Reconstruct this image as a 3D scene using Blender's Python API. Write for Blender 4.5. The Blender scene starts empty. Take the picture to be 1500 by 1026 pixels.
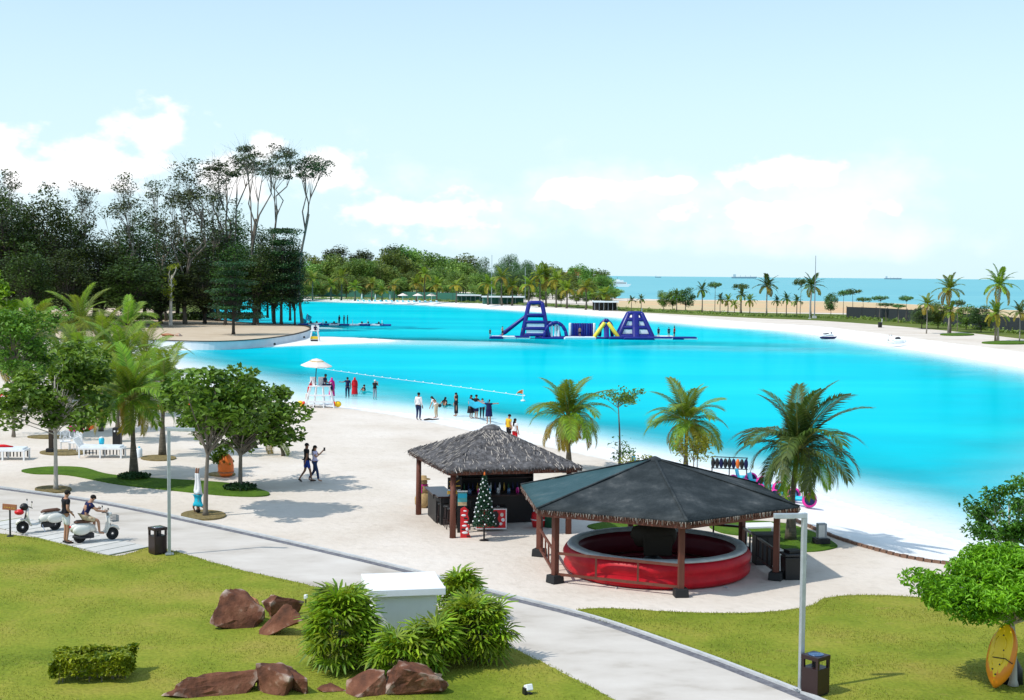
import bpy, bmesh, math, random
import numpy as np
from mathutils import Vector, Matrix, Euler
from mathutils.geometry import tessellate_polygon
random.seed(7); np.random.seed(7)
R = math.radians
scn = bpy.context.scene
col = scn.collection

# ------------------------------------------------------------------ camera
F_PX, CAM_H, PITCH, ROLL = 2000.0, 9.0, math.atan((513-402.9)/2000.0), 0.0091
cam = bpy.data.cameras.new('camera'); cam_o = bpy.data.objects.new('camera', cam); col.objects.link(cam_o)
cam.sensor_width = 36.0; cam.lens = 36.0*F_PX/1500.0; cam.clip_start = 0.5; cam.clip_end = 120000
cam_o.matrix_world = Matrix.Translation((0, 0, CAM_H)) @ Matrix.Rotation(math.pi/2-PITCH, 4, 'X') @ Matrix.Rotation(ROLL, 4, 'Z')
scn.camera = cam_o

def at(px, py, z=0.0):
    """ground point (height z) seen at photograph pixel px,py: used to survey positions from the photo"""
    x, y = px-750.0, py-513.0
    c, s = math.cos(-ROLL), math.sin(-ROLL)
    x, y = c*x-s*y, s*x+c*y
    st, ct = math.sin(PITCH), math.cos(PITCH)
    d = Vector((x, F_PX*ct-y*st*1.0, -F_PX*st-y*ct))
    t = (z-CAM_H)/d.z
    return Vector((d.x*t, d.y*t, z))

# ------------------------------------------------------------------ light
SUN_EL, SUN_DIR = R(53), Vector((-0.80, -0.42, 0)).normalized()     # horizontal direction towards the sun
to_sun = Vector((SUN_DIR.x*math.cos(SUN_EL), SUN_DIR.y*math.cos(SUN_EL), math.sin(SUN_EL)))
sun = bpy.data.lights.new('sun', 'SUN'); sun.energy = 2.7; sun.angle = R(0.9); sun.color = (1.0, 0.955, 0.88)
sun_o = bpy.data.objects.new('sun', sun); col.objects.link(sun_o)
sun_o.rotation_euler = to_sun.to_track_quat('Z', 'Y').to_euler(); sun_o.location = (-40, -20, 80)

world = bpy.data.worlds.new('World'); scn.world = world; world.use_nodes = True
wt = world.node_tree; wt.nodes.clear(); wn = wt.nodes.new; wl = wt.links.new
sky = wn('ShaderNodeTexSky'); sky.sky_type = 'NISHITA'; sky.sun_disc = False
sky.sun_elevation = SUN_EL; sky.sun_rotation = math.atan2(to_sun.x, to_sun.y)
sky.air_density = 1.0; sky.dust_density = 0.6; sky.ozone_density = 3.0; sky.altitude = 0
def wmath(op, a, b=None, clamp=False):
    n = wn('ShaderNodeMath'); n.operation = op; n.use_clamp = clamp
    for i, v in enumerate((a, b)):
        if v is None: continue
        if isinstance(v, (int, float)): n.inputs[i].default_value = v
        else: wl(v, n.inputs[i])
    return n.outputs[0]
def wsmooth(v, a, b, o0=0.0, o1=1.0):
    n = wn('ShaderNodeMapRange'); n.interpolation_type = 'SMOOTHSTEP'; wl(v, n.inputs[0])
    for i, q in enumerate((a, b, o0, o1)): n.inputs[1+i].default_value = q
    return n.outputs[0]
tc = wn('ShaderNodeTexCoord'); sep = wn('ShaderNodeSeparateXYZ'); wl(tc.outputs['Generated'], sep.inputs[0])
el = sep.outputs[2]
# fair-weather cumulus low over the horizon, all the way round
az = wmath('ARCTAN2', sep.outputs[0], sep.outputs[1])
cmb = wn('ShaderNodeCombineXYZ'); wl(az, cmb.inputs[0]); wl(wmath('MULTIPLY', el, 1.5), cmb.inputs[1])
nz = wn('ShaderNodeTexNoise'); wl(cmb.outputs[0], nz.inputs['Vector'])
nz.inputs['Scale'].default_value = 7.0; nz.inputs['Detail'].default_value = 9; nz.inputs['Roughness'].default_value = 0.55
mp = wn('ShaderNodeMapping'); wl(cmb.outputs[0], mp.inputs['Vector']); wl(mp.outputs[0], nz.inputs['Vector'])
mp.inputs['Location'].default_value = (1.84, 0.31, 0.0)
nz2 = wn('ShaderNodeTexNoise'); wl(mp.outputs[0], nz2.inputs['Vector']); nz2.inputs['Scale'].default_value = 34.0; nz2.inputs['Detail'].default_value = 6
band = wmath('MULTIPLY', wsmooth(el, -0.01, 0.03), wsmooth(el, 0.14, 0.055))
dens = wmath('ADD', wmath('ADD', nz.outputs[0], wmath('MULTIPLY', wmath('SUBTRACT', nz2.outputs[0], 0.5), 0.16)), wmath('MULTIPLY', wmath('SUBTRACT', band, 1.0), 0.30))
cloud = wsmooth(dens, 0.40, 0.66)
# the cumulus heads in view (azimuth, elevation, width, height), broken up by the same noise
heads = [(-0.258, 0.098, .032, .022), (-0.31, .072, .06, .020), (-0.180, .090, .014, .012), (-0.365, .078, .04, .018), (-0.20, .066, .05, .020), (-0.13, .075, .03, .018),
         (0.192, .074, .048, .013), (0.112, .066, .034, .007), (0.050, .061, .034, .014),
         (-0.075, .045, .07, .018), (.20, .045, .09, .012)]
acc = None
for (a0, e0, sa, se) in heads:
    dx = wmath('DIVIDE', wmath('SUBTRACT', az, a0), sa); dy = wmath('DIVIDE', wmath('SUBTRACT', el, e0), se)
    q = wmath('SUBTRACT', 1.0, wmath('SQRT', wmath('ADD', wmath('MULTIPLY', dx, dx), wmath('MULTIPLY', dy, dy))), False)
    acc = q if acc is None else wmath('MAXIMUM', acc, q)
hd = wmath('ADD', acc, wmath('ADD', wmath('MULTIPLY', wmath('SUBTRACT', nz2.outputs[0], 0.5), 2.9), wmath('MULTIPLY', wmath('SUBTRACT', nz.outputs[0], 0.5), 1.4)))
head = wsmooth(hd, -0.10, 0.62, 0.0, 0.95)
cl = wmath('MAXIMUM', wmath('MULTIPLY', cloud, 0.5), head)
veil = wsmooth(el, 0.24, 0.0, 0.42, 0.94)                          # thin humid haze, whiter towards the horizon
skyc = wn('ShaderNodeMix'); skyc.data_type = 'RGBA'; wl(veil, skyc.inputs[0]); wl(sky.outputs[0], skyc.inputs[6]); skyc.inputs[7].default_value = (3.65, 4.75, 5.25, 1)
mix = wn('ShaderNodeMix'); mix.data_type = 'RGBA'; wl(cl, mix.inputs[0]); wl(skyc.outputs[2], mix.inputs[6]); mix.inputs[7].default_value = (6.1, 6.0, 6.0, 1)
bg = wn('ShaderNodeBackground'); bg.inputs[1].default_value = 0.15; wl(mix.outputs[2], bg.inputs[0])
wo = wn('ShaderNodeOutputWorld'); wl(bg.outputs[0], wo.inputs[0])

vs = scn.view_settings; vs.view_transform = 'Standard'; vs.look = 'None'; vs.gamma = 1.0; vs.use_curve_mapping = False; vs.exposure = 0.44
scn.render.engine = 'CYCLES'
scn.cycles.max_bounces = 6; scn.cycles.transparent_max_bounces = 12; scn.cycles.caustics_reflective = False; scn.cycles.caustics_refractive = False

# ------------------------------------------------------------------ materials
MATS = {}
def new_mat(name):
    m = bpy.data.materials.new(name); m.use_nodes = True; m.node_tree.nodes.clear(); MATS[name] = m
    return m, m.node_tree.nodes.new, m.node_tree.links.new
def ramp(n, l, fac, stops):
    r = n('ShaderNodeValToRGB'); l(fac, r.inputs[0]); e = r.color_ramp.elements
    while len(e) < len(stops): e.new(0.5)
    for i, (p, c) in enumerate(stops): e[i].position = p; e[i].color = (*c, 1)
    return r.outputs[0]
def surf(name, stops, rough=0.8, scale=3.0, detail=6, bump=0.0, bscale=None, spec=0.3, metal=0.0, coord='Object', stretch=(1, 1, 1), rand=0.0):
    """principled with a noise-driven colour ramp, optional bump and a per-object value shift"""
    m, n, l = new_mat(name)
    t = n('ShaderNodeTexCoord'); mp_ = n('ShaderNodeMapping'); l(t.outputs[coord], mp_.inputs[0]); mp_.inputs['Scale'].default_value = stretch
    z = n('ShaderNodeTexNoise'); l(mp_.outputs[0], z.inputs['Vector']); z.inputs['Scale'].default_value = scale; z.inputs['Detail'].default_value = detail; z.inputs['Roughness'].default_value = 0.6
    if len(stops) == 1: stops = [(0.3, tuple(c*0.86 for c in stops[0])), (0.7, tuple(min(1, c*1.1) for c in stops[0]))]
    elif not isinstance(stops[0][1], tuple): stops = [(0.3+0.4*i/(len(stops)-1), s) for i, s in enumerate(stops)]
    c = ramp(n, l, z.outputs[0], stops)
    p = n('ShaderNodeBsdfPrincipled'); p.inputs['Roughness'].default_value = rough; p.inputs['Specular IOR Level'].default_value = spec; p.inputs['Metallic'].default_value = metal
    if rand:
        oi = n('ShaderNodeObjectInfo'); h = n('ShaderNodeHueSaturation'); l(c, h.inputs['Color'])
        mr = n('ShaderNodeMapRange'); l(oi.outputs['Random'], mr.inputs[0]); mr.inputs[3].default_value = 1-rand; mr.inputs[4].default_value = 1+rand; l(mr.outputs[0], h.inputs['Value']); c = h.outputs[0]
    l(c, p.inputs['Base Color'])
    if bump:
        b = n('ShaderNodeBump'); b.inputs['Strength'].default_value = bump; b.inputs['Distance'].default_value = 0.05
        z2 = n('ShaderNodeTexNoise'); l(mp_.outputs[0], z2.inputs['Vector']); z2.inputs['Scale'].default_value = bscale or scale*4; z2.inputs['Detail'].default_value = 5
        l(z2.outputs[0], b.inputs['Height']); l(b.outputs[0], p.inputs['Normal'])
    o = n('ShaderNodeOutputMaterial'); l(p.outputs[0], o.inputs[0])
    return m
def leaf(name, dark, light, trans=0.35, scale=1.2, rand=0.25, rough=0.5, hue=0.02):
    """foliage: clumps of lighter and darker green, light passing through, each plant a little different"""
    m, n, l = new_mat(name)
    t = n('ShaderNodeTexCoord'); z = n('ShaderNodeTexNoise'); l(t.outputs['Object'], z.inputs['Vector']); z.inputs['Scale'].default_value = scale; z.inputs['Detail'].default_value = 4
    g = n('ShaderNodeNewGeometry'); mx = n('ShaderNodeMath'); mx.operation = 'MULTIPLY_ADD'; l(g.outputs['Random Per Island'], mx.inputs[0]); mx.inputs[1].default_value = 0.35; l(z.outputs[0], mx.inputs[2])
    c = ramp(n, l, mx.outputs[0], [(0.42, dark), (0.92, light)])
    oi = n('ShaderNodeObjectInfo'); h = n('ShaderNodeHueSaturation'); l(c, h.inputs['Color'])
    mr = n('ShaderNodeMapRange'); l(oi.outputs['Random'], mr.inputs[0]); mr.inputs[3].default_value = 1-rand; mr.inputs[4].default_value = 1+rand; l(mr.outputs[0], h.inputs['Value'])
    mh = n('ShaderNodeMapRange'); l(oi.outputs['Random'], mh.inputs[0]); mh.inputs[3].default_value = 0.5-hue; mh.inputs[4].default_value = 0.5+hue; l(mh.outputs[0], h.inputs['Hue'])
    p = n('ShaderNodeBsdfPrincipled'); l(h.outputs[0], p.inputs['Base Color']); p.inputs['Roughness'].default_value = rough; p.inputs['Specular IOR Level'].default_value = 0.35
    tr = n('ShaderNodeBsdfTranslucent'); hs = n('ShaderNodeHueSaturation'); hs.inputs['Value'].default_value = 1.3; hs.inputs['Hue'].default_value = 0.485; l(h.outputs[0], hs.inputs['Color']); l(hs.outputs[0], tr.inputs[0])
    ms = n('ShaderNodeMixShader'); ms.inputs[0].default_value = trans; l(p.outputs[0], ms.inputs[1]); l(tr.outputs[0], ms.inputs[2])
    o = n('ShaderNodeOutputMaterial'); l(ms.outputs[0], o.inputs[0])
    return m
def plain(name, c, rough=0.5, spec=0.4, metal=0.0, var=0.08, scale=4.0):
    return surf(name, [tuple(max(0, v*(1-var)) for v in c), tuple(min(1, v*(1+var)) for v in c)], rough=rough, scale=scale, spec=spec, metal=metal)

# ------------------------------------------------------------------ mesh building
def frame_of(d, up=Vector((0, 0, 1))):
    d = d.normalized()
    if abs(d.dot(up)) > 0.97: up = Vector((1, 0, 0))
    a = d.cross(up).normalized(); b = a.cross(d).normalized()
    return a, b
class MB:
    def __init__(s): s.v = []; s.f = []; s.m = []; s.cm = 0
    def mat(s, i): s.cm = i; return s
    def add(s, vs_, fs):
        k = len(s.v); s.v += [tuple(q) for q in vs_]; s.f += [tuple(i+k for i in f) for f in fs]; s.m += [s.cm]*len(fs); return s
    def box(s, c, size, rz=0.0, rot=None, taper=1.0):
        x, y, z = (q/2 for q in size); M = rot or Matrix.Rotation(rz, 3, 'Z')
        P = [Vector((a*x*(taper if e > 0 else 1), b*y*(taper if e > 0 else 1), e*z)) for e in (-1, 1) for b in (-1, 1) for a in (-1, 1)]
        return s.add([M @ p + Vector(c) for p in P], [(0, 2, 3, 1), (4, 5, 7, 6), (0, 1, 5, 4), (2, 6, 7, 3), (0, 4, 6, 2), (1, 3, 7, 5)])
    def bar(s, p0, p1, w, h=None, up=Vector((0, 0, 1))):
        p0, p1 = Vector(p0), Vector(p1); h = h or w; a, b = frame_of(p1-p0, up)
        P = [q + a*(i*w/2) + b*(j*h/2) for q in (p0, p1) for j in (-1, 1) for i in (-1, 1)]
        return s.add(P, [(0, 2, 3, 1), (4, 5, 7, 6), (0, 1, 5, 4), (2, 6, 7, 3), (0, 4, 6, 2), (1, 3, 7, 5)])
    def tube(s, pts, rad, n=8, cap=True, squash=1.0, up=Vector((0, 0, 1))):
        pts = [Vector(p) for p in pts]; rad = [rad]*len(pts) if isinstance(rad, (int, float)) else rad
        V = []; Fc = []
        for i, p in enumerate(pts):
            d = pts[min(i+1, len(pts)-1)]-pts[max(i-1, 0)]; a, b = frame_of(d, up)
            r = rad[i]; ra, rb = (r if isinstance(r, tuple) else (r, r*squash))
            for k in range(n):
                t = 2*math.pi*k/n; V.append(p+a*(ra*math.cos(t))+b*(rb*math.sin(t)))
        for i in range(len(pts)-1):
            for k in range(n): Fc.append((i*n+k, i*n+(k+1) % n, (i+1)*n+(k+1) % n, (i+1)*n+k))
        if cap: Fc += [tuple(range(n-1, -1, -1)), tuple(range((len(pts)-1)*n, len(pts)*n))]
        return s.add(V, Fc)
    def lathe(s, prof, c=(0, 0, 0), n=24, sx=1.0, sy=1.0, closed=False, wob=0.0):
        V = []; Fc = []; c = Vector(c)
        for (r, z) in prof:
            for k in range(n):
                t = 2*math.pi*k/n; rr = r*(1+wob*math.sin(5*t+z*7)); V.append(c+Vector((rr*math.cos(t)*sx, rr*math.sin(t)*sy, z)))
        L = len(prof)
        for i in range(L if closed else L-1):
            j = (i+1) % L
            for k in range(n): Fc.append((i*n+k, i*n+(k+1) % n, j*n+(k+1) % n, j*n+k))
        if not closed: Fc += [tuple(range(n-1, -1, -1)), tuple(range((L-1)*n, L*n))]
        return s.add(V, Fc)
    def ball(s, c, r, n=12, m=8, rot=None):
        r = (r, r, r) if isinstance(r, (int, float)) else r; c = Vector(c); V = []; Fc = []; M = rot or Matrix.Identity(3)
        for i in range(m+1):
            ph = math.pi*(i/m)-math.pi/2; ph = max(-math.pi/2+.04, min(math.pi/2-.04, ph))
            for k in range(n):
                t = 2*math.pi*k/n; V.append(c+M @ Vector((r[0]*math.cos(ph)*math.cos(t), r[1]*math.cos(ph)*math.sin(t), r[2]*math.sin(ph))))
        for i in range(m):
            for k in range(n): Fc.append((i*n+k, i*n+(k+1) % n, (i+1)*n+(k+1) % n, (i+1)*n+k))
        Fc += [tuple(range(n-1, -1, -1)), tuple(range(m*n, m*n+n))]
        return s.add(V, Fc)
    def prism(s, poly, z0, z1):
        n = len(poly); V = [(p[0], p[1], z0) for p in poly]+[(p[0], p[1], z1) for p in poly]
        tris = tessellate_polygon([[Vector((p[0], p[1], 0)) for p in poly]])
        Fc = [tuple(i+n for i in t) for t in tris]+[tuple(reversed(t)) for t in tris]+[(i, (i+1) % n, n+(i+1) % n, n+i) for i in range(n)]
        return s.add(V, Fc)
    def mesh(s, name, mats, smooth=False):
        me = bpy.data.meshes.new(name); me.from_pydata(s.v, [], s.f)
        for m in (mats if isinstance(mats, (list, tuple)) else [mats]): me.materials.append(MATS[m] if isinstance(m, str) else m)
        if any(s.m): me.polygons.foreach_set('material_index', s.m)
        bm = bmesh.new(); bm.from_mesh(me); bmesh.ops.recalc_face_normals(bm, faces=bm.faces); bm.to_mesh(me); bm.free()
        if smooth: me.shade_smooth()
        me.update(); return me
    def build(s, name, mats, parent=None, loc=(0, 0, 0), rz=0.0, smooth=False, bevel=0.0):
        o = obj(name, s.mesh(name, mats, smooth), parent, loc, rz)
        if bevel:
            b = o.modifiers.new('bevel', 'BEVEL'); b.width = bevel; b.segments = 2; b.limit_method = 'ANGLE'
        return o
def obj(name, me, parent=None, loc=(0, 0, 0), rz=0.0, rot=None, scale=None):
    o = bpy.data.objects.new(name, me); col.objects.link(o); o.parent = parent; o.location = loc
    o.rotation_euler = rot if rot is not None else (0, 0, rz)
    if scale is not None: o.scale = (scale,)*3 if isinstance(scale, (int, float)) else scale
    return o
def tag(o, label, cat, group=None):
    o['label'] = label; o['category'] = cat
    if group: o['group'] = group
    return o
def kind(o, k): o['kind'] = k; return o
def thing(name, label, cat, loc=(0, 0, 0), rz=0.0, group=None):
    return tag(obj(name, None, None, loc, rz), label, cat, group)
def copy_tree(o, parent=None):
    c = o.copy(); col.objects.link(c); c.parent = parent
    for ch in list(o.children): copy_tree(ch, c)
    return c
def fast_mesh(name, V, quads, mats, smooth=False, midx=None):
    """numpy vertices (n,3) and quads (m,4) straight into a mesh"""
    me = bpy.data.meshes.new(name); V = np.asarray(V, np.float32); Q = np.asarray(quads, np.int32)
    me.vertices.add(len(V)); me.vertices.foreach_set('co', V.ravel())
    k = Q.shape[1]; me.loops.add(Q.size); me.loops.foreach_set('vertex_index', Q.ravel())
    me.polygons.add(len(Q)); me.polygons.foreach_set('loop_start', np.arange(0, Q.size, k, dtype=np.int32))
    for m in (mats if isinstance(mats, (list, tuple)) else [mats]): me.materials.append(MATS[m])
    if midx is not None: me.polygons.foreach_set('material_index', np.asarray(midx, np.int32))
    me.update(calc_edges=True); me.validate()
    if smooth: me.shade_smooth()
    return me
def smooth_loop(pts, sub=8, closed=True, jitter=0.0):
    P = [Vector((p[0], p[1])) for p in pts]; n = len(P); out = []
    for i in range(n if closed else n-1):
        if closed: a, b, c, d = P[i-1], P[i], P[(i+1) % n], P[(i+2) % n]
        else: a, b, c, d = P[max(i-1, 0)], P[i], P[i+1], P[min(i+2, n-1)]
        for k in range(sub):
            t = k/sub; q = 0.5*((2*b)+(c-a)*t+(2*a-5*b+4*c-d)*t*t+(3*b-a-3*c+d)*t**3)
            out.append(q+Vector((random.gauss(0, jitter), random.gauss(0, jitter))) if jitter else q)
    if not closed: out.append(P[-1])
    return out
def sdist(P, poly):
    """signed distance of points (n,2) to a polygon, positive inside"""
    A = np.array([(p[0], p[1]) for p in poly]); B = np.roll(A, -1, 0); best = np.full(len(P), 1e18); ins = np.zeros(len(P), bool)
    for a, b in zip(A, B):
        e = b-a; w = P-a; t = np.clip((w@e)/max(e@e, 1e-9), 0, 1); dd = w-np.outer(t, e); best = np.minimum(best, (dd*dd).sum(1))
        with np.errstate(divide='ignore', invalid='ignore'):
            ins ^= ((a[1] > P[:, 1]) != (b[1] > P[:, 1])) & (P[:, 0] < e[0]*(P[:, 1]-a[1])/(e[1] if e[1] else 1e-12)+a[0])
    return np.sqrt(best)*np.where(ins, 1, -1)
# ------------------------------------------------------------------ terrain
ZW = -0.9                                            # water level of lagoon and sea
BW = 6.5                                            # width of the beach slope
EDGE = [(1900, 862), (1500, 836), (1405, 829), (1330, 818), (1260, 800), (1215, 785), (1120, 748), (1000, 702), (900, 677), (800, 655), (700, 634), (620, 617), (560, 606), (500, 598), (430, 590),
        (330, 580), (240, 562), (170, 530), (120, 500), (150, 474), (215, 456), (260, 440), (330, 435.5), (400, 436), (500, 438), (600, 441), (680, 444), (760, 448.5), (900, 456.5), (1000, 464), (1100, 472), (1200, 478), (1300, 490), (1400, 503), (1500, 516), (1700, 546), (1900, 586)]
EDGE = smooth_loop([at(*p).xy for p in EDGE], 5)
SEA = [at(x, y).xy for x, y in ((868, 424), (900, 432), (930, 436), (1000, 438), (1100, 439), (1280, 441), (1400, 446), (1500, 451), (1750, 470), (2300, 520))]
SEA = SEA+[Vector((60000, 300)), Vector((60000, 60000)), Vector((2600, 60000)), Vector((110, 1500))]
BUMPS = [((150, 510), (455, 499), 9.0, -0.75, 10), ((455, 498), (520, 499), 5.0, -0.88, 18), ((520, 499), (690, 502), 4.0, -1.06, 42), ((400, 478), (450, 480), 5, -1.0, 14),
         ((1000, 506), (1330, 513), 8, -1.35, 26)]
def ground_z(P):
    s = sdist(P, EDGE)
    z = np.where(s < 0, 0.0, 0.0)
    t = np.clip(s/BW, 0, 1); z = z+ZW*t
    w = np.clip(s-BW, 0, None); z = z-2.7*(1-np.exp(-(w/(19.0+10*np.clip((-1-P[:, 0])/8, 0, 1)*np.clip((150-P[:, 1])/30, 0, 1)))**1.9))
    for a, b, r, top, fall in BUMPS:
        A = np.array(at(*a, ZW).xy); B = np.array(at(*b, ZW).xy); e = B-A; q = np.clip(((P-A)@e)/(e@e), 0, 1); d = np.linalg.norm(P-A-np.outer(q, e), axis=1)
        k = np.clip((d-r)/fall, 0, 1); k = k*k*(3-2*k); zb = top-3.0*k; z = np.where((s > BW*0.5) & (z < top), np.log(np.exp(6*np.clip(z, -5, 0))+np.exp(6*np.clip(zb, -5, 0)))/6, z)
    sea = sdist(P, SEA); z = np.where(sea > -18, np.minimum(z, np.clip(-(sea+18)/14.0, -4, 0)), z)
    return z, s
ang = np.concatenate([np.arange(-85, -24, 3.0), np.arange(-24, 24, 0.14), np.arange(24, 86, 3.0)])*math.pi/180
rad = [14.0]
while rad[-1] < 640: rad.append(rad[-1]*1.009)
rad = np.array(rad+[720, 850, 1100, 1600, 2500, 5000, 12000, 40000])
AA, RR = np.meshgrid(ang, rad); GP = np.stack([(RR*np.sin(AA)).ravel(), (RR*np.cos(AA)).ravel()], 1)
gz, gs = ground_z(GP)
na, nr = len(ang), len(rad)
idx = np.arange(na*nr).reshape(nr, na)
Q = np.stack([idx[:-1, :-1].ravel(), idx[:-1, 1:].ravel(), idx[1:, 1:].ravel(), idx[1:, :-1].ravel()], 1)

# sand of the plaza and the whiter beach below its edge
m, n, l = new_mat('sand')
t = n('ShaderNodeTexCoord'); at_ = n('ShaderNodeAttribute'); at_.attribute_name = 'shore'
z1 = n('ShaderNodeTexNoise'); l(t.outputs['Object'], z1.inputs['Vector']); z1.inputs['Scale'].default_value = 0.16; z1.inputs['Detail'].default_value = 8; z1.inputs['Roughness'].default_value = 0.65
z2 = n('ShaderNodeTexNoise'); l(t.outputs['Object'], z2.inputs['Vector']); z2.inputs['Scale'].default_value = 2.2; z2.inputs['Detail'].default_value = 8
c1 = ramp(n, l, z1.outputs[0], [(0.30, (0.55, 0.47, 0.395)), (0.46, (0.62, 0.55, 0.475)), (0.58, (0.66, 0.59, 0.52)), (0.72, (0.70, 0.64, 0.575))])
c2 = ramp(n, l, z1.outputs[0], [(0.3, (0.74, 0.73, 0.71)), (0.7, (0.84, 0.84, 0.83))])
wob = n('ShaderNodeMath'); wob.operation = 'MULTIPLY_ADD'; l(z2.outputs[0], wob.inputs[0]); wob.inputs[1].default_value = 1.2; l(at_.outputs['Fac'], wob.inputs[2])
th = n('ShaderNodeMapRange'); th.interpolation_type = 'SMOOTHSTEP'; l(wob.outputs[0], th.inputs[0]); th.inputs[1].default_value = 0.45; th.inputs[2].default_value = 1.3
mx = n('ShaderNodeMix'); mx.data_type = 'RGBA'; l(th.outputs[0], mx.inputs[0]); l(c1, mx.inputs[6]); l(c2, mx.inputs[7])
sp = ramp(n, l, z2.outputs[0], [(0.28, (0.78, 0.77, 0.75)), (0.48, (1, 1, 1))]); mu = n('ShaderNodeMix'); mu.data_type = 'RGBA'; mu.blend_type = 'MULTIPLY'; mu.inputs[0].default_value = 0.45; l(mx.outputs[2], mu.inputs[6]); l(sp, mu.inputs[7])
p = n('ShaderNodeBsdfPrincipled'); p.inputs['Roughness'].default_value = 0.95; p.inputs['Specular IOR Level'].default_value = 0.15; l(mu.outputs[2], p.inputs['Base Color'])
b = n('ShaderNodeBump'); b.inputs['Strength'].default_value = 0.55; b.inputs['Distance'].default_value = 0.06; z3 = n('ShaderNodeTexNoise'); l(t.outputs['Object'], z3.inputs['Vector']); z3.inputs['Scale'].default_value = 4.0; z3.inputs['Detail'].default_value = 8
l(z3.outputs[0], b.inputs['Height']); l(b.outputs[0], p.inputs['Normal'])
o = n('ShaderNodeOutputMaterial'); l(p.outputs[0], o.inputs[0])

gme = fast_mesh('ground', np.concatenate([GP, gz[:, None]], 1), Q, 'sand', True)
a_ = gme.attributes.new('shore', 'FLOAT', 'POINT'); a_.data.foreach_set('value', np.clip(gs, -50, 50).astype(np.float32))
kind(obj('ground', gme), 'structure')

# ------------------------------------------------------------------ water
m, n, l = new_mat('lagoon_water')
t = n('ShaderNodeTexCoord'); at_ = n('ShaderNodeAttribute'); at_.attribute_name = 'depth'
zb = n('ShaderNodeTexNoise'); l(t.outputs['Object'], zb.inputs['Vector']); zb.inputs['Scale'].default_value = 0.05; zb.inputs['Detail'].default_value = 7; zm_ = n('ShaderNodeMapping'); zm_.inputs['Scale'].default_value = (0.35, 1.3, 1); l(t.outputs['Object'], zm_.inputs[0]); l(zm_.outputs[0], zb.inputs['Vector'])
c = ramp(n, l, zb.outputs[0], [(0.34, (0.0, 0.45, 0.565)), (0.5, (0.0, 0.50, 0.59)), (0.66, (0.005, 0.555, 0.61))])
df = n('ShaderNodeBsdfDiffuse'); l(c, df.inputs[0])
tp = n('ShaderNodeBsdfTransparent'); tp.inputs[0].default_value = (0.84, 0.985, 1.0, 1)
zd = n('ShaderNodeTexNoise'); l(t.outputs['Object'], zd.inputs['Vector']); zd.inputs['Scale'].default_value = 0.14; zd.inputs['Detail'].default_value = 6; zq = n('ShaderNodeMapRange'); l(zd.outputs[0], zq.inputs[0]); zq.inputs[1].default_value = .3; zq.inputs[2].default_value = .7; zq.inputs[3].default_value = .72; zq.inputs[4].default_value = 1.25; zm2 = n('ShaderNodeMath'); zm2.operation = 'MULTIPLY'; l(at_.outputs['Fac'], zm2.inputs[0]); l(zq.outputs[0], zm2.inputs[1])
ex = n('ShaderNodeMath'); ex.operation = 'MULTIPLY'; l(zm2.outputs[0], ex.inputs[0]); ex.inputs[1].default_value = -2.3
e2 = n('ShaderNodeMath'); e2.operation = 'EXPONENT'; l(ex.outputs[0], e2.inputs[0]); e3 = n('ShaderNodeMath'); e3.operation = 'SUBTRACT'; e3.use_clamp = True; e3.inputs[0].default_value = 1.0; l(e2.outputs[0], e3.inputs[1])
tf = n('ShaderNodeMath'); tf.operation = 'MULTIPLY'; tf.use_clamp = True; l(at_.outputs['Fac'], tf.inputs[0]); tf.inputs[1].default_value = 4.0; tx = n('ShaderNodeMix'); tx.data_type = 'RGBA'; l(tf.outputs[0], tx.inputs[0]); tx.inputs[6].default_value = (.97, .99, 1, 1); tx.inputs[7].default_value = (0.82, 0.985, 1, 1); l(tx.outputs[2], tp.inputs[0])
ms = n('ShaderNodeMixShader'); l(e3.outputs[0], ms.inputs[0]); l(tp.outputs[0], ms.inputs[1]); l(df.outputs[0], ms.inputs[2])
gl = n('ShaderNodeBsdfGlossy'); gl.inputs['Roughness'].default_value = 0.12; gl.inputs[0].default_value = (0.22, 0.86, 1, 1)
bp = n('ShaderNodeBump'); bp.inputs['Strength'].default_value = 0.5; bp.inputs['Distance'].default_value = 0.05; zr = n('ShaderNodeTexNoise'); mpp = n('ShaderNodeMapping'); mpp.inputs['Scale'].default_value = (0.7, 1.6, 1); l(t.outputs['Object'], mpp.inputs[0]); l(mpp.outputs[0], zr.inputs['Vector']); zr.inputs['Scale'].default_value = 0.9; zr.inputs['Detail'].default_value = 5
l(zr.outputs[0], bp.inputs['Height']); l(bp.outputs[0], gl.inputs['Normal']); bd_ = n('ShaderNodeBump'); bd_.inputs['Strength'].default_value = .35; bd_.inputs['Distance'].default_value = .06; l(zr.outputs[0], bd_.inputs['Height']); l(bd_.outputs[0], df.inputs['Normal'])
fr = n('ShaderNodeFresnel'); fr.inputs[0].default_value = 1.33; l(bp.outputs[0], fr.inputs['Normal']); fm = n('ShaderNodeMath'); fm.operation = 'MULTIPLY'; fm.use_clamp = True; l(fr.outputs[0], fm.inputs[0]); fm.inputs[1].default_value = 0.2
m2 = n('ShaderNodeMixShader'); l(fm.outputs[0], m2.inputs[0]); l(ms.outputs[0], m2.inputs[1]); l(gl.outputs[0], m2.inputs[2])
o = n('ShaderNodeOutputMaterial'); l(m2.outputs[0], o.inputs[0])
dep = ZW-gz
keep = ((gs[Q] > BW*0.4).all(1)) & ((dep[Q] > -0.12).any(1))
wq = Q[keep]; used = np.unique(wq); rem = np.full(len(gz), -1); rem[used] = np.arange(len(used))
wme = fast_mesh('lagoon_water', np.concatenate([GP[used], np.full((len(used), 1), ZW)], 1), rem[wq], 'lagoon_water', True)
a_ = wme.attributes.new('depth', 'FLOAT', 'POINT'); a_.data.foreach_set('value', np.clip(dep[used], 0, 10).astype(np.float32))
kind(obj('lagoon_water', wme), 'structure')

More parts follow.
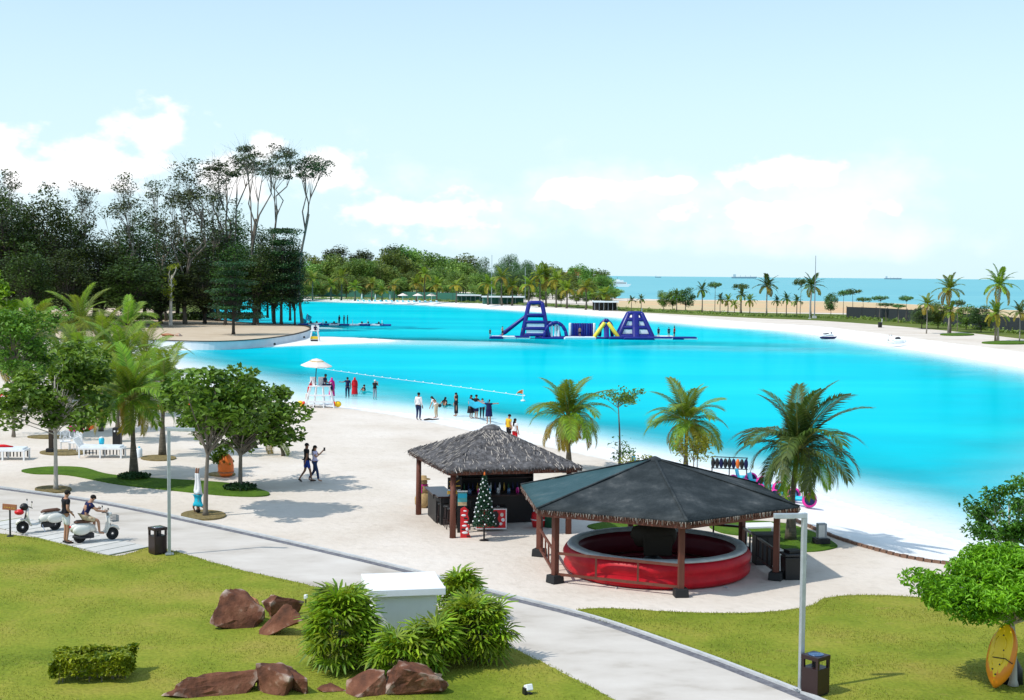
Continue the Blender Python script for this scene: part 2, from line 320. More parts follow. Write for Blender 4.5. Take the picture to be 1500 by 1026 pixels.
m, n, l = new_mat('sea_water')
t = n('ShaderNodeTexCoord'); z = n('ShaderNodeTexNoise'); mpp = n('ShaderNodeMapping'); mpp.inputs['Scale'].default_value = (0.15, 0.5, 1); l(t.outputs['Object'], mpp.inputs[0]); l(mpp.outputs[0], z.inputs['Vector']); z.inputs['Scale'].default_value = 0.03; z.inputs['Detail'].default_value = 8
c = ramp(n, l, z.outputs[0], [(0.35, (0.055, 0.36, 0.42)), (0.65, (0.10, 0.42, 0.46))])
p = n('ShaderNodeBsdfPrincipled'); l(c, p.inputs['Base Color']); p.inputs['Roughness'].default_value = 0.35; p.inputs['Specular IOR Level'].default_value = 0.12
o = n('ShaderNodeOutputMaterial'); l(p.outputs[0], o.inputs[0])
sm = MB(); sx = [at(x_, y_).xy for x_, y_ in ((845, 421), (890, 434), (940, 441), (1280, 446), (1500, 458), (2300, 560))]+[Vector((60000, 250)), Vector((60000, 60000)), Vector((1500, 60000)), Vector((60, 1700))]
sm.add([(q.x, q.y, ZW-.01) for q in sx], list(tessellate_polygon([[Vector((q.x, q.y, 0)) for q in sx]]))); kind(sm.build('sea', 'sea_water'), 'structure')

# ------------------------------------------------------------------ ground surfaces
def lawn_mat(name, stops, dry, scale=0.5):
    m, n, l = new_mat(name)
    t = n('ShaderNodeTexCoord'); z = n('ShaderNodeTexNoise'); l(t.outputs['Object'], z.inputs['Vector']); z.inputs['Scale'].default_value = scale; z.inputs['Detail'].default_value = 9; z.inputs['Roughness'].default_value = 0.62
    c = ramp(n, l, z.outputs[0], stops)
    zz = n('ShaderNodeTexNoise'); mpp = n('ShaderNodeMapping'); mpp.inputs['Scale'].default_value = (0.6, 1.2, 1); l(t.outputs['Object'], mpp.inputs[0]); l(mpp.outputs[0], zz.inputs['Vector']); zz.inputs['Scale'].default_value = 1.1; zz.inputs['Detail'].default_value = 10; zz.inputs['Roughness'].default_value = 0.7
    f = ramp(n, l, zz.outputs[0], [(0.60, (0, 0, 0)), (0.78, (1, 1, 1))]); mx = n('ShaderNodeMix'); mx.data_type = 'RGBA'; l(f, mx.inputs[0]); l(c, mx.inputs[6]); mx.inputs[7].default_value = (*dry, 1)
    zf = n('ShaderNodeTexNoise'); l(t.outputs['Object'], zf.inputs['Vector']); zf.inputs['Scale'].default_value = 9.0; zf.inputs['Detail'].default_value = 6
    ff = ramp(n, l, zf.outputs[0], [(0.3, (0.78, 0.80, 0.74)), (0.62, (1.08, 1.08, 1.06))]); mu = n('ShaderNodeMix'); mu.data_type = 'RGBA'; mu.blend_type = 'MULTIPLY'; mu.inputs[0].default_value = 0.8; l(mx.outputs[2], mu.inputs[6]); l(ff, mu.inputs[7])
    p = n('ShaderNodeBsdfPrincipled'); p.inputs['Roughness'].default_value = 0.95; p.inputs['Specular IOR Level'].default_value = 0.1; l(mu.outputs[2], p.inputs['Base Color'])
    b = n('ShaderNodeBump'); b.inputs['Strength'].default_value = 0.9; b.inputs['Distance'].default_value = 0.05; l(zf.outputs[0], b.inputs['Height']); l(b.outputs[0], p.inputs['Normal'])
    o = n('ShaderNodeOutputMaterial'); l(p.outputs[0], o.inputs[0])
lawn_mat('lawn', [(0.32, (0.12, 0.165, 0.016)), (0.43, (0.185, 0.225, 0.024)), (0.53, (0.235, 0.25, 0.033)), (0.63, (0.28, 0.255, 0.048)), (0.75, (0.33, 0.27, 0.07))], (0.30, 0.235, 0.07), 0.30)
lawn_mat('islet_grass', [(0.3, (0.045, 0.10, 0.010)), (0.6, (0.085, 0.16, 0.014)), (0.8, (0.13, 0.18, 0.02))], (0.14, 0.14, 0.03), 0.8)
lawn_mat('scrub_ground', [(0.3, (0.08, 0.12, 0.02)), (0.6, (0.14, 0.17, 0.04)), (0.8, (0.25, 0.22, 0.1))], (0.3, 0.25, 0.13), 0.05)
surf('mulch', [(0.13, 0.10, 0.045), (0.22, 0.17, 0.07), (0.30, 0.22, 0.10)], rough=1, scale=6, bump=1.0, bscale=30)
surf('concrete', [(0.3, (0.40, 0.355, 0.305)), (0.45, (0.52, 0.475, 0.425)), (0.6, (0.57, 0.525, 0.475)), (0.72, (0.61, 0.57, 0.52))], rough=0.85, scale=0.45, detail=9, bump=0.1, bscale=20, stretch=(1, 1.6, 1))
surf('drain', [(0.085, 0.085, 0.10), (0.15, 0.15, 0.17), (0.22, 0.22, 0.23)], rough=0.9, scale=5, bump=0.6, bscale=24)
surf('kerb', [(0.42, 0.43, 0.43), (0.56, 0.57, 0.57)], rough=0.9, scale=3, bump=0.3)
surf('laterite', [(0.55, 0.33, 0.17), (0.62, 0.42, 0.24), (0.5, 0.42, 0.24), (0.66, 0.5, 0.34)], rough=1, scale=0.04, detail=8, stretch=(0.4, 1, 1))
surf('slab', [(0.50, 0.49, 0.46), (0.58, 0.57, 0.54)], rough=0.9, scale=2.0, bump=0.15, rand=0.08)
surf('brick_edge', [(0.16, 0.085, 0.06), (0.26, 0.16, 0.11)], rough=0.95, scale=6, bump=0.6)
def sheet(name, px, mat_, z, smooth=6, jit=0.0, closed_px=True):
    pts = smooth_loop([at(*q).xy for q in px], smooth, True, jit) if smooth else [at(*q).xy for q in px]
    mb = MB(); tr = tessellate_polygon([[Vector((q.x, q.y, 0)) for q in pts]])
    mb.add([(q.x, q.y, z) for q in pts]+[(q.x, q.y, -0.05) for q in pts], list(tr)+[(i, (i+1) % len(pts), len(pts)+(i+1) % len(pts), len(pts)+i) for i in range(len(pts))])
    return kind(mb.build(name, mat_), 'structure')
DR = [(-330, 672), (-150, 696), (0, 717), (150, 739), (330, 777), (480, 811), (600, 840), (720, 872), (860, 908), (1000, 956), (1100, 994), (1170, 1022), (1260, 1062), (1400, 1130)]
LE = [(-330, 742), (-60, 776), (60, 790), (160, 815), (218, 803), (250, 807), (350, 835), (465, 861), (600, 896), (740, 947), (830, 989), (905, 1030), (960, 1062), (1060, 1130)]
drain_c = smooth_loop([at(*q).xy for q in DR], 8, False); lawn_e = smooth_loop([at(*q).xy for q in LE], 6, False)
pb = MB(); pts = drain_c+list(reversed(lawn_e)); tr = tessellate_polygon([[Vector((q.x, q.y, 0)) for q in pts]])
pb.add([(q.x, q.y, 0.006) for q in pts], list(tr)); kind(pb.build('footpath', 'concrete'), 'structure')
pts = smooth_loop([at(*q).xy for q in LE], 14, False, 0.02)+[at(1060, 1500).xy, at(-2200, 1500).xy, at(-600, 735).xy]; lb = MB(); tr = tessellate_polygon([[Vector((q.x, q.y, 0)) for q in pts]])
lb.add([(q.x, q.y, 0.02) for q in pts]+[(q.x, q.y, -.04) for q in pts], list(tr)+[(i, (i+1) % len(pts), len(pts)+(i+1) % len(pts), len(pts)+i) for i in range(len(pts))]); kind(lb.build('lawn', 'lawn'), 'structure')
def ribbon(name, line, off0, off1, z0, z1, mat_):
    mb = MB(); V = []; n_ = len(line)
    for i, q in enumerate(line):
        d = (line[min(i+1, n_-1)]-line[max(i-1, 0)]).normalized(); w = Vector((-d.y, d.x))
        for o_ in (off0, off1):
            for zz in (z0, z1): V.append((q.x+w.x*o_, q.y+w.y*o_, zz))
    Fc = []
    for i in range(n_-1):
        a, b = i*4, i*4+4; Fc += [(a+1, a+3, b+3, b+1), (a, a+1, b+1, b), (a+2, b+2, b+3, a+3)]
    mb.add(V, Fc); return kind(mb.build(name, mat_), 'structure')
ribbon('drain_channel', drain_c, -0.06, 0.20, 0, 0.011, 'drain')
ribbon('kerb', drain_c, 0.203, 0.30, -0.02, 0.07, 'kerb')
sheet('lawn_by_gazebo', [(848, 898), (870, 892), (920, 893), (990, 897), (1060, 899), (1130, 897), (1185, 889), (1206, 878), (1240, 873), (1300, 873), (1380, 877), (1500, 880), (1750, 892), (2300, 930), (2300, 1500), (1700, 1400), (1290, 1066), (1190, 1021), (1115, 991), (1012, 953), (940, 928)], 'lawn', 0.016, 5, 0.015)
sheet('grass_islet', [(32, 690), (70, 685), (120, 686), (160, 696), (230, 702), (300, 706), (350, 711), (392, 722), (385, 728), (330, 727), (240, 718), (170, 710), (100, 697), (50, 695)], 'islet_grass', 0.05)
sheet('grass_islet_by_gazebo', [(1040, 770), (1090, 764), (1150, 768), (1195, 782), (1224, 798), (1222, 804), (1190, 809), (1150, 806), (1120, 790), (1060, 782)], 'islet_grass', 0.04)
sheet('grass_islet_behind_gazebo', [(860, 772), (900, 764), (950, 762), (985, 766), (960, 776), (900, 780)], 'islet_grass', 0.04)
for nm, x, y, a, b in (('mulch_ring', 78, 718, 27, 5), ('mulch_ring', 298, 756, 33, 7), ('mulch_ring', 92, 664, 34, 4), ('mulch_ring', 325, 696, 20, 3), ('mulch_ring', 232, 672, 26, 4), ('mulch_ring', 70, 641, 30, 2.5), ('mulch_ring', 195, 698, 22, 5)):
    sheet(nm, [(x+a*math.cos(k*math.pi/5), y+b*math.sin(k*math.pi/5)) for k in range(10)], 'mulch', 0.06)
for x, y, a, b in ((1402, 491, 25, 1.6), (1478, 503, 40, 2.2)): sheet('grass_islet_far', [(x+a*math.cos(k*math.pi/5), y+b*math.sin(k*math.pi/5)) for k in range(10)], 'islet_grass', 0.15)
sheet('bare_earth', [(890, 442), (1000, 440.5), (1150, 441.5), (1290, 444), (1420, 452), (1600, 460), (1700, 478), (1500, 476), (1340, 462), (1250, 459), (1100, 457), (960, 452.5), (890, 448)], 'laterite', 0.05, 4)
sheet('scrub_verge', [(390, 432), (600, 436.5), (760, 443), (900, 450), (960, 453), (1100, 458.5), (1260, 462), (1380, 470), (1520, 488), (1700, 505), (1700, 520), (1500, 497), (1400, 486), (1300, 477), (1200, 470), (1100, 466), (960, 459), (880, 454), (760, 446), (600, 438.5), (390, 434)], 'scrub_ground', 0.09, 3)
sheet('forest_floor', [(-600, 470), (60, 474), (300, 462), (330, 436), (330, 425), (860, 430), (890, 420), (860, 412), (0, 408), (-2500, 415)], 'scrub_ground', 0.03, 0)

# dark brick edging along the beach, brick by brick
line = smooth_loop([at(*q).xy for q in ((1150, 757), (1215, 785), (1260, 800), (1330, 818), (1405, 829), (1500, 837), (1640, 846))], 30, False)
edge_root = kind(obj('beach_edging', None, None, (0, 0, 0)), 'structure')
bme = MB().box((0, 0, 0.06), (0.235, 0.12, 0.12)).mesh('brick', 'brick_edge')
acc_, last = 0.0, line[0]
for i in range(1, len(line)):
    seg = (line[i]-last); L_ = seg.length; k = int(L_/0.25)
    if k < 1: continue
    for j in range(k):
        q = last+seg*((j+.5)/k); obj('brick', bme, edge_root, (q.x, q.y, -0.03+random.uniform(-.01, .012)), math.atan2(seg.y, seg.x)+random.uniform(-.06, .06))
    last = line[i]
# concrete parking slabs in the lawn
A0, A1 = at(8, 777), at(160, 815); U = at(218, 803)-at(160, 815)
park = kind(obj('scooter_parking', None, None, (0, 0, 0)), 'structure')
ns = 9
q0 = A0+(A0-A1)*.25; kind(MB().prism([(v.x, v.y) for v in (q0, A1, A1+U, q0+U)], .004, .021).build('parking_bed', 'scrub_ground'), 'structure')
for i in range(-2, ns):
    p0 = A0.lerp(A1, (i+0.04)/ns); p1 = A0.lerp(A1, (i+0.96)/ns)
    mb = MB(); q = [p0, p1, p1+U, p0+U]; mb.prism([(v.x, v.y) for v in q], 0.0, 0.045); mb.build('slab', 'slab', park)
# ------------------------------------------------------------------ vegetation materials
leaf('leaf_forest', (0.012, 0.030, 0.005), (0.070, 0.125, 0.018), 0.2, 0.16, 0.4, hue=.03)
leaf('leaf_layered', (0.010, 0.034, 0.010), (0.035, 0.11, 0.025), 0.15, 0.2, 0.15)
leaf('leaf_sparse', (0.018, 0.034, 0.010), (0.080, 0.115, 0.028), 0.2, 0.3, 0.2)
leaf('leaf_far', (0.060, 0.14, 0.022), (0.27, 0.38, 0.07), 0.3, 0.10, 0.35, hue=0.03)
leaf('leaf_far_dark', (0.034, 0.090, 0.026), (0.14, 0.25, 0.07), 0.25, 0.10, 0.3)
leaf('leaf_plaza', (0.030, 0.095, 0.008), (0.17, 0.34, 0.030), 0.28, 0.9, 0.15)
leaf('leaf_bright', (0.055, 0.16, 0.006), (0.28, 0.50, 0.015), 0.35, 0.8, 0.1)
leaf('leaf_lime', (0.10, 0.15, 0.008), (0.30, 0.34, 0.02), 0.35, 0.8, 0.1)
leaf('leaf_feather', (0.028, 0.085, 0.008), (0.12, 0.26, 0.02), 0.3, 1.0, 0.1)
leaf('frond_green', (0.045, 0.110, 0.006), (0.23, 0.35, 0.02), 0.30, 0.5, 0.30, hue=0.025)
leaf('frond_old', (0.16, 0.14, 0.012), (0.42, 0.34, 0.03), 0.35, 0.5, 0.25, hue=0.02)
leaf('frond_dark', (0.020, 0.050, 0.008), (0.095, 0.15, 0.02), 0.25, 0.5, 0.2)
leaf('frond_lime', (0.065, 0.13, 0.008), (0.26, 0.34, 0.025), 0.35, 0.4, 0.25)
leaf('fan_leaf', (0.060, 0.14, 0.006), (0.34, 0.46, 0.02), 0.35, 0.6, 0.35, hue=0.02)
leaf('hedge_leaf', (0.06, 0.15, 0.006), (0.34, 0.42, 0.015), 0.3, 3.0, 0.1)
leaf('flower_red', (0.5, 0.03, 0.02), (0.7, 0.10, 0.04), 0.3, 2, 0.1)
surf('bark', [(0.12, 0.10, 0.08), (0.24, 0.21, 0.17)], rough=0.95, scale=3, bump=0.7, stretch=(1, 1, .25))
surf('bark_dark', [(0.035, 0.03, 0.025), (0.09, 0.075, 0.06)], rough=0.95, scale=2, bump=0.6, stretch=(1, 1, .25))
surf('bark_pale', [(0.36, 0.33, 0.28), (0.52, 0.49, 0.43)], rough=0.9, scale=3, bump=0.4, stretch=(1, 1, .3))
surf('palm_bark', [(0.09, 0.075, 0.055), (0.19, 0.165, 0.125)], rough=0.95, scale=7, bump=0.9, stretch=(.3, .3, 2.2))
surf('palm_bark_pale', [(0.27, 0.24, 0.20), (0.38, 0.35, 0.30)], rough=0.95, scale=7, bump=0.6, stretch=(.3, .3, 2.2))
surf('rachis', [(0.16, 0.17, 0.03), (0.28, 0.27, 0.06)], rough=0.6, scale=3)

# ------------------------------------------------------------------ foliage generators
def rnd_unit(n, rng):
    v = rng.normal(size=(n, 3)); return v/np.linalg.norm(v, axis=1)[:, None]
def leaf_cloud(C, size, rng, up=0.6, droop=0.0, fold=False, aspect=0.5):
    """one small leaf (folded pair of quads, or a single quad) at every point of C"""
    n = len(C); nrm = rnd_unit(n, rng); nrm[:, 2] = np.abs(nrm[:, 2])+up; nrm /= np.linalg.norm(nrm, axis=1)[:, None]
    t = rnd_unit(n, rng); t[:, 2] -= droop; t -= (t*nrm).sum(1)[:, None]*nrm; t /= np.linalg.norm(t, axis=1)[:, None]
    b = np.cross(nrm, t); s = size*rng.uniform(0.6, 1.35, (n, 1))
    if not fold:
        V = np.stack([C-t*s*.5, C+b*s*aspect*.5+t*s*.05, C+t*s*.5, C-b*s*aspect*.5+t*s*.05], 1).reshape(-1, 3)
        return V, np.arange(4*n).reshape(n, 4)
    k = nrm*s*0.10
    V = np.stack([C-t*s*.5, C+t*s*.5-k, C-b*s*aspect*.42-t*s*.05+k, C-b*s*aspect*.40+t*s*.28+k, C+b*s*aspect*.42-t*s*.05+k, C+b*s*aspect*.40+t*s*.28+k], 1).reshape(-1, 3)
    i = np.arange(n)[:, None]*6
    return V, np.concatenate([i+[0, 1, 3, 2], i+[0, 4, 5, 1]], 0)
def make_tree(name, seed, h, crown, ncl, per, clr, lsize, lmat, bmat, tr=0.25, fork=0.4, shell=0.5, flat=0.6, fold=False, limbs=None, low=-0.6, up=0.6, aspect=0.55, droop=0.0, tiers=None, extra=None, bend=0.03, lr=0.35, bare=0, lobe=0.0, leaders=0):
    """tapered trunk, limbs reaching every leaf clump, leaves spread through the clumps; returns trunk mesh, crown mesh"""
    rng = np.random.default_rng(seed); rx, ry, rz_, cz = crown; ph0 = rng.uniform(0, 6.28)
    bx, by = rng.normal(0, bend*h, 2); top = Vector((bx, by, cz+rz_*0.3)); cen = []
    if tiers:
        for (tz, trad, k) in tiers:
            for j in range(k):
                a = 2*math.pi*(j+rng.uniform(-.3, .3))/k; q = trad*rng.uniform(.35, 1.0); cen.append(Vector((bx*tz/h+q*math.cos(a), by*tz/h+q*math.sin(a), tz+rng.normal(0, .15*clr))))
    else:
        while len(cen) < ncl:
            d = Vector(rnd_unit(1, rng)[0]); u = rng.uniform(shell**3, 1)**(1/3)
            if lobe: u *= 1-lobe+lobe*1.7*max(0, .5+.5*math.sin(3*math.atan2(d.y, d.x)+ph0+2.2*d.z))*(.6+.4*math.sin(5*d.z+ph0*2))+(.28 if rng.random() < .12 else 0)
            if d.z*u < low: continue
            cen.append(Vector((bx+d.x*u*rx, by+d.y*u*ry, cz+d.z*u*rz_)))
    mb = MB(); zf = h*fork
    tp = [Vector((bx*t*t, by*t*t, top.z*t)) for t in (0, .05, .25, .5, .75, 1)]
    lead = []
    if leaders:                                                  # several sinuous leaders instead of one straight pole
        zt = h*(fork+.16); tw_ = lambda z: Vector((bx*(z/top.z)**2+.02*h*math.sin(z/h*7+ph0), by*(z/top.z)**2+.02*h*math.cos(z/h*6+ph0), z))
        mb.tube([tw_(zt*i/7) for i in range(8)], [tr*1.4, tr*1.05]+[tr*(1-.05*i) for i in range(6)], 8)
        for k in range(leaders):
            a = 2*math.pi*(k+rng.uniform(-.3, .3))/leaders; p0 = tw_(h*fork+(zt-h*fork)*rng.uniform(-.35, 1)); e = Vector((bx+rx*.62*math.cos(a)*rng.uniform(.4, 1), by+ry*.62*math.sin(a), cz-rz_*rng.uniform(.1, .7))); w1, w2 = [Vector((rng.normal(0, .022*h), rng.normal(0, .022*h), 0)) for _ in (0, 1)]
            L = [p0, p0.lerp(e, .28)+w1+Vector((0, 0, .02*h)), p0.lerp(e, .6)+w2, p0.lerp(e, .85)-w1*.4, e]; lead.append(L); mb.tube(L, [tr*.62, tr*.5, tr*.4, tr*.3, tr*.16], 6)
    else: mb.tube(tp, [tr*1.5, tr*1.1, tr*.95, tr*.75, tr*.5, tr*.18], 8)
    for q in (cen if limbs is None else cen[:limbs]):
        z0 = min(zf+(q.z-zf)*rng.uniform(0.05, 0.45), q.z*0.92) if q.z > zf else q.z*rng.uniform(.8, .95)
        t = max(0.05, z0/top.z); p0 = Vector((bx*t*t, by*t*t, z0)); md = p0.lerp(q, .5)+Vector((rng.normal(0, .04*h), rng.normal(0, .04*h), rng.uniform(.0, .05)*h))*0.6
        r0 = tr*lr*rng.uniform(.7, 1.1)
        if lead: L = min(lead, key=lambda g_: (g_[-1]-q).length+rng.uniform(0, .06*h)); p0 = L[rng.integers(2, 5)]; md = p0.lerp(q, .5)+Vector((rng.normal(0, .012*h), rng.normal(0, .012*h), .012*h))
        mb.tube([p0, p0.lerp(md, .6)+(md-p0)*.05, md, q], [r0, r0*.75, r0*.55, r0*.22], 5, cap=False)
        for _ in range(bare):
            e = q+Vector((rng.normal(0, .06*h), rng.normal(0, .06*h), rng.uniform(.02, .09)*h)); mb.tube([md.lerp(q, rng.uniform(0, .8)), e], [r0*.35, r0*.08], 4, cap=False)
    tm = mb.mesh(name+'_trunk', bmat, True)
    P = []
    for q in cen:
        k = int(per*rng.uniform(.6, 1.4)); g = rng.normal(size=(k, 3)); g /= np.maximum(1, np.linalg.norm(g, axis=1)[:, None]/1.7)
        P.append(np.array(q)+g*np.array([clr, clr, clr*flat])*rng.uniform(.65, 1.25))
    V, Qd = leaf_cloud(np.concatenate(P), lsize, rng, up, droop, fold, aspect)
    cm = fast_mesh(name+'_crown', V, Qd, lmat)
    return tm, cm
def put_tree(name, meshes, loc, scale, rz, label, cat='tree', group=None, crown='crown'):
    t = thing(name, label, cat, loc, rz, group); t.scale = (scale,)*3 if isinstance(scale, (int, float)) else scale
    obj('trunk', meshes[0], t); c = kind(obj(crown, meshes[1], t), 'stuff'); return t

def frond_mesh(name, L, a_drop, n=34, mat_='frond_green', lw=0.05, ll=0.62, hang=0.5, seed=0):
    """a feather frond along +X: arching rachis with a row of drooping leaflets on either side"""
    rng = random.Random(seed); P = []; S = 14; x = z = 0.0; a = 0.0
    for i in range(S+1):
        P.append(Vector((x, 0, z))); a = -a_drop*((i+1)/S)**1.4; x += L/S*math.cos(a); z += L/S*math.sin(a)
    def pt(t):
        f = min(t*S, S-1e-6); i = int(f); return P[i].lerp(P[i+1], f-i), (P[i+1]-P[i]).normalized()
    mb = MB(); mb.mat(1); mb.tube([P[i] for i in (0, 3, 6, 9, 12, S)], [.030*L/2.4, .024*L/2.4, .018*L/2.4, .012*L/2.4, .008*L/2.4, .004], 5); mb.mat(0)
    for i in range(n):
        t = .10+.90*(i+.5)/n; p, d = pt(t)
        for s in (-1, 1):
            l_ = ll*L/2.4*(math.sin(math.pi*(.14+.80*t))**.6)*rng.uniform(.8, 1.12); side = Vector((0, s, 0))
            fw = .35+.75*t; v = (side*(1-.25*t)+d*fw+Vector((0, 0, .15))).normalized()
            v2 = (v+Vector((rng.uniform(-.15, .15), rng.uniform(-.1, .1), -hang*rng.uniform(.7, 1.5)))).normalized()
            m_ = p+v*l_*.5; e = m_+v2*l_*.55; w = (d-v*d.dot(v)).normalized()*lw*L/2.4*.5
            mb.add([p-w*.5, p+w*.5, m_+w, m_-w, e], [(0, 1, 2, 3), (3, 2, 4)])
    return mb.mesh(name, [mat_, 'rachis'])
FR = {}
def fronds(key, mats, L=2.4, n=34, lw=0.05):
    FR[key] = [frond_mesh('frond', L, .95, n, mats[0], lw, .58, .45, 1), frond_mesh('frond', L, 1.55, n, mats[0], lw, .70, .9, 2), frond_mesh('frond', L, 1.75, n, mats[0], lw, .72, 1.3, 3), frond_mesh('frond', L, 1.35, n, mats[1], lw, .72, 1.6, 4)]
fronds('young', ('frond_green', 'frond_old'), n=46, lw=.042); fronds('dark', ('frond_dark', 'frond_green'), n=46, lw=.042); fronds('lime', ('frond_lime', 'frond_old'), n=40, lw=.04)
def palm(loc, trunk_h, L, label, key='young', n=20, seed=0, lean=(0, 0), bark='palm_bark', r=0.13, old=3, group=None, sweep=0.0, name='coconut_palm'):
    rng = random.Random(seed); t = thing(name, label, 'palm', loc, 0, group); lx, ly = lean
    mb = MB(); S = 9
    mb.tube([(lx*(i/S)**2, ly*(i/S)**2, trunk_h*i/S) for i in range(S+1)], [r*(1.65-.9*min(1, i*2.2/S)) if i < 4 else r*(.82-.02*i) for i in range(S+1)], 12)
    mb.build('trunk', bark, t, smooth=True)
    top = Vector((lx, ly, trunk_h-.04))
    for i in range(n):
        f = i/(n-1); az_ = i*2.39996+rng.uniform(-.25, .25); e = R(84-112*f**1.05+rng.uniform(-11, 11))
        v = FR[key][0 if f < .25 else 1 if f < .6 else 2] if i < n-old else FR[key][3]
        s = L/2.4*(0.75+.32*math.sin(math.pi*min(1, .25+f*.8)))*rng.uniform(.82, 1.14)
        q = Euler((rng.uniform(-.5, .5), -e, az_), 'XYZ').to_matrix() if False else (Matrix.Rotation(az_+sweep*math.sin(az_), 3, 'Z') @ Matrix.Rotation(-e, 3, 'Y') @ Matrix.Rotation(rng.uniform(-.5, .5), 3, 'X'))
        obj('frond', v, t, top+Vector((math.cos(az_)*.05, math.sin(az_)*.05, (1-f)*.12)), rot=q.to_euler(), scale=s)
    return t
def far_palm(seed, mats, h, L, n=17, bark='palm_bark'):
    rng = random.Random(seed); tr = MB(); tr.tube([(.02*h*math.sin(i), 0, h*i/4) for i in range(5)], [.20, .14, .12, .11, .10], 6); tm = tr.mesh('palm_trunk', bark, True); mb = MB()
    for i in range(n):
        f = i/(n-1); az_ = i*2.39996+rng.uniform(-.3, .3); e = R(80-105*f+rng.uniform(-8, 8)); src = frond_mesh('tmp', L*rng.uniform(.85, 1.1), .6+.8*f, 13, mats[0], .16, .62, .4+.4*f, seed*40+i)
        M = Matrix.Translation((0, 0, h)) @ Matrix.Rotation(az_, 4, 'Z') @ Matrix.Rotation(-e, 4, 'Y'); mb.mat(1 if i >= n-4 else 0)
        mb.add([M @ v.co for v in src.vertices], [tuple(p.vertices) for p in src.polygons]); bpy.data.meshes.remove(src)
    return tm, mb.mesh('palm_crown', list(mats))

# ------------------------------------------------------------------ forest on the left shore
dense = [make_tree('forest_tree', 11+i, 24, (5.2, 5.2, 9.5, 13.5), 62, 110, 1.5, .62, 'leaf_forest', 'bark_dark', .38, .12, .55, .75, low=-.95, aspect=.5) for i in range(4)]
layered = [make_tree('layered_tree', 31+i, 18, (4, 4, 8, 10), 0, 150, 1.1, .42, 'leaf_layered', 'bark_dark', .26, .2, flat=.28, tiers=[(4.2+1.9*k+.3*i, 4.6-.38*k-(1.2 if k % 3 == 2 else 0), 9-k//2) for k in range(7)]) for i in range(2)]
tallbare = [make_tree('umbrella_tree', 41+i, 30, (5.4, 4.2, 2.8, 26.6), 20, 90, .85, .42, 'leaf_sparse', 'bark', .28, .34+.07*i, .35, .38, low=-.8, lr=.28, bare=4, bend=.06, leaders=4) for i in range(3)]
tallbare.append(make_tree('umbrella_tree', 48, 30, (4.4, 3.6, 1.8, 28), 24, 80, .85, .45, 'leaf_layered', 'bark', .28, .5, .2, .4, low=-.8, lr=.28, bare=2, bend=.05, leaders=3))
skeletal = [make_tree('thin_tree', 51+i, 26, (5.0, 4.0, 8, 18.0), 34, 70, .95, .46, 'leaf_sparse', 'bark', .26, .28, .25, .55, low=-.9, lr=.28, bare=4, bend=.05, leaders=5) for i in range(2)]
forest = []
def forest_tree(px, by, ty, w, protos, nominal_h, nominal_w, i, label, name, group, z=0.2):
    g = at(px, by, z); k = g.y/F_PX; H_ = (by-ty)*k; sx_ = w*k/nominal_w
    t = put_tree(name, protos[i % len(protos)], g, (sx_, sx_, H_/nominal_h), random.uniform(0, 6.28), label, 'tree', group); forest.append(t); return t
rng = random.Random(5)
for i, (x, b_, ty, w) in enumerate([(-70, 478, 290, 150), (-15, 474, 300, 140), (25, 478, 268, 130), (72, 476, 260, 110), (110, 472, 300, 100), (150, 476, 335, 110), (190, 472, 325, 110), (185, 478, 370, 110), (235, 474, 385, 110), (270, 468, 365, 110), (300, 474, 385, 90), (318, 470, 335, 90), (350, 468, 345, 80), (-40, 466, 320, 160), (60, 466, 330, 150), (140, 464, 350, 150), (230, 462, 375, 140), (310, 462, 370, 110), (105, 482, 360, 90), (45, 484, 350, 90), (-110, 480, 320, 150), (380, 466, 360, 80), (372, 476, 352, 78), (402, 474, 345, 64), (432, 476, 350, 46), (425, 470, 330, 56), (330, 476, 350, 80), (350, 466, 300, 74), (392, 466, 318, 56), (300, 466, 318, 100), (212, 466, 305, 96), (260, 466, 330, 100), (20, 466, 285, 130)]):
    forest_tree(x, b_, ty, w, dense, 25, 13.5, i, 'dense dark evergreen tree in the wood on the left shore of the lagoon', 'forest_tree', 'dark trees of the shore wood')
for i, (x, b_, ty, w, lab) in enumerate([(342, 490, 372, 92, 'dark green tree with flat layered tiers of foliage on the walled terrace'), (412, 476, 322, 88, 'dark layered tree at the water end of the wood')]):
    forest_tree(x, b_, ty, w, layered, 18, 11, i, lab, 'layered_tree', None)
for i, (x, b_, ty, w, lab) in enumerate([(340, 470, 224, 112, 'tall bare limbed tree fanning out to a thin leafy top above the wood'), (372, 474, 206, 88, 'tallest slender tree of the wood with curved trunk and small umbrella crown'), (400, 472, 214, 70, 'slender forked tree with thin umbrella crown beside the tallest one'), (441, 474, 232, 78, 'tall tree with dense flat dark crown at the water end of the wood')]):
    forest_tree(x, b_, ty, w, tallbare, 30, 11, i, lab, 'umbrella_tree', None)
for i, (x, b_, ty, w, lab) in enumerate([(276, 474, 236, 120, 'tall open branched tree with scant leaves showing sky through its limbs'), (122, 472, 258, 76, 'thin airy tree standing above the dark wood'), (186, 474, 256, 84, 'thin tree with tufted crown rising above the dark wood'), (242, 470, 250, 90, 'nearly bare pale limbed tree in the wood beside the open branched tree'), (12, 470, 250, 90, 'fine twigged tree top above the left end of the dark wood'), (318, 470, 255, 90, 'open twiggy tree between the umbrella crowns and the branched tree')]):
    forest_tree(x, b_, ty, w, skeletal, 26.5, 11.5, i, lab, 'thin_tree', None)
pale = make_tree('pale_tree', 61, 12, (1.6, 1.6, 3.2, 7.5), 9, 60, .55, .4, 'leaf_lime', 'bark_pale', .30, .5, .3, .7, low=-.9, lr=.5)
put_tree('pale_tree', pale, at(250, 478, .2), .98, 2.0, 'pale trunked young tree with yellow green tufts before the dark wood')

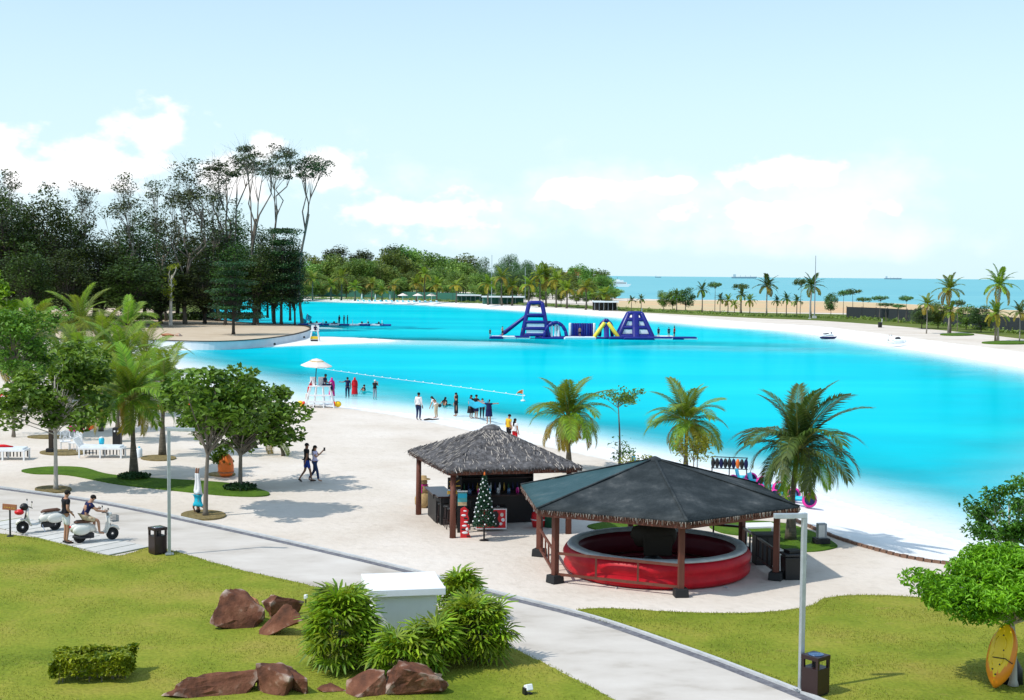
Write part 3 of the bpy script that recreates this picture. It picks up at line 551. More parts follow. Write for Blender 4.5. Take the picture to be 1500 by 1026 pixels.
# ------------------------------------------------------------------ wood along the far shore
farp = [make_tree('far_tree', 71+i, 14, (5, 5, 5.5, 8.2), 40, 90, 1.35, .80, 'leaf_far' if i % 2 == 0 else 'leaf_far_dark', 'bark_dark', .25, .2, .55, .7, low=-.9) for i in range(4)]
fart = [make_tree('far_tall_tree', 81+i, 22, (4.2, 4.2, 8.5, 13), 40, 75, 1.3, .75, 'leaf_far_dark' if i else 'leaf_sparse', 'bark', .28, .3, .45, .7, low=-.9) for i in range(2)]
cas = make_tree('feathery_tree', 91, 16, (3.2, 3.2, 7.2, 8.6), 46, 110, .8, .65, 'leaf_far_dark', 'bark_dark', .2, .1, .3, 1.5, low=-.95, up=0, droop=-1.4, aspect=.22)
TOP = [(380, 372), (430, 385), (460, 372), (490, 352), (520, 350), (545, 362), (570, 358), (600, 366), (640, 378), (670, 374), (700, 380), (740, 374), (780, 382), (810, 388), (850, 392), (880, 396), (905, 418)]
def top_at(x):
    for (x0, y0), (x1, y1) in zip(TOP, TOP[1:]):
        if x0 <= x <= x1: return y0+(y1-y0)*(x-x0)/(x1-x0)
    return 400
x = 372; i = 0
while x < 900:
    for row, (by, f) in enumerate(((430, 1.0), (432.5, .86), (435, .62), (437.5 if x < 700 else 441, .40))):
        xx = x+rng.uniform(-12, 12); ty = top_at(min(xx, 903)); b2 = by+(0 if xx < 600 else (xx-600)*.018); hh = (b2-ty)*f*rng.uniform(.82, 1.12)
        if 700 < xx < 800 and row < 3: forest_tree(xx, b2, b2-hh, 34, [cas], 16.5, 7.5, i, 'dark feathery tree with upright plumes in the far shore wood', 'feathery_tree', 'feathery trees of the far shore', 0)
        elif row == 0 and 470 < xx < 590: forest_tree(xx, b2, b2-hh, 44, fart, 22, 10, i, 'tall broken topped tree rising above the far shore wood', 'far_tall_tree', 'tall trees of the far shore', 0)
        else: forest_tree(xx, b2, b2-hh, max(26, hh*.85), farp, 14.5, 12.5, i+row, 'rounded green tree in the wood on the far shore', 'far_tree', 'round trees of the far shore', 0)
        i += 1
    x += 21
forest_tree(594, 428, 363, 50, farp, 14.5, 12.5, 1, 'dome crowned dark tree standing clear above the far shore wood', 'far_tree', None, 0)
for i, (x, ty) in enumerate(((985, 424), (1004, 421), (972, 424), (1217, 428))): forest_tree(x, 455 if x < 1100 else 464, ty, 22 if i != 1 else 30, farp, 14.5, 12.5, i, ('bushy round tree among the palms on the spit by the bare orange earth' if i < 3 else 'round green tree on the spit beyond the two small boats'), 'spit_tree', 'bushy trees on the spit' if i < 3 else None, 0)
for i, (x, ty, b_) in enumerate(((1415, 446, 484), (1437, 447, 488), (1374, 440, 482), (1350, 449, 482))): forest_tree(x, b_, ty, 36, farp, 14.5, 12.5, i, 'low bushy tree by the dark screen fence on the spit', 'spit_tree', 'low trees by the screen fence', 0)
flatp = [make_tree('flat_tree', 101+i, 6, (2.4, 2.0, .5, 5.2), 12, 60, .5, .38, 'leaf_far_dark', 'bark', .10, .75, .2, .45, low=-.5, lr=.4) for i in range(2)]
for i, (x, ty, b_) in enumerate(((1047, 414, 458), (1084, 416, 459), (1172, 409, 462), (1235, 426, 465), (1249, 424, 465), (1265, 436, 468), (1288, 434, 470), (1298, 444, 472), (1327, 434, 474), (1316, 446, 474), (1402, 440, 486))):
    forest_tree(x, b_, ty, 27, flatp, 5.8, 5.0, i, 'small dark flat topped tree with thin trunk on the spit', 'flat_tree', 'flat topped trees on the spit', 0)
fpp = [far_palm(1, ('frond_dark', 'frond_green'), 5, 2.3), far_palm(2, ('frond_dark', 'frond_green'), 5, 2.3), far_palm(3, ('frond_lime', 'frond_old'), 4, 2.4), far_palm(4, ('frond_lime', 'frond_old'), 5, 2.4, 15)]
fpt = [far_palm(5, ('frond_dark', 'frond_old'), 7, 3.0, 19, 'palm_bark_pale'), far_palm(6, ('frond_green', 'frond_old'), 7, 3.0, 19, 'palm_bark_pale')]
def spit_palm(x, cy, by, proto, h, label, group, s=1.0):
    g = at(x, by, 0); H_ = (by-cy)*g.y/F_PX; k = H_/h
    t = put_tree('palm_tree', proto, g, (s, s, k) if k > 1 else (max(k, .7)*s,)*2+(k,), rng.uniform(0, 6.28), label, 'palm', group)
for x, cy, by in ((925, 440, 457), (939, 438, 457), (991, 432, 457), (1028, 425, 459), (1055, 438, 460), (1086, 432, 460), (1138, 441, 463), (1152, 438, 464), (1167, 441, 465)): spit_palm(x, cy, by, fpp[int(x) % 2], 5, 'small dark palm in the row along the spit', 'small dark palms on the spit', 1.05)
for x, cy, by in ((1066, 440, 460), (1098, 440, 461), (1076, 446, 461)): spit_palm(x, cy, by, fpp[2], 4, 'small yellowing palm in the row along the spit', 'small yellow palms on the spit')
for x, cy, by, lab in ((1123, 419, 463, 'tall windblown palm beside the thin mast on the spit'), (1188, 419, 466, 'tall palm standing at the foot of the thin mast')): spit_palm(x, cy, by, fpt[0], 7, lab, None, 1.25)
for x, cy, by, lab in ((1357, 446, 489, 'pale trunked palm on the left edge of the grass islet by the screen fence'), (1389, 424, 488, 'tallest palm on the grass islet by the screen fence'), (1462, 418, 500, 'tall palm with lone high crown on the grass islet at the fence end')): spit_palm(x, cy, by, fpt[1], 7, lab, None, 1.0)
for x, cy, by, lab in ((1392, 456, 488, 'low yellow palm under the tallest palm by the screen fence'), (1458, 460, 500, 'low yellow palm under the lone high palm at the fence end')): spit_palm(x, cy, by, fpp[2], 4, lab, None, 1.0)
spit_palm(1493, 458, 502, fpt[0], 7, 'dark palm beside the lone high palm at the fence end', None, .9)
for i, (x, cy, by) in enumerate(((435, 424, 441), (458, 412, 440), (485, 415, 440), (500, 410, 440), (520, 418, 441), (545, 418, 441), (610, 412, 442), (622, 406, 442), (640, 414, 443), (577, 420, 442), (715, 412, 447), (735, 410, 448), (750, 416, 448), (790, 408, 450), (800, 400, 450), (815, 414, 451), (830, 420, 452), (858, 424, 454), (885, 428, 455), (775, 420, 450), (560, 424, 442), (668, 420, 444))):
    spit_palm(x, cy, by, fpp[2+i % 2], 4.5, 'yellow green coconut palm at the foot of the far shore wood', 'palms along the far shore', 1.7)

# ------------------------------------------------------------------ plaza trees and palms
palm(at(833, 694, -.05), 2.55, 2.25, 'coconut palm with drooping yellow fronds behind the thatched bar hut', 'young', 30, 3, (-.05, 0), r=.12, old=8)
palm(at(1004, 706, -.05), 2.6, 2.15, 'coconut palm behind the dark roofed gazebo with a thin pole beside it', 'young', 28, 8, (.02, 0), r=.11, old=7)
palm(at(1158, 790, .04), 3.05, 2.7, 'large windswept coconut palm on the grass islet right of the gazebo', 'dark', 34, 12, (.18, 0), r=.13, old=6)
palm(at(196, 697, .05), 3.35, 2.55, 'coconut palm on the long grass islet with dark plants at its foot', 'young', 30, 21, (-.1, 0), r=.14, old=6)
palm(at(238, 668, .0), 3.5, 2.3, 'palm behind the leafy plaza trees beside the black speaker box', 'young', 20, 22, (.1, 0), r=.13)
palm(at(172, 648, .0), 2.9, 2.2, 'palm growing up behind the black speaker box', 'young', 20, 23, (.1, .2), r=.12)
palm(at(148, 632, .0), 3.2, 2.1, 'thin leaning palm behind the white day bed', 'young', 18, 24, (-.3, .2), r=.10)
palm(at(120, 530, .0), 3.9, 4.0, 'broad yellow green palm below the dark wood with fronds catching the sun', 'lime', 22, 25, r=.2, old=3)
palm(at(188, 535, .0), 3.6, 3.4, 'grey green palm with pale upturned fronds before the wood', 'young', 18, 26, r=.18)
palm(at(152, 560, .0), 2.8, 3.5, 'low spreading palm above the end of the terrace wall', 'young', 22, 27, r=.18)
palm(at(45, 560, .0), 4.0, 3.6, 'palm behind the leafy tree beside the white day bed', 'young', 22, 28, r=.16)
palm(at(90, 590, .0), 3.0, 2.7, 'palm hidden to its crown behind the leafy plaza tree', 'lime', 20, 29, r=.15)
palm(at(214, 590, .0), 2.9, 3.1, 'bright palm between the terrace wall and the leafy plaza trees', 'lime', 20, 30, r=.15)
palm(at(20, 600, .0), 3.6, 3.4, 'palm overlapping the bright leafy tree at the plaza edge', 'young', 24, 35, r=.16)
palm(at(180, 610, .0), 3.4, 2.9, 'palm rising between the terrace and the black speaker box', 'young', 24, 36, r=.15)
palm(at(120, 600, .0), 3.0, 3.0, 'low crowned palm among the plaza greenery above the garden chairs', 'young', 24, 37, r=.15)
palm(at(415, 668, 0), .9, 1.7, 'small arching palm behind the walking couple', 'young', 7, 33, (-.6, 0), r=.07, old=1)
def plaza_tree(px, by, seed, h, crown, label, lmat='leaf_plaza', bark='bark', ncl=40, per=60, clr=.36, ls=.22, tr=.085, name='plaza_tree', **k):
    k.setdefault('lobe', .38); m_ = make_tree(name, seed, h, crown, ncl, per, clr, ls, lmat, bark, tr, k.pop('fork', .4), k.pop('shell', .45), k.pop('flat', .6), fold=True, **k)
    return put_tree(name, m_, at(px, by, .03), 1.0, 0.0, label)
plaza_tree(82, 717, 203, 5.2, (2.75, 2.5, 2.1, 4.05), 'leafy tree with pale straight trunk in a mulch ring by the white day bed', 'leaf_plaza', 'bark_pale', ncl=58, per=85, ls=.28, fork=.42)
plaza_tree(352, 716, 204, 4.9, (2.55, 2.3, 2.0, 3.1), 'leafy dark green tree on the right end of the long grass islet', ncl=62, per=90, ls=.28, fork=.25, lr=.45, low=-.95)
plaza_tree(301, 756, 205, 5.0, (2.1, 2.0, 1.5, 4.0), 'leafy tree with forked trunk in a mulch ring where a person stands upside down', ncl=46, per=80, ls=.27, fork=.42, lr=.5)
plaza_tree(20, 640, 206, 6.5, (2.6, 2.3, 2.3, 4.9), 'leafy tree overhanging the white day bed at the edge of the plaza', ncl=60, per=100)
plaza_tree(-20, 590, 207, 8.5, (3.2, 3, 3.2, 6.2), 'bright leafy tree below the dark wood at the plaza edge', 'leaf_bright', ncl=60, per=110, ls=.3, clr=.5)
plaza_tree(908, 684, 208, 3.9, (1.15, 1.0, .35, 3.35), 'slim tree with flat layered crown between the two beach palms', 'leaf_plaza', ncl=13, per=60, clr=.27, ls=.14, tr=.05, fork=.7, flat=.45)
plaza_tree(906, 690, 209, 1.6, (.6, .6, .5, 1.0), 'spindly sapling at the foot of the slim flat crowned tree', ncl=9, per=22, clr=.22, ls=.13, tr=.025)
plaza_tree(1016, 712, 210, 2.3, (.95, .8, .7, 1.65), 'lime green bushy shrub beside the palm behind the gazebo', 'leaf_lime', ncl=14, per=60, clr=.26, ls=.13, tr=.03, name='shrub')
plaza_tree(940, 700, 211, 1.2, (.8, .6, .35, .7), 'low yellow green shrub behind the gazebo roof', 'leaf_lime', ncl=10, per=40, clr=.22, ls=.13, tr=.025, name='shrub')
plaza_tree(1484, 1004, 212, 3.1, (1.80, 1.6, .92, 2.08), 'spreading bright green feathery tree with pale trunk and a yellow kayak under it', 'leaf_bright', 'bark_pale', ncl=135, per=200, clr=.24, ls=.14, lobe=.08, tr=.085, fork=.42, shell=.55, flat=.5, aspect=.32, droop=1.1, low=-.5)
plaza_tree(1478, 876, 213, 3.4, (1.45, 1.2, 1.25, 2.35), 'open dark green tree with red blossom behind the bright spreading tree', 'leaf_feather', 'bark_pale', ncl=34, per=100, clr=.22, ls=.17, tr=.05, fork=.3, flat=.6, aspect=.36, droop=.9)
# ------------------------------------------------------------------ object materials
surf('timber', [(0.10, 0.032, 0.020), (0.16, 0.055, 0.035)], rough=0.6, scale=3, bump=0.3, stretch=(1, 1, .2))
surf('timber_orange', [(0.30, 0.11, 0.05), (0.40, 0.17, 0.09)], rough=0.65, scale=3, bump=0.2, stretch=(1, 1, .2))
surf('roof_felt', [(0.3, (0.013, 0.018, 0.020)), (0.48, (0.024, 0.031, 0.034)), (0.6, (0.042, 0.050, 0.053)), (0.72, (0.095, 0.10, 0.10))], rough=0.8, scale=1.3, detail=12, bump=0.8, bscale=7, spec=0.2, rand=0.1)
surf('roof_felt_sheen_tint', [(0.3, (0.018, 0.055, 0.062)), (0.55, (0.030, 0.075, 0.085)), (0.75, (0.075, 0.11, 0.115))], rough=0.7, scale=1.3, detail=12, bump=0.7, bscale=7, spec=0.25)  # felt of the left panel, with the teal sheen of light put into its colour
surf('thatch', [(0.3, (0.055, 0.050, 0.052)), (0.5, (0.105, 0.10, 0.102)), (0.64, (0.18, 0.172, 0.175)), (0.78, (0.32, 0.31, 0.31))], rough=1.0, scale=5.0, detail=12, bump=1.0, bscale=22)
surf('thatch_cut', [(0.13, 0.065, 0.045), (0.26, 0.15, 0.11)], rough=1.0, scale=9, bump=1.0)
surf('thatch_pale', [(0.30, 0.26, 0.22), (0.5, 0.45, 0.40)], rough=1.0, scale=9)
plain('black_block', (0.012, 0.013, 0.014), 0.7); plain('dark_brown', (0.022, 0.008, 0.008), 0.35, 0.5); plain('black', (0.012, 0.012, 0.013), 0.5); plain('charcoal', (0.03, 0.03, 0.032), 0.6)
plain('red_vinyl', (0.46, 0.006, 0.016), 0.45, 0.25, var=.15); plain('dark_vinyl', (0.17, 0.010, 0.020), 0.5); surf('rim_vinyl', [(0.36, 0.40, 0.40), (0.55, 0.58, 0.57)], rough=0.5, scale=2.5, detail=6)
plain('bull_brown', (0.035, 0.024, 0.014), 0.7); plain('white_paint', (0.80, 0.81, 0.82), 0.5, var=.03); plain('white_plaster', (0.84, 0.86, 0.87), 0.8, 0.2, var=.04, scale=1.0)
plain('galvanised', (0.42, 0.46, 0.48), 0.4, 0.5, 0.5, var=.12, scale=6); plain('grey_metal', (0.22, 0.25, 0.28), 0.4, .5, .3); plain('steel_blue', (0.05, 0.12, 0.25), 0.25, .6, .2)
plain('red', (0.62, 0.012, 0.02), 0.4); plain('orange', (0.75, 0.16, 0.02), 0.5); plain('yellow', (0.86, 0.56, 0.01), 0.35); plain('kayak_orange', (0.80, 0.25, 0.015), 0.35); plain('kayak_red', (0.75, 0.035, 0.015), 0.4)
plain('pink', (0.70, 0.015, 0.30), 0.4); plain('cyan', (0.02, 0.50, 0.68), 0.4); plain('navy', (0.010, 0.014, 0.07), 0.7); plain('blue_vinyl', (0.006, 0.009, 0.19), 0.35, .5, var=.2); plain('white_vinyl', (0.75, 0.80, 0.84), 0.35); plain('yellow_vinyl', (0.85, 0.68, 0.06), 0.35)
plain('umbrella_cloth', (0.72, 0.64, 0.58), 0.9, .1); plain('straw', (0.42, 0.29, 0.14), 0.95, .1, var=.3, scale=20); plain('gold', (0.55, 0.33, 0.05), .5); plain('green_sign', (0.015, 0.10, 0.05), .6); plain('teal_print', (0.10, 0.45, 0.45), .5); plain('sand_print', (0.62, 0.45, 0.25), .6)
plain('glass_dark', (0.01, 0.012, 0.015), 0.08, .6); plain('rubber', (0.012, 0.012, 0.012), .8); plain('cream_paint', (0.74, 0.72, 0.66), 0.25, .6, var=.02); plain('chrome', (0.6, .6, .62), .15, .5, 1.0); plain('brown_seat', (.10, .04, .02), .5)
m = surf('rock', [(0.34, (0.050, 0.021, 0.012)), (0.50, (0.135, 0.050, 0.026)), (0.62, (0.20, 0.085, 0.048)), (0.70, (0.36, 0.23, 0.16))], rough=0.85, scale=1.6, detail=12, bump=0.9, bscale=7, rand=.12)
_n, _l = m.node_tree.nodes, m.node_tree.links                    # worn pale edges
_p = [q for q in _n if q.type == 'BSDF_PRINCIPLED'][0]; _src = _p.inputs['Base Color'].links[0].from_socket; _g = _n.new('ShaderNodeNewGeometry'); _z = _n.new('ShaderNodeTexNoise'); _z.inputs['Scale'].default_value = 3.5; _z.inputs['Detail'].default_value = 8
_t = _n.new('ShaderNodeTexCoord'); _l.new(_t.outputs['Object'], _z.inputs['Vector']); _a = _n.new('ShaderNodeMath'); _a.operation = 'MULTIPLY_ADD'; _l.new(_z.outputs[0], _a.inputs[0]); _a.inputs[1].default_value = .22; _l.new(_g.outputs['Pointiness'], _a.inputs[2])
_r = _n.new('ShaderNodeMapRange'); _l.new(_a.outputs[0], _r.inputs[0]); _r.inputs[1].default_value = .655; _r.inputs[2].default_value = .72; _x = _n.new('ShaderNodeMix'); _x.data_type = 'RGBA'; _l.new(_r.outputs[0], _x.inputs[0]); _l.new(_src, _x.inputs[6]); _x.inputs[7].default_value = (.46, .36, .30, 1); _l.new(_x.outputs[2], _p.inputs['Base Color'])
surf('rock_pale', [(0.30, 0.16, 0.10), (0.46, 0.32, 0.24), (0.60, 0.52, 0.46)], rough=0.9, scale=2.2, detail=8, bump=0.5)
surf('rock_orange', [(0.34, 0.13, 0.06), (0.45, 0.22, 0.12)], rough=0.9, scale=2, bump=.5)
surf('pine', [(0.01, 0.035, 0.018), (0.025, 0.085, 0.04)], rough=.8, scale=14, bump=.8)

# ------------------------------------------------------------------ gazebo over the inflatable ring
GC = Vector((4.43, 41.82, 0)); GR, GE, GH, GPK, GPH = 3.83, 4.50, 2.09, 3.40, 0.10
def hexp(k, r, z=0): a = GPH+k*math.pi/3; return Vector((r*math.sin(a), -r*math.cos(a), z))
g = thing('gazebo', 'open six sided gazebo with dark felt roof over a red inflatable ring', 'gazebo', GC)
for k in range(6):
    a, b, t = hexp(k, GE, GH+.16), hexp(k+1, GE, GH+.16), Vector((0, 0, GPK)); nrm = (b-a).cross(t-a).normalized(); nrm *= (1 if nrm.z > 0 else -1)
    mb = MB(); N = 7; V = []; Fc = []                        # slightly sagging felt panel with thickness
    for s_ in (0, 1):
        for i in range(N+1):
            for j in range(N+1):
                u, v = i/N, j/N; p_ = (a.lerp(b, v)).lerp(t, u); p_ = p_+nrm*(-.05*math.sin(math.pi*u)*math.sin(math.pi*v)+random.gauss(0, .006))-nrm*(.07*s_); V.append(p_)
    W = N+1
    for s_ in (0, 1):
        for i in range(N):
            for j in range(N): q = s_*W*W+i*W+j; Fc.append((q, q+1, q+W+1, q+W))
    for j in range(N): Fc.append((j, j+1, W*W+j+1, W*W+j))
    mb.add(V, Fc); pn = mb.build('roof_panel', 'roof_felt_sheen_tint' if k == 4 else 'roof_felt', g, smooth=True)
    if k == 4: pn['label'] = 'roof panel with its teal light sheen painted in'
    rc = MB(); rc.tube([a+Vector((0, 0, .02)), a.lerp(t, .5)+Vector((0, 0, .02)), t+Vector((0, 0, .01))], [.05, .045, .05], 6, squash=.5); rc.build('ridge_cap', 'roof_felt', g, smooth=True)
    fb = MB(); a2, b2 = hexp(k, GE-.07, GH+.02), hexp(k+1, GE-.07, GH+.02); fb.bar(a2, b2, .06, .17); fb.build('fascia', 'timber', g, bevel=.01)
    fr_ = MB(); d = (b-a); L_ = d.length; n_ = 150; out = Vector((d.y, -d.x, 0)).normalized()
    for i in range(n_):
        q = a+d*((i+random.random())/n_)+out*random.uniform(-.02, .03); h_ = random.uniform(.03, .12); fr_.mat(0 if random.random() < .6 else 1); fr_.bar(q+Vector((0, 0, -.03)), q+Vector((random.uniform(-.03, .03), 0, -.05-h_)), random.uniform(.03, .09), .008)
    kind(fr_.build('thatch_fringe', ['thatch_cut', 'thatch_pale'], g), 'stuff')
    p_ = hexp(k, GR); pm = MB(); pm.box((p_.x, p_.y, GH/2+.16), (.17, .17, GH-.10), GPH+k*math.pi/3); pm.build('post', 'timber', g, bevel=.015)
    ft = MB(); ft.box((p_.x, p_.y, .12), (.40, .40, .24), GPH+k*math.pi/3, taper=.92); ft.build('footing', 'black_block', g, bevel=.02)
    bm_ = MB(); bm_.bar(hexp(k, GR-.05, GH-.06), hexp(k+1, GR-.05, GH-.06), .09, .14); bm_.build('roof_beam', 'timber', g)
    rf = MB(); rf.bar(hexp(k, GE-.1, GH+.04), Vector((0, 0, GPK-.16)), .07, .1); rf.build('rafter', 'timber', g)
cap_ = MB().lathe([(.26, GPK-.10), (.18, GPK+.0), (.05, GPK+.06), (.0, GPK+.07)], n=12); cap_.build('roof_cap', 'roof_felt', g, smooth=True)
def rail(k0, ups, mat_='timber', full=True):
    a, b = hexp(k0, GR), hexp(k0+1, GR)
    for z in (.88, .26): m_ = MB(); m_.bar(a+Vector((0, 0, z)), b+Vector((0, 0, z)), .055, .075); m_.build('rail', mat_, g)
    for i in range(ups): q = a.lerp(b, (i+1)/(ups+1)); m_ = MB(); m_.bar(q+Vector((0, 0, .26)), q+Vector((0, 0, .88)), .05, .05); m_.build('baluster', mat_, g)
rail(-1, 2); rail(-2, 4); rail(1, 7, 'dark_brown'); rail(2, 3, 'dark_brown')
ring = thing('inflatable_ring', 'large red inflatable ring with pale top rim under the gazebo', 'inflatable', GC+Vector((.06, -.35, 0)))
prof = [(2.72, .02), (2.83, .12), (2.85, .25), (2.77, .37), (2.85, .48), (2.87, .60), (2.80, .72), (2.74, .775)]
MB().lathe(prof+[(2.60, .75), (2.60, .02)], n=72, closed=True).build('outer_wall', 'red_vinyl', ring, smooth=True)
MB().lathe([(2.745, .775), (2.70, .84), (2.60, .865), (2.47, .85), (2.40, .77), (2.46, .70)], n=72, closed=True).build('rim', 'rim_vinyl', ring, smooth=True)
MB().lathe([(2.42, .76), (2.36, .55), (2.38, .35), (2.30, .12), (2.45, .05), (2.55, .4)], n=72, closed=True).build('inner_wall', 'dark_vinyl', ring, smooth=True)
MB().lathe([(2.22, .04), (2.22, .10), (0.02, .12), (.01, .04)], n=72).build('floor_mat', 'dark_vinyl', ring, smooth=True)
for r_ in (1.1, 1.65): MB().lathe([(r_-.13, .13), (r_, .20), (r_+.13, .13)], n=48, closed=True).build('floor_tube', 'dark_vinyl', ring, smooth=True)
for a_ in (-.5, .1, .65):
    MB().tube([(2.86*math.sin(a_), -2.86*math.cos(a_), .03), (3.0*math.sin(a_), -3.0*math.cos(a_), .02)], .02, 6).build('anchor_strap', 'rim_vinyl', ring)
bull = thing('ride_block', 'dark brown padded ride body standing in the middle of the inflatable ring', 'ride machine', GC+Vector((-.05, -.3, .10)))
MB().lathe([(.30, 0), (.30, .25), (.16, .32), (.16, .55)], n=16).build('pedestal', 'black', bull, smooth=True)
mb = MB(); mb.tube([(-.62, .12, .86), (-.55, .1, .92), (-.2, 0, .95), (.25, 0, .93), (.6, .02, .90), (.70, .02, .86)], [(.10, .12), (.26, .30), (.34, .38), (.33, .37), (.30, .33), (.12, .14)], 14); mb.build('body', 'bull_brown', bull, smooth=True)
MB().box((.12, -.30, .70), (.86, .05, .62), taper=1.06).build('side_panel', 'bull_brown', bull, bevel=.02)
# things beside the gazebo
m_ = thing('wheeled_bin', 'black lidded plastic bin beside the right gazebo post', 'bin', at(1158, 848)); MB().box((0, 0, .34), (.46, .42, .68), .15, taper=1.12).build('body', 'black', m_, bevel=.02); MB().box((.02, 0, .75), (.58, .54, .07), .15).build('lid', 'charcoal', m_, bevel=.02); MB().box((.05, .02, .83), (.42, .36, .10), .35).build('top_tray', 'black', m_, bevel=.02)
m_ = thing('storage_cabinet', 'black waist high cabinet behind the right gazebo rail', 'cabinet', at(1121, 826)); MB().box((0, 0, .46), (.75, .5, .92), .1).build('body', 'black', m_, bevel=.02); MB().box((0, 0, .95), (.8, .56, .05), .1).build('top', 'charcoal', m_, bevel=.01); MB().box((-.18, -.27, .5), (.33, .02, .7), .1).build('door', 'charcoal', m_); MB().box((.2, -.23, .5), (.33, .02, .7), .1).build('door', 'charcoal', m_)
m_ = thing('table', 'white topped low table on the grass behind the gazebo rail', 'table', at(1112, 792, .04)); MB().box((0, 0, .52), (1.15, .8, .05), .2).build('top', 'white_paint', m_)
for sx_ in (-.5, .5):
    for sy_ in (-.32, .32): MB().box((sx_, sy_, .25), (.06, .06, .5), .2).build('leg', 'white_paint', m_)
m_ = thing('meter_box', 'grey metal meter box on a dark plinth at the tip of the grass islet', 'utility box', at(1203, 796, .04)); MB().box((0, 0, .09), (.5, .4, .18), .2).build('plinth', 'black_block', m_, bevel=.02); MB().box((0, 0, .43), (.30, .22, .5), .2).build('cabinet', 'grey_metal', m_, bevel=.01); MB().box((-.02, -.112, .43), (.22, .01, .4), .2).build('door', 'galvanised', m_)
pole = thing('signal_pole', 'thin grey pole beside the palm behind the gazebo', 'pole', at(1021, 712, -.1)); MB().tube([(0, 0, 0), (0, 0, 2.1)], .03, 8).build('shaft', 'galvanised', pole, smooth=True); MB().lathe([(.09, 0), (.09, .04), (.03, .07)], n=12).build('base', 'galvanised', pole)

# ------------------------------------------------------------------ thatched bar hut
HF, HR, HL, HB = Vector((-2.62, 52.6, 0)), Vector((2.75, 53.9, 0)), Vector((-4.48, 58.6, 0)), Vector((.9, 59.9, 0))
HF, HR, HL = [Vector((at(px, py, 2.3).x, at(px, py, 2.3).y, 0)) for px, py in ((654, 693), (853, 688), (597, 663))]; HB = HL+HR-HF
HC = (HF+HR+HL+HB)/4; HE, HPK = 2.3, 3.55
hut = thing('thatched_bar_hut', 'open bar hut with grey thatched pyramid roof on timber posts', 'hut', HC)
cs = [HF-HC, HR-HC, HB-HC, HL-HC]
for k in range(4):
    a, b, t = cs[k]+Vector((0, 0, HE+.1)), cs[(k+1) % 4]+Vector((0, 0, HE+.1)), Vector((0, 0, HPK)); nrm = (b-a).cross(t-a).normalized(); nrm *= (1 if nrm.z > 0 else -1)
    N = 26; W = N+1; V = []; Fc = []; mb = MB()
    for s_ in (0, 1):
        for i in range(W):
            for j in range(W):
                u, v = i/N, j/N; p_ = a.lerp(b, v).lerp(t, u); rag = random.uniform(-.05, .03) if i == 0 else 0
                V.append(p_+nrm*(random.gauss(0, .012)+.03*math.sin(math.pi*v)-.03*math.sin(math.pi*u))-nrm*(.13*s_*(1-u*.5))+Vector((0, 0, rag)))
    for s_ in (0, 1):
        for i in range(N):
            for j in range(N): q = s_*W*W+i*W+j; Fc.append((q, q+1, q+W+1, q+W))
    for j in range(N): Fc.append((j, j+1, W*W+j+1, W*W+j))
    mb.add(V, Fc); mb.build('roof_slope', 'thatch', hut, smooth=True)
    sh = MB(); d = b-a                                           # loose thatch strands lying on the slope and hanging at its edge
    for i in range(520):
        u = random.random()**1.3*.95; v = random.random(); p_ = a.lerp(b, v).lerp(t, u)+nrm*.03; dn = (a.lerp(b, .5)-t).normalized()+d.normalized()*random.uniform(-.5, .5); L_ = random.uniform(.10, .3)
        sh.mat(random.choice((0, 0, 1))); sh.bar(p_, p_+dn.normalized()*L_-nrm*.02, random.uniform(.012, .03), .006, nrm)
    out = Vector((d.y, -d.x, 0)).normalized()
    for i in range(170):
        q = a+d*random.random()+out*random.uniform(-.05, .02); sh.mat(random.choice((0, 2, 2))); sh.bar(q+Vector((0, 0, -.04)), q+Vector((random.uniform(-.04, .04), 0, -random.uniform(.1, .2))), random.uniform(.02, .06), .01)
    kind(sh.build('loose_thatch', ['thatch', 'thatch_pale', 'thatch_cut'], hut), 'stuff')
    fb = MB(); ins = .94; fb.bar(cs[k]*ins+Vector((0, 0, HE-.04)), cs[(k+1) % 4]*ins+Vector((0, 0, HE-.04)), .07, .15); fb.build('eave_beam', 'timber', hut)
    pm = MB(); q = cs[k]*.86; pm.tube([(q.x, q.y, 0), (q.x, q.y, HE-.02)], [.11, .09], 8); pm.build('post', 'timber', hut, smooth=True)
    rf = MB(); rf.bar(cs[k]*.95+Vector((0, 0, HE-.02)), Vector((0, 0, HPK-.2)), .07, .1); rf.build('rafter', 'timber', hut)
cap_ = MB(); cap_.lathe([(.42, HPK-.19), (.30, HPK-.02), (.10, HPK+.06), (.0, HPK+.07)], n=14, wob=.05); cap_.build('roof_cap', 'thatch', hut, smooth=True)
ux = (HR-HF).normalized(); uy = (HL-HF).normalized(); hang = math.atan2(ux.y, ux.x)
def H(u, v, z=0): return HF+ux*u+uy*v+Vector((0, 0, z))       # hut floor coordinates (metres along front, metres back)
bar = thing('bar_counter', 'dark timber bar counter inside the thatched hut', 'counter', H(2.5, 3.2), hang)
MB().box((-.2, -.1, .5), (3.4, .6, 1.0)).build('front', 'black', bar); MB().box((-.2, -.15, 1.03), (3.7, .85, .06)).build('worktop', 'dark_brown', bar, bevel=.01); MB().box((-1.75, .9, .5), (.5, 1.7, 1.0)).build('side_front', 'black', bar); MB().box((-1.75, .9, 1.032), (.75, 1.8, .055)).build('side_worktop', 'dark_brown', bar)
for i in range(8):
    tag(MB().lathe([(.05, 0), (.06, .02), (.055, .16), (.03, .2), (.0, .21)], n=9).build('cup', ['cyan', 'white_paint', 'cloth_navy', 'pink'][i % 4] if i % 4 != 2 else 'steel_blue', None, H(.95+.36*i, 2.95+.1*(i % 2), 1.06), smooth=True), 'small coloured cup on the bar counter of the thatched hut', 'cup', 'cups on the bar counter')
sh_ = thing('back_shelf', 'dark shelving unit at the back of the bar hut', 'shelf', H(3.1, 4.6), hang); MB().box((0, .2, .95), (2.9, .06, 1.9)).build('back_panel', 'black', sh_)
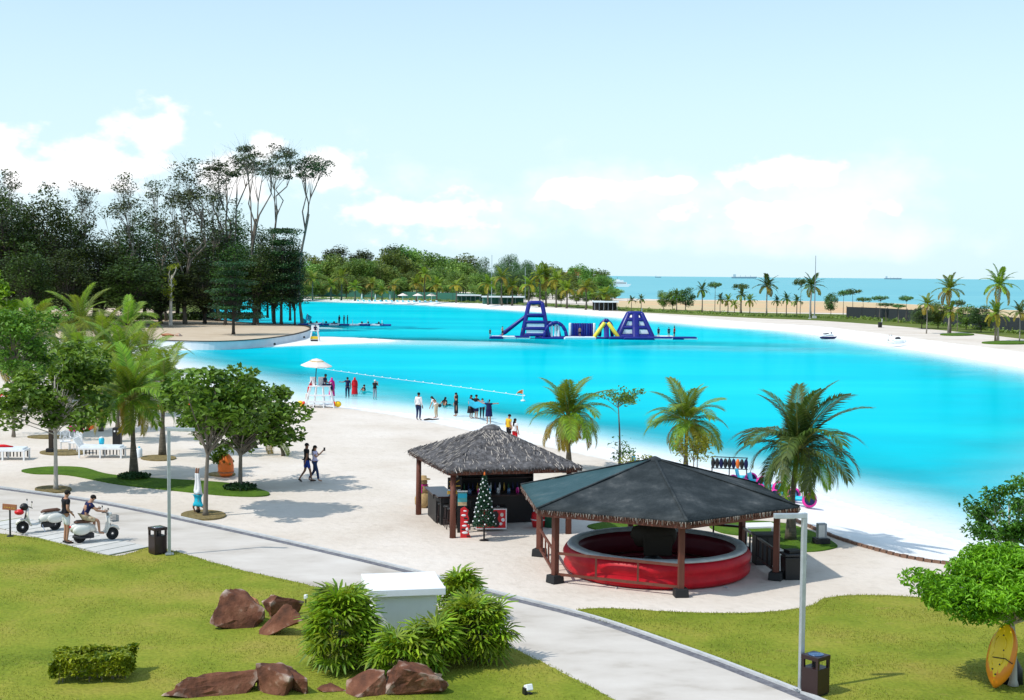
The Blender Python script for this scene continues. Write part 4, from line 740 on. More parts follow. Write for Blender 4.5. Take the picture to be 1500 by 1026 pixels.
for z in (.4, .9, 1.4): MB().box((0, 0, z), (2.8, .36, .04)).build('shelf', 'dark_brown', sh_)
for sx_ in (-1.42, 1.42): MB().box((sx_, 0, .95), (.05, .42, 1.9)).build('side_panel', 'black', sh_)
for i in range(14):
    b_ = tag(MB().lathe([(.035, 0), (.036, .18), (.014, .24), (.014, .30)], n=8).build(['bottle'][0], random.choice(['green_sign', 'gold', 'navy', 'white_paint']), None, H(1.9+.17*i, 4.52, .92), smooth=True), 'small bottle standing on the back shelf of the bar hut', 'bottle', 'bottles on the bar shelf')
frz = thing('freezer', 'chest freezer with red ice cream panel in front of the bar hut', 'freezer', H(2.0, 1.55), hang-.12)
MB().box((0, 0, .44), (1.08, .6, .72)).build('body', 'white_paint', frz, bevel=.03); MB().box((0, 0, .83), (1.12, .64, .06)).build('lid', 'glass_dark', frz, bevel=.01)
pn = MB().box((0, -.315, .45), (1.10, .02, .72)).build('sign_panel', 'white_paint', frz); MB().box((-.0, -.327, .455), (1.02, .008, .64)).build('red_print', 'red', pn)
lg = MB()
for s_ in (-1, 1):                                               # double loop heart mark
    for r_ in (.085, .05): lg.tube([(-.27+s_*.062+r_*math.cos(t_*.4488), -.334, .52+r_*.95*math.sin(t_*.4488)) for t_ in range(15)], .011, 5)
lg.build('heart_mark', 'white_paint', pn)
for i, (x_, w_) in enumerate(((-.40, .05), (-.34, .03), (-.29, .025), (-.24, .025), (-.18, .05))): MB().box((x_+.03, -.334, .375), (w_, .006, .05)).build('lettering', 'white_paint', pn)
fg = MB(); fg.prism([(.02, .26), (.02, .50), (.08, .72), (.20, .74), (.27, .62), (.22, .45), (.30, .30), (.26, .18), (.14, .16)], 0, .006); o = fg.build('dark_print', 'black', pn, (0, -.338, 0)); o.rotation_euler = (math.pi/2, 0, 0)
for q in ((.38, .60, .12, .14), (.42, .42, .13, .13), (.34, .28, .12, .10), (.10, .68, .09, .05), (.16, .24, .16, .05)): MB().ball((q[0], -.336, q[1]), (q[2]/2, .008, q[3]/2), 8, 5).build('pale_print', random.choice(['white_paint', 'pink', 'umbrella_cloth']), pn)
# bar stools
st = thing('bar_stool', 'dark bar stool by the left post of the bar hut', 'stool', H(.75, 2.5), hang, 'bar stools at the hut')
MB().lathe([(.17, .70), (.18, .74), (.16, .77), (.0, .78)], n=14).build('seat', 'black', st, smooth=True)
for k in range(4):
    a_ = k*math.pi/2+.78; MB().tube([(.13*math.cos(a_), .13*math.sin(a_), .71), (.2*math.cos(a_), .2*math.sin(a_), 0)], .02, 6).build('leg', 'dark_brown', st)
MB().lathe([(.17, .26), (.185, .26), (.185, .28), (.17, .28)], n=14, closed=True).build('foot_ring', 'dark_brown', st)
MB().box((0, .16, .93), (.32, .03, .22)).build('backrest', 'black', st, bevel=.01)
for p_ in (H(.75, 2.0), H(.70, 3.05), H(.72, 3.6), H(1.15, 1.75)): c_ = copy_tree(st); c_.location = p_; c_.rotation_euler = (0, 0, random.uniform(0, 6))
# orange column with signs, boards, christmas tree, straw figure
colm = thing('sign_column', 'orange brown timber column with black and gold name board beside the bar hut', 'column', at(664, 774), hang); MB().box((0, 0, .95), (.17, .17, 1.9)).build('column', 'timber_orange', colm, bevel=.01)
bd = MB().box((.02, -.11, 1.62), (.5, .05, .42)).build('board', 'black', colm); MB().tube([(-.18, -.14, 1.68), (-.08, -.14, 1.74), (.05, -.14, 1.66), (.18, -.14, 1.73)], .018, 5).build('gold_scroll', 'gold', bd); MB().box((.02, -.14, 1.53), (.4, .012, .035)).build('gold_line', 'gold', bd); MB().box((-.02, -.14, 1.30), (.46, .04, .12)).build('gold_panel', 'gold', colm)
pst = thing('menu_board', 'beach picture menu board on a dark stand in front of the bar hut', 'sign', at(677, 781), hang-.15); MB().box((0, .05, .7), (.34, .04, 1.5)).build('backing', 'black', pst); q = MB().box((0, .02, 1.18), (.32, .02, .46)).build('picture', 'teal_print', pst); MB().box((0, .006, 1.30), (.31, .01, .14)).build('picture_sky', 'cyan', q); MB().box((0, .006, 1.02), (.31, .01, .12)).build('picture_sand', 'sand_print', q); MB().box((0, .01, 1.46), (.36, .03, .05)).build('top_trim', 'white_paint', pst)
sf = thing('festive_cutout', 'narrow red and white festive cut-out standing by the christmas tree', 'decoration', at(681, 788), hang-.1)
prs = [(-.16, 0), (.20, 0), (.12, .22), (.16, .42), (.05, .50), (.13, .66), (.08, .80), (.12, .95), (-.02, 1.08), (-.16, 1.0)]
fg = MB(); fg.prism(prs, 0, .03); o = fg.build('panel', 'red', sf); o.rotation_euler = (math.pi/2, 0, 0)
for (x_, z_, w_, h_) in ((.0, .18, .22, .09), (-.02, .42, .18, .07), (.03, .55, .16, .05), (-.05, .78, .18, .07), (.0, .93, .14, .05), (.07, .30, .1, .12)): MB().ball((x_, -.035, z_), (w_/2, .012, h_/2), 8, 6).build('white_trim', 'white_paint', sf, smooth=True)
for (x_, z_) in ((.12, .06), (-.06, .30), (.02, .67)): MB().box((x_, -.036, z_), (.12, .012, .05)).build('dark_trim', 'black', sf)
xt = thing('christmas_tree', 'slim artificial christmas tree with white baubles on a black pole stand', 'christmas tree', at(709, 792))
MB().tube([(0, 0, 0), (0, 0, .75)], .03, 8).build('pole', 'black', xt); MB().lathe([(.16, 0), (.16, .02), (.03, .04)], n=12).build('base', 'black', xt)
rg = np.random.default_rng(3); n_ = 5200; zz = rg.uniform(0, 1, n_)**1.35; rr = (.36*(1-zz)**.75+.02)*rg.uniform(.35, 1.08, n_)**.5; aa = rg.uniform(0, 6.283, n_)
V, Qd = leaf_cloud(np.stack([rr*np.cos(aa), rr*np.sin(aa), .52+zz*1.7], 1), .10, rg, .1, .6, False, .3); leaf('pine_needles', (.008, .03, .016), (.03, .10, .05), .1, 4, .1); kind(obj('needles', fast_mesh('needles', V, Qd, 'pine_needles'), xt), 'stuff')
bau = MB().ball((0, 0, 0), .026, 8, 6).mesh('bauble', 'white_paint', True)
for i in range(70):
    zz = (i+.5)/70; rr = .36*(1-zz)**.75+.03; aa = i*2.4; obj('bauble', bau, xt, (rr*math.cos(aa), rr*math.sin(aa), .56+zz*1.6), scale=random.uniform(.7, 1.4))
MB().ball((0, 0, 2.26), (.03, .03, .08), 6, 5).build('topper', 'orange', xt)
sn = thing('straw_snowman', 'straw snowman figure with hat and scarf beside the bar hut', 'decoration', at(620, 743))
MB().lathe([(.26, 0), (.33, .12), (.34, .35), (.24, .54), (.18, .58)], n=18, wob=.02).build('lower_body', 'straw', sn, smooth=True); MB().ball((0, 0, .70), (.23, .23, .22), 14, 9).build('upper_body', 'straw', sn, smooth=True); MB().ball((0, 0, .98), (.16, .16, .15), 12, 8).build('head', 'straw', sn, smooth=True)
MB().lathe([(.28, 1.08), (.27, 1.10), (.14, 1.11), (.12, 1.22), (.0, 1.24)], n=16).build('hat', 'straw', sn, smooth=True); MB().lathe([(.15, .84), (.2, .87), (.15, .90)], n=14, closed=True).build('scarf', 'pink', sn, smooth=True); MB().box((-.08, -.22, .72), (.09, .03, .26)).build('scarf_end', 'pink', sn)
for s_ in (-1, 1): MB().ball((s_*.2, -.2, .05), (.08, .1, .05), 8, 5).build('foot', 'bull_brown', sn)
rb = thing('red_cooler', 'red round cooler tub beside the bar hut and gazebo', 'cooler', at(789, 772)); MB().lathe([(.22, 0), (.27, .25), (.25, .5), (.20, .54), (0, .56)], n=16).build('tub', 'red', rb, smooth=True); MB().lathe([(.28, .26), (.29, .28), (.28, .30), (.27, .28)], n=16, closed=True).build('band', 'white_paint', rb)
bn = thing('green_bin', 'dark green tub behind the left gazebo post', 'bin', at(806, 772)); MB().lathe([(.24, 0), (.29, .5), (.31, .52), (.31, .56), (0, .57)], n=16).build('tub', 'green_sign', bn, smooth=True); MB().lathe([(.32, .5), (.33, .53), (.32, .55)], n=16, closed=True).build('rim', 'black', bn)

# ------------------------------------------------------------------ lamp posts, bins, signs
def lamp_post(px, py, h, arm, label):
    t = thing('lamp_post', label, 'lamp post', at(px, py, .02)); w = .10
    MB().box((0, 0, h/2+.02), (w, w, h), .35).build('post', 'galvanised', t, bevel=.008); MB().box((0, 0, .03), (.26, .26, .03), .35).build('base_plate', 'galvanised', t)
    for i in (-1, 1):
        for j in (-1, 1): MB().lathe([(.014, .04), (.014, .075), (0, .08)], (i*.1, j*.1, 0), 6).build('bolt', 'chrome', t)
    a = MB(); s_ = 1 if arm > 0 else -1; a.box((arm/2, -.05*abs(arm), h-.04), (abs(arm)+.1, .13, .10), .10*-s_); am = a.build('lamp_arm', 'galvanised', t, bevel=.008); MB().box((arm*.62, -.05*abs(arm), h-.096), (abs(arm)*.5, .09, .012), .10*-s_).build('lamp_lens', 'white_paint', am)
lamp_post(248, 813, 4.05, .78, 'grey square lamp post with right angled arm beside a brown litter bin and parked scooters')
lamp_post(1173, 1012, 3.88, -.62, 'grey square lamp post with short arm at the path edge before the gazebo')
def litter_bin(px, py, rz, top, label):
    t = thing('litter_bin', label, 'bin', at(px, py, .02), rz); w, h = .43, .86
    MB().box((0, 0, .31), (w, w, .56)).build('body', 'dark_brown', t, bevel=.01); MB().box((0, 0, .015), (w*.9, w*.9, .03)).build('foot', 'black', t)
    for i in (-1, 1):
        for j in (-1, 1): MB().box((i*(w/2-.03), j*(w/2-.03), .685), (.06, .06, .19)).build('corner_post', 'dark_brown', t)
    MB().box((0, 0, .64), (.05, .05, .27)).build('inner_stem', 'black', t)
    l_ = MB().box((0, 0, h-.05), (w+.02, w+.02, .09)).build('top', 'dark_brown', t, bevel=.01); MB().lathe([(.17, h-.004), (.17, h+.008), (.10, h+.004), (0, h+.002)], n=20).build('ash_tray', top, l_, smooth=True)
litter_bin(231, 811, .75, 'chrome', 'brown square litter bin beside the lamp post near the scooters')
litter_bin(1194, 1016, .72, 'steel_blue', 'brown square litter bin with blue metal top beside the lamp post near the gazebo lawn')
sg = thing('timber_sign', 'small brown timber sign on a thin post at the lawn edge', 'sign', at(15, 786, .02), -.1); MB().box((0, 0, .5), (.045, .045, 1.0)).build('post', 'black', sg); MB().box((0, -.02, 1.0), (.50, .04, .20), rot=Matrix.Rotation(.06, 3, 'Y')).build('board', 'timber_orange', sg, bevel=.005); MB().lathe([(.12, 0), (.11, .03), (0, .035)], n=10).build('base', 'black', sg)
for i in range(5): MB().box((-.16+.08*i, -.042, 1.0+.008*i*-1), (.045, .004, .03)).build('lettering', 'gold', sg)
fl = thing('garden_spotlight', 'small white spotlight in the grass by the path', 'spotlight', at(774, 1017, .02), .5); MB().box((0, 0, .14), (.16, .14, .14), rot=Matrix.Rotation(-.4, 3, 'X')).build('housing', 'white_paint', fl, bevel=.02); MB().box((-.09, 0, .08), (.06, .12, .14)).build('bracket', 'black', fl); MB().box((0, 0, .015), (.14, .12, .03)).build('base', 'black', fl)
fl = thing('garden_spotlight', 'small white stake light behind the lady palm clump by the boulders', 'spotlight', at(448, 888, .02)); MB().tube([(0, 0, 0), (0, 0, .22)], .02, 6).build('stake', 'black', fl); MB().box((0, 0, .25), (.10, .10, .12)).build('housing', 'white_paint', fl, bevel=.02)

# ------------------------------------------------------------------ boulders
def boulder(name, px, py, size, seed, rz, label, mat_='rock', tilt=(0, 0), pts=11, shear=0.0):
    rr = random.Random(seed); bm = bmesh.new()
    for _ in range(pts):
        d = Vector((rr.gauss(0, 1), rr.gauss(0, 1), rr.gauss(0, 1))).normalized(); bm.verts.new(Vector((d.x*size[0]/2, d.y*size[1]/2, d.z*size[2]/2)))
    h_ = bmesh.ops.convex_hull(bm, input=bm.verts); bmesh.ops.delete(bm, geom=[v for v in bm.verts if not v.link_faces], context='VERTS')
    ext = [max(abs(v.co[i]) for v in bm.verts) for i in range(3)]
    for v in bm.verts: v.co = Vector([v.co[i]*size[i]*.5/ext[i] for i in range(3)])
    bmesh.ops.triangulate(bm, faces=bm.faces)
    for _ in range(3): bmesh.ops.subdivide_edges(bm, edges=bm.edges, cuts=1, use_grid_fill=True); bmesh.ops.triangulate(bm, faces=bm.faces)
    for _ in range(1): bmesh.ops.smooth_vert(bm, verts=bm.verts, factor=.25, use_axis_x=True, use_axis_y=True, use_axis_z=True)
    from mathutils import noise
    off = Vector((seed*3.1, seed*1.7, 0))
    for v in bm.verts:
        nv = noise.noise(v.co*2.6+off)*.05+noise.noise(v.co*7+off)*.03+noise.noise(v.co*14+off)*.022; v.co += v.co.normalized()*nv*max(size)*.8
    me = bpy.data.meshes.new(name); bm.to_mesh(me); bm.free(); me.materials.append(MATS[mat_])
    for p_ in me.polygons: p_.use_smooth = True
    try: me.set_sharp_from_angle(angle=R(24))
    except Exception: pass
    M = Matrix.Rotation(tilt[1], 3, 'Y') @ Matrix.Rotation(tilt[0], 3, 'X'); zs = [(M @ v.co).z for v in me.vertices]
    g_ = at(px, py, 0); o = obj(name, me, None, (g_.x, g_.y, -min(zs)-size[2]*.20), rot=(tilt[0], tilt[1], rz)); return tag(o, label, 'boulder')
boulder('boulder', 345, 916, (1.5, 1.1, 1.35), 4, .3, 'tall brown boulder with pale chipped top on the lawn', tilt=(0, -.15))
boulder('boulder', 374, 892, (.6, .6, .55), 9, .9, 'orange brown stone behind the tall pale topped boulder', 'rock_orange')
boulder('boulder', 402, 930, (1.6, 1.0, .75), 12, -.5, 'flat tilted brown boulder beside the tall pale topped one', tilt=(.25, -.35))
boulder('boulder', 415, 902, (1.1, .8, .75), 17, .1, 'dark rounded stone behind the flat tilted boulder')
boulder('boulder', 318, 1016, (2.3, .85, .80), 21, .30, 'long brown boulder lying like a log on the lawn', tilt=(.1, -.16))
boulder('boulder', 402, 1014, (1.1, .9, .85), 25, .2, 'peaked brown boulder beside the log shaped one', pts=10)
boulder('boulder', 440, 1014, (.75, .3, .58), 29, -.7, 'thin upright slab of rock beside the peaked boulder', tilt=(.3, .4))
boulder('boulder', 487, 1012, (.7, .45, .2), 33, 0, 'low dark stone half sunk before the lady palm clump')
boulder('boulder', 545, 1015, (1.1, .8, .7), 37, .5, 'smooth rounded dark brown boulder before the white plinth')
boulder('boulder', 612, 1014, (1.5, .9, .9), 41, .25, 'large brown boulder with pale broken face before the white plinth', tilt=(.1, -.15))
boulder('boulder', 632, 1004, (.55, .4, .45), 43, .2, 'pale broken block resting on the large brown boulder', 'rock_pale')
boulder('boulder', 245, 494, (2.0, 1.4, .9), 45, 0, 'reddish boulder on the walled terrace', 'rock_orange', ); boulder('boulder', 262, 494, (1.1, .9, .7), 46, 0, 'pale small boulder beside the reddish one on the walled terrace', 'rock_pale')

# ------------------------------------------------------------------ white plinth, lady palms, hedge
pl = thing('plinth', 'white plastered plinth with overhanging flat cap among lady palms', 'plinth', (-2.66, 33.45, 0), .20)
MB().box((0, 0, .62), (1.50, 1.50, 1.24)).build('body', 'white_plaster', pl, bevel=.01); MB().box((0, 0, 1.325), (1.88, 1.88, .17)).build('cap', 'white_paint', pl, bevel=.012)
def fan_mesh(seed, n=11):
    rr = random.Random(seed); mb = MB(); mb.mat(1); mb.tube([(0, 0, 0), (.10, 0, .03), (.2, 0, .05)], [.006, .005, .004], 4); mb.mat(0); c = Vector((.2, 0, .05))
    for i in range(n):
        a = R(-125+250*i/(n-1)); L_ = .31*(1-.25*abs(a)/2.2)*rr.uniform(.85, 1.1); d = Vector((math.cos(a), math.sin(a), .12)).normalized(); s_ = Vector((-d.y, d.x, 0))*.021
        m_ = c+d*L_*.55; e = m_+(d+Vector((0, 0, -.75))).normalized()*L_*.5; mb.add([c-s_*.3, c+s_*.3, m_+s_, m_-s_, e+s_*.35, e-s_*.35], [(0, 1, 2, 3), (3, 2, 4, 5)])
    return mb.mesh('fan_leaf', ['fan_leaf', 'rachis'])
FANS = [fan_mesh(i, 9+i) for i in range(4)]
def lady_palm(px, py, rx, ry, h, n, seed, label):
    rr = random.Random(seed); t = thing('lady_palm', label, 'shrub', at(px, py, .02))
    for i in range(9): a = rr.uniform(0, 6.28); q = rr.uniform(0, .6); MB().tube([(rx*q*math.cos(a), ry*q*math.sin(a), 0), (rx*q*1.2*math.cos(a), ry*q*1.2*math.sin(a), h*rr.uniform(.6, .9))], [.02, .012], 5).build('cane', 'bark', t)
    for i in range(n):
        z = rr.random()**.8; a = rr.uniform(0, 6.283); q = math.sqrt(max(0.03, 1-((z-.42)/.60)**2))*(1+.16*math.sin(3*a+seed)+.10*math.sin(7*a+z*9))*rr.uniform(.55, 1.0); p_ = Vector((rx*q*math.cos(a), ry*q*math.sin(a), .12+z*(h-.12)))
        e = R(55*z-12+rr.uniform(-18, 18)); M = Matrix.Rotation(a+rr.uniform(-.5, .5), 3, 'Z') @ Matrix.Rotation(-e, 3, 'Y') @ Matrix.Rotation(rr.uniform(-.5, .5), 3, 'X'); obj('fan_leaf', FANS[i % 4], t, p_-(M @ Vector((.2, 0, 0))), rot=M.to_euler(), scale=rr.uniform(1.0, 1.7))
lady_palm(498, 978, .64, .62, 1.58, 240, 1, 'tall rounded lady palm clump with fan leaves left of the white plinth')
lady_palm(693, 968, .66, .62, 1.28, 220, 2, 'broad lady palm clump right of the white plinth')
lady_palm(585, 990, .48, .42, .80, 90, 3, 'low lady palm clump in front of the white plinth')
lady_palm(672, 910, .38, .38, 1.1, 90, 4, 'lady palm tuft behind the right corner of the white plinth')
lady_palm(638, 982, .42, .38, .95, 110, 5, 'lady palm clump between the low front one and the broad right one')
hd_ = thing('clipped_hedge', 'small square clipped hedge with yellow green top on the lawn', 'hedge', at(138, 992, .02), .12)
rg = np.random.default_rng(8); n_ = 5200; P = rg.uniform(-1, 1, (n_, 3)); f_ = rg.integers(0, 3, n_); sg_ = np.sign(rg.uniform(-1, 1, n_)); hollow = np.maximum(np.abs(P[:, 0]), np.abs(P[:, 1]))
for i in range(n_):
    if f_[i] < 2: P[i, f_[i]] = sg_[i]*rg.uniform(.86, 1.04)
    else: P[i, 2] = rg.uniform(.8, 1.08)
P[:, 2] -= np.where((hollow < .55) & (P[:, 2] > .5), .55, 0); P = P*np.array([.80, .50, .20])+np.array([0, 0, .36])
P += np.stack([.05*np.sin(P[:, 1]*9+P[:, 2]*7), .05*np.sin(P[:, 0]*8), .04*np.sin(P[:, 0]*7+P[:, 1]*5)], 1); V, Qd = leaf_cloud(P, .10, rg, .5, 0, True, .6); kind(obj('foliage', fast_mesh('foliage', V, Qd, 'hedge_leaf'), hd_), 'stuff')
for i in range(26): a, b = rg.uniform(-.72, .72), rg.uniform(-.43, .43); MB().tube([(a, b, 0), (a+rg.uniform(-.05, .05), b, .4)], [.012, .008], 4).build('stem', 'bark', hd_)
# low dark plants at the palm foot
for x_, y_, lab in ((196, 700, 'dark spiky ground plant at the foot of the islet palm'), (352, 716, 'dark low plant at the foot of the islet tree')):
    t = thing('ground_plant', lab, 'plant', at(x_, y_, .05)); rg = np.random.default_rng(int(x_)); n_ = 500; a = rg.uniform(0, 6.28, n_); r_ = .7*np.sqrt(rg.uniform(0, 1, n_)); V, Qd = leaf_cloud(np.stack([r_*np.cos(a), r_*np.sin(a), .05+.22*rg.uniform(0, 1, n_)*(1-r_)], 1), .17, rg, .0, -.8, True, .3); kind(obj('foliage', fast_mesh('foliage', V, Qd, 'leaf_layered'), t), 'stuff'); MB().tube([(.1, 0, 0), (.1, 0, .15)], .02, 5).build('stem', 'bark', t)

# ------------------------------------------------------------------ walled terrace under the wood
TW = smooth_loop([at(x_, y_, .2).xy for x_, y_ in ((-300, 500), (0, 497), (120, 496.5), (215, 498), (280, 500), (330, 500), (380, 497), (420, 492), (445, 486.5), (456, 481.5), (447, 477.5), (420, 475), (380, 474), (330, 470), (280, 462), (200, 452), (-200, 450))], 6)
surf('terrace_sand', [(0.46, 0.36, 0.25), (0.56, 0.46, 0.34)], rough=1, scale=.3, detail=8)
surf('terrace_wall', [(0.56, 0.61, 0.65), (0.66, 0.70, 0.73)], rough=.85, scale=.6, detail=8)
tp_ = MB(); tp_.prism([(q.x, q.y) for q in TW], -.4, .12); kind(tp_.build('terrace', 'terrace_sand'), 'structure')
rw = thing('retaining_wall', 'low curved white retaining wall with dark coping round the terrace', 'wall', (0, 0, 0))
wl_ = MB(); cp = MB(); n_ = len(TW); V = []; V2 = []
cx_, cy_ = sum(q.x for q in TW)/n_, sum(q.y for q in TW)/n_
for i in range(n_):
    d = (TW[(i+1) % n_]-TW[i-1]).normalized(); w = Vector((d.y, -d.x)); 
    V += [(TW[i].x+w.x*.12, TW[i].y+w.y*.12, -1.6), (TW[i].x+w.x*.05, TW[i].y+w.y*.05, .16), (TW[i].x-w.x*.2, TW[i].y-w.y*.2, .16)]
    V2 += [(TW[i].x+w.x*.16, TW[i].y+w.y*.16, .16), (TW[i].x+w.x*.16, TW[i].y+w.y*.16, .26), (TW[i].x-w.x*.25, TW[i].y-w.y*.25, .26), (TW[i].x-w.x*.25, TW[i].y-w.y*.25, .16)]
wl_.add(V, [f for i in range(n_) for f in ((i*3, (i+1) % n_*3, (i+1) % n_*3+1, i*3+1), (i*3+1, (i+1) % n_*3+1, (i+1) % n_*3+2, i*3+2))]); wl_.build('wall_face', 'terrace_wall', rw)
cp.add(V2, [(i*4+k, (i+1) % n_*4+k, (i+1) % n_*4+(k+1) % 4, i*4+(k+1) % 4) for i in range(n_) for k in range(4)]); cp.build('coping', 'bull_brown', rw)
for x_, y_ in ((403, 504), (446, 494)): q = at(x_, y_, -.35); MB().lathe([(.16, -.03), (.16, .03)], n=12).build('drain_hole', 'black', rw, (q.x, q.y-.35, q.z)).rotation_euler = (math.pi/2, 0, 0)
q = at(311, 505, -.3); MB().box((q.x, q.y-.5, -.5), (.7, .12, 1.3)).build('recess_panel', 'charcoal', rw)
# ------------------------------------------------------------------ people
for nm, c in (('skin', (0.42, 0.22, 0.14)), ('skin_dark', (0.24, 0.12, 0.075)), ('hair', (0.012, 0.010, 0.009)), ('cloth_black', (0.014, 0.014, 0.018)), ('cloth_navy', (0.012, 0.015, 0.065)), ('cloth_white', (0.72, 0.72, 0.72)), ('cloth_grey', (0.30, 0.32, 0.36)), ('cloth_blue', (0.02, 0.05, 0.28)), ('cloth_jeans', (0.018, 0.035, 0.10)), ('cloth_pink', (0.62, 0.015, 0.22)), ('cloth_red', (0.60, 0.012, 0.02)), ('cloth_tan', (0.52, 0.42, 0.28)), ('cloth_yellow', (0.70, 0.45, 0.03)), ('cloth_cyan', (0.02, 0.45, 0.60)), ('cloth_lilac', (0.55, 0.50, 0.68)), ('cloth_scarf', (0.02, 0.36, 0.52))): plain(nm, c, .8 if 'skin' not in nm else .5, .2, var=.06)
def skin_mesh(name, verts, edges, radii, root, mat_, sub=1):
    me = bpy.data.meshes.new(name+'_cage'); me.from_pydata(verts, edges, []); o = bpy.data.objects.new(name+'_cage', me); col.objects.link(o)
    o.modifiers.new('skin', 'SKIN'); sv = me.skin_vertices[0].data
    for i, r in enumerate(radii): sv[i].radius = r if isinstance(r, tuple) else (r, r); sv[i].use_root = (i == root)
    s_ = o.modifiers.new('sub', 'SUBSURF'); s_.levels = s_.render_levels = sub
    dg = bpy.context.evaluated_depsgraph_get(); dg.update(); m_ = bpy.data.meshes.new_from_object(o.evaluated_get(dg)); bpy.data.objects.remove(o); bpy.data.meshes.remove(me)
    m_.name = name; m_.materials.clear(); m_.materials.append(MATS[mat_]); m_.shade_smooth(); return m_
J0 = dict(pel=(0, 0, .95), spi=(0, .01, 1.12), che=(0, 0, 1.32), nec=(0, 0, 1.46), hea=(0, -.025, 1.58), top=(0, -.01, 1.69),
          shl=(-.18, 0, 1.40), ell=(-.235, .03, 1.12), wrl=(-.24, -.06, .89), hal=(-.24, -.09, .80), shr=(.18, 0, 1.40), elr=(.235, .03, 1.12), wrr=(.24, -.06, .89), har=(.24, -.09, .80),
          hil=(-.095, 0, .90), knl=(-.105, -.03, .50), anl=(-.11, .02, .09), tol=(-.12, -.16, .03), hir=(.095, 0, .90), knr=(.105, -.03, .50), anr=(.11, .02, .09), tor=(.12, -.16, .03))
RAD = dict(pel=(.155, .11), spi=(.13, .095), che=(.155, .10), nec=.052, hea=(.078, .095), top=.055, sh=.058, el=.043, wr=.030, ha=.034, hi=.088, kn=.058, an=.038, to=.036)
EDG = [('pel', 'spi'), ('spi', 'che'), ('che', 'nec'), ('nec', 'hea'), ('hea', 'top'), ('che', 'shl'), ('shl', 'ell'), ('ell', 'wrl'), ('wrl', 'hal'), ('che', 'shr'), ('shr', 'elr'), ('elr', 'wrr'), ('wrr', 'har'), ('pel', 'hil'), ('hil', 'knl'), ('knl', 'anl'), ('anl', 'tol'), ('pel', 'hir'), ('hir', 'knr'), ('knr', 'anr'), ('anr', 'tor')]
def rad_of(k): return RAD.get(k, RAD.get(k[:2]))
def person(loc, rz, label, pose=None, top='cloth_black', bottom='cloth_navy', legs='short', skin='skin', hair='short', h=1.68, dress=None, sleeves=.55, hat=None, xf=None, cat='person', shoes=None, detail=True):
    J = dict(J0); J.update(pose or {}); s_ = h/1.70; M = xf or Matrix.Identity(4)
    J = {k: M @ Vector(v)*1.0 for k, v in J.items()}; J = {k: v*s_ for k, v in J.items()}
    t = thing('person', label, cat, loc, rz); ks = list(J); ix = {k: i for i, k in enumerate(ks)}
    sc = lambda r, f=1.0: tuple(q*s_*f for q in r) if isinstance(r, tuple) else r*s_*f
    body = skin_mesh('body', [J[k] for k in ks], [(ix[a], ix[b]) for a, b in EDG], [sc(rad_of(k)) for k in ks], ix['pel'], skin)
    if detail:                                                   # nose, ears, feet-forward and five fingers on each hand, joined into the body mesh
        ex = MB(); up = (J['top']-J['hea']).normalized(); fwd = (M.to_3x3() @ Vector((0, -1, 0))); lat = up.cross(fwd).normalized(); fw = lat.cross(up)*-1
        if fw.dot(fwd) < 0: fw = -fw
        hc = J['hea']; ex.ball(hc+fw*.092*s_+up*.0*s_, .016*s_, 6, 5)
        for q in (-1, 1): ex.ball(hc+lat*q*.078*s_, (.014*s_, .026*s_, .03*s_), 6, 5)
        for sd in ('l', 'r'):
            w_, hd2 = J['wr'+sd], J['ha'+sd]; d = (hd2-w_).normalized(); a, b = frame_of(d, Vector((0, 1, 0)))
            for i, L_ in enumerate((.062, .075, .08, .07)):
                p0 = hd2+a*(i-1.5)*.019*s_; ex.tube([p0, p0+d*L_*.55*s_, p0+d*L_*s_+b*.02*s_], [.0095*s_, .009*s_, .006*s_], 5)
            p0 = w_.lerp(hd2, .45)+a*.035*s_; ex.tube([p0, p0+a*.025*s_+d*.03*s_, p0+a*.03*s_+d*.065*s_], [.011*s_, .010*s_, .007*s_], 5)
        bm = bmesh.new(); bm.from_mesh(body); em = ex.mesh('x', skin, True); bm.from_mesh(em); bm.to_mesh(body); bm.free(); body.shade_smooth()
    obj('body', body, t)
    def cloth(name, keys, ends, mat_, f):
        V = []; I = {}; E = []; Rr = []
        for k in keys: I[k] = len(V); V.append(J[k]); Rr.append(sc(rad_of(k), f))
        for a, b in EDG:
            if a in I and b in I: E.append((I[a], I[b]))
        for (a, b, u) in ends:
            I[a+'e'] = len(V); V.append(J[a].lerp(J[b], u)); r = rad_of(a); r2 = rad_of(b); r = r[0] if isinstance(r, tuple) else r; r2 = r2[0] if isinstance(r2, tuple) else r2; Rr.append((r+(r2-r)*u)*s_*(f+.12)); E.append((I[a], len(V)-1))
        obj(name, skin_mesh(name, V, E, Rr, 0, mat_), t)
    if top: cloth('shirt', ['spi', 'che', 'shl', 'shr'], [('spi', 'pel', .75), ('che', 'nec', .55)]+([('shl', 'ell', sleeves), ('shr', 'elr', sleeves)] if sleeves <= 1 else []), top, 1.18) if sleeves <= 1 else cloth('shirt', ['spi', 'che', 'shl', 'shr', 'ell', 'elr'], [('spi', 'pel', .75), ('che', 'nec', .55), ('ell', 'wrl', .85), ('elr', 'wrr', .85)], top, 1.18)
    if bottom:
        if legs == 'short': cloth('shorts', ['pel', 'hil', 'hir'], [('pel', 'spi', .35), ('hil', 'knl', .85), ('hir', 'knr', .85)], bottom, 1.2)
        else: cloth('trousers', ['pel', 'hil', 'hir', 'knl', 'knr'], [('pel', 'spi', .35), ('knl', 'anl', .92), ('knr', 'anr', .92)], bottom, 1.2)
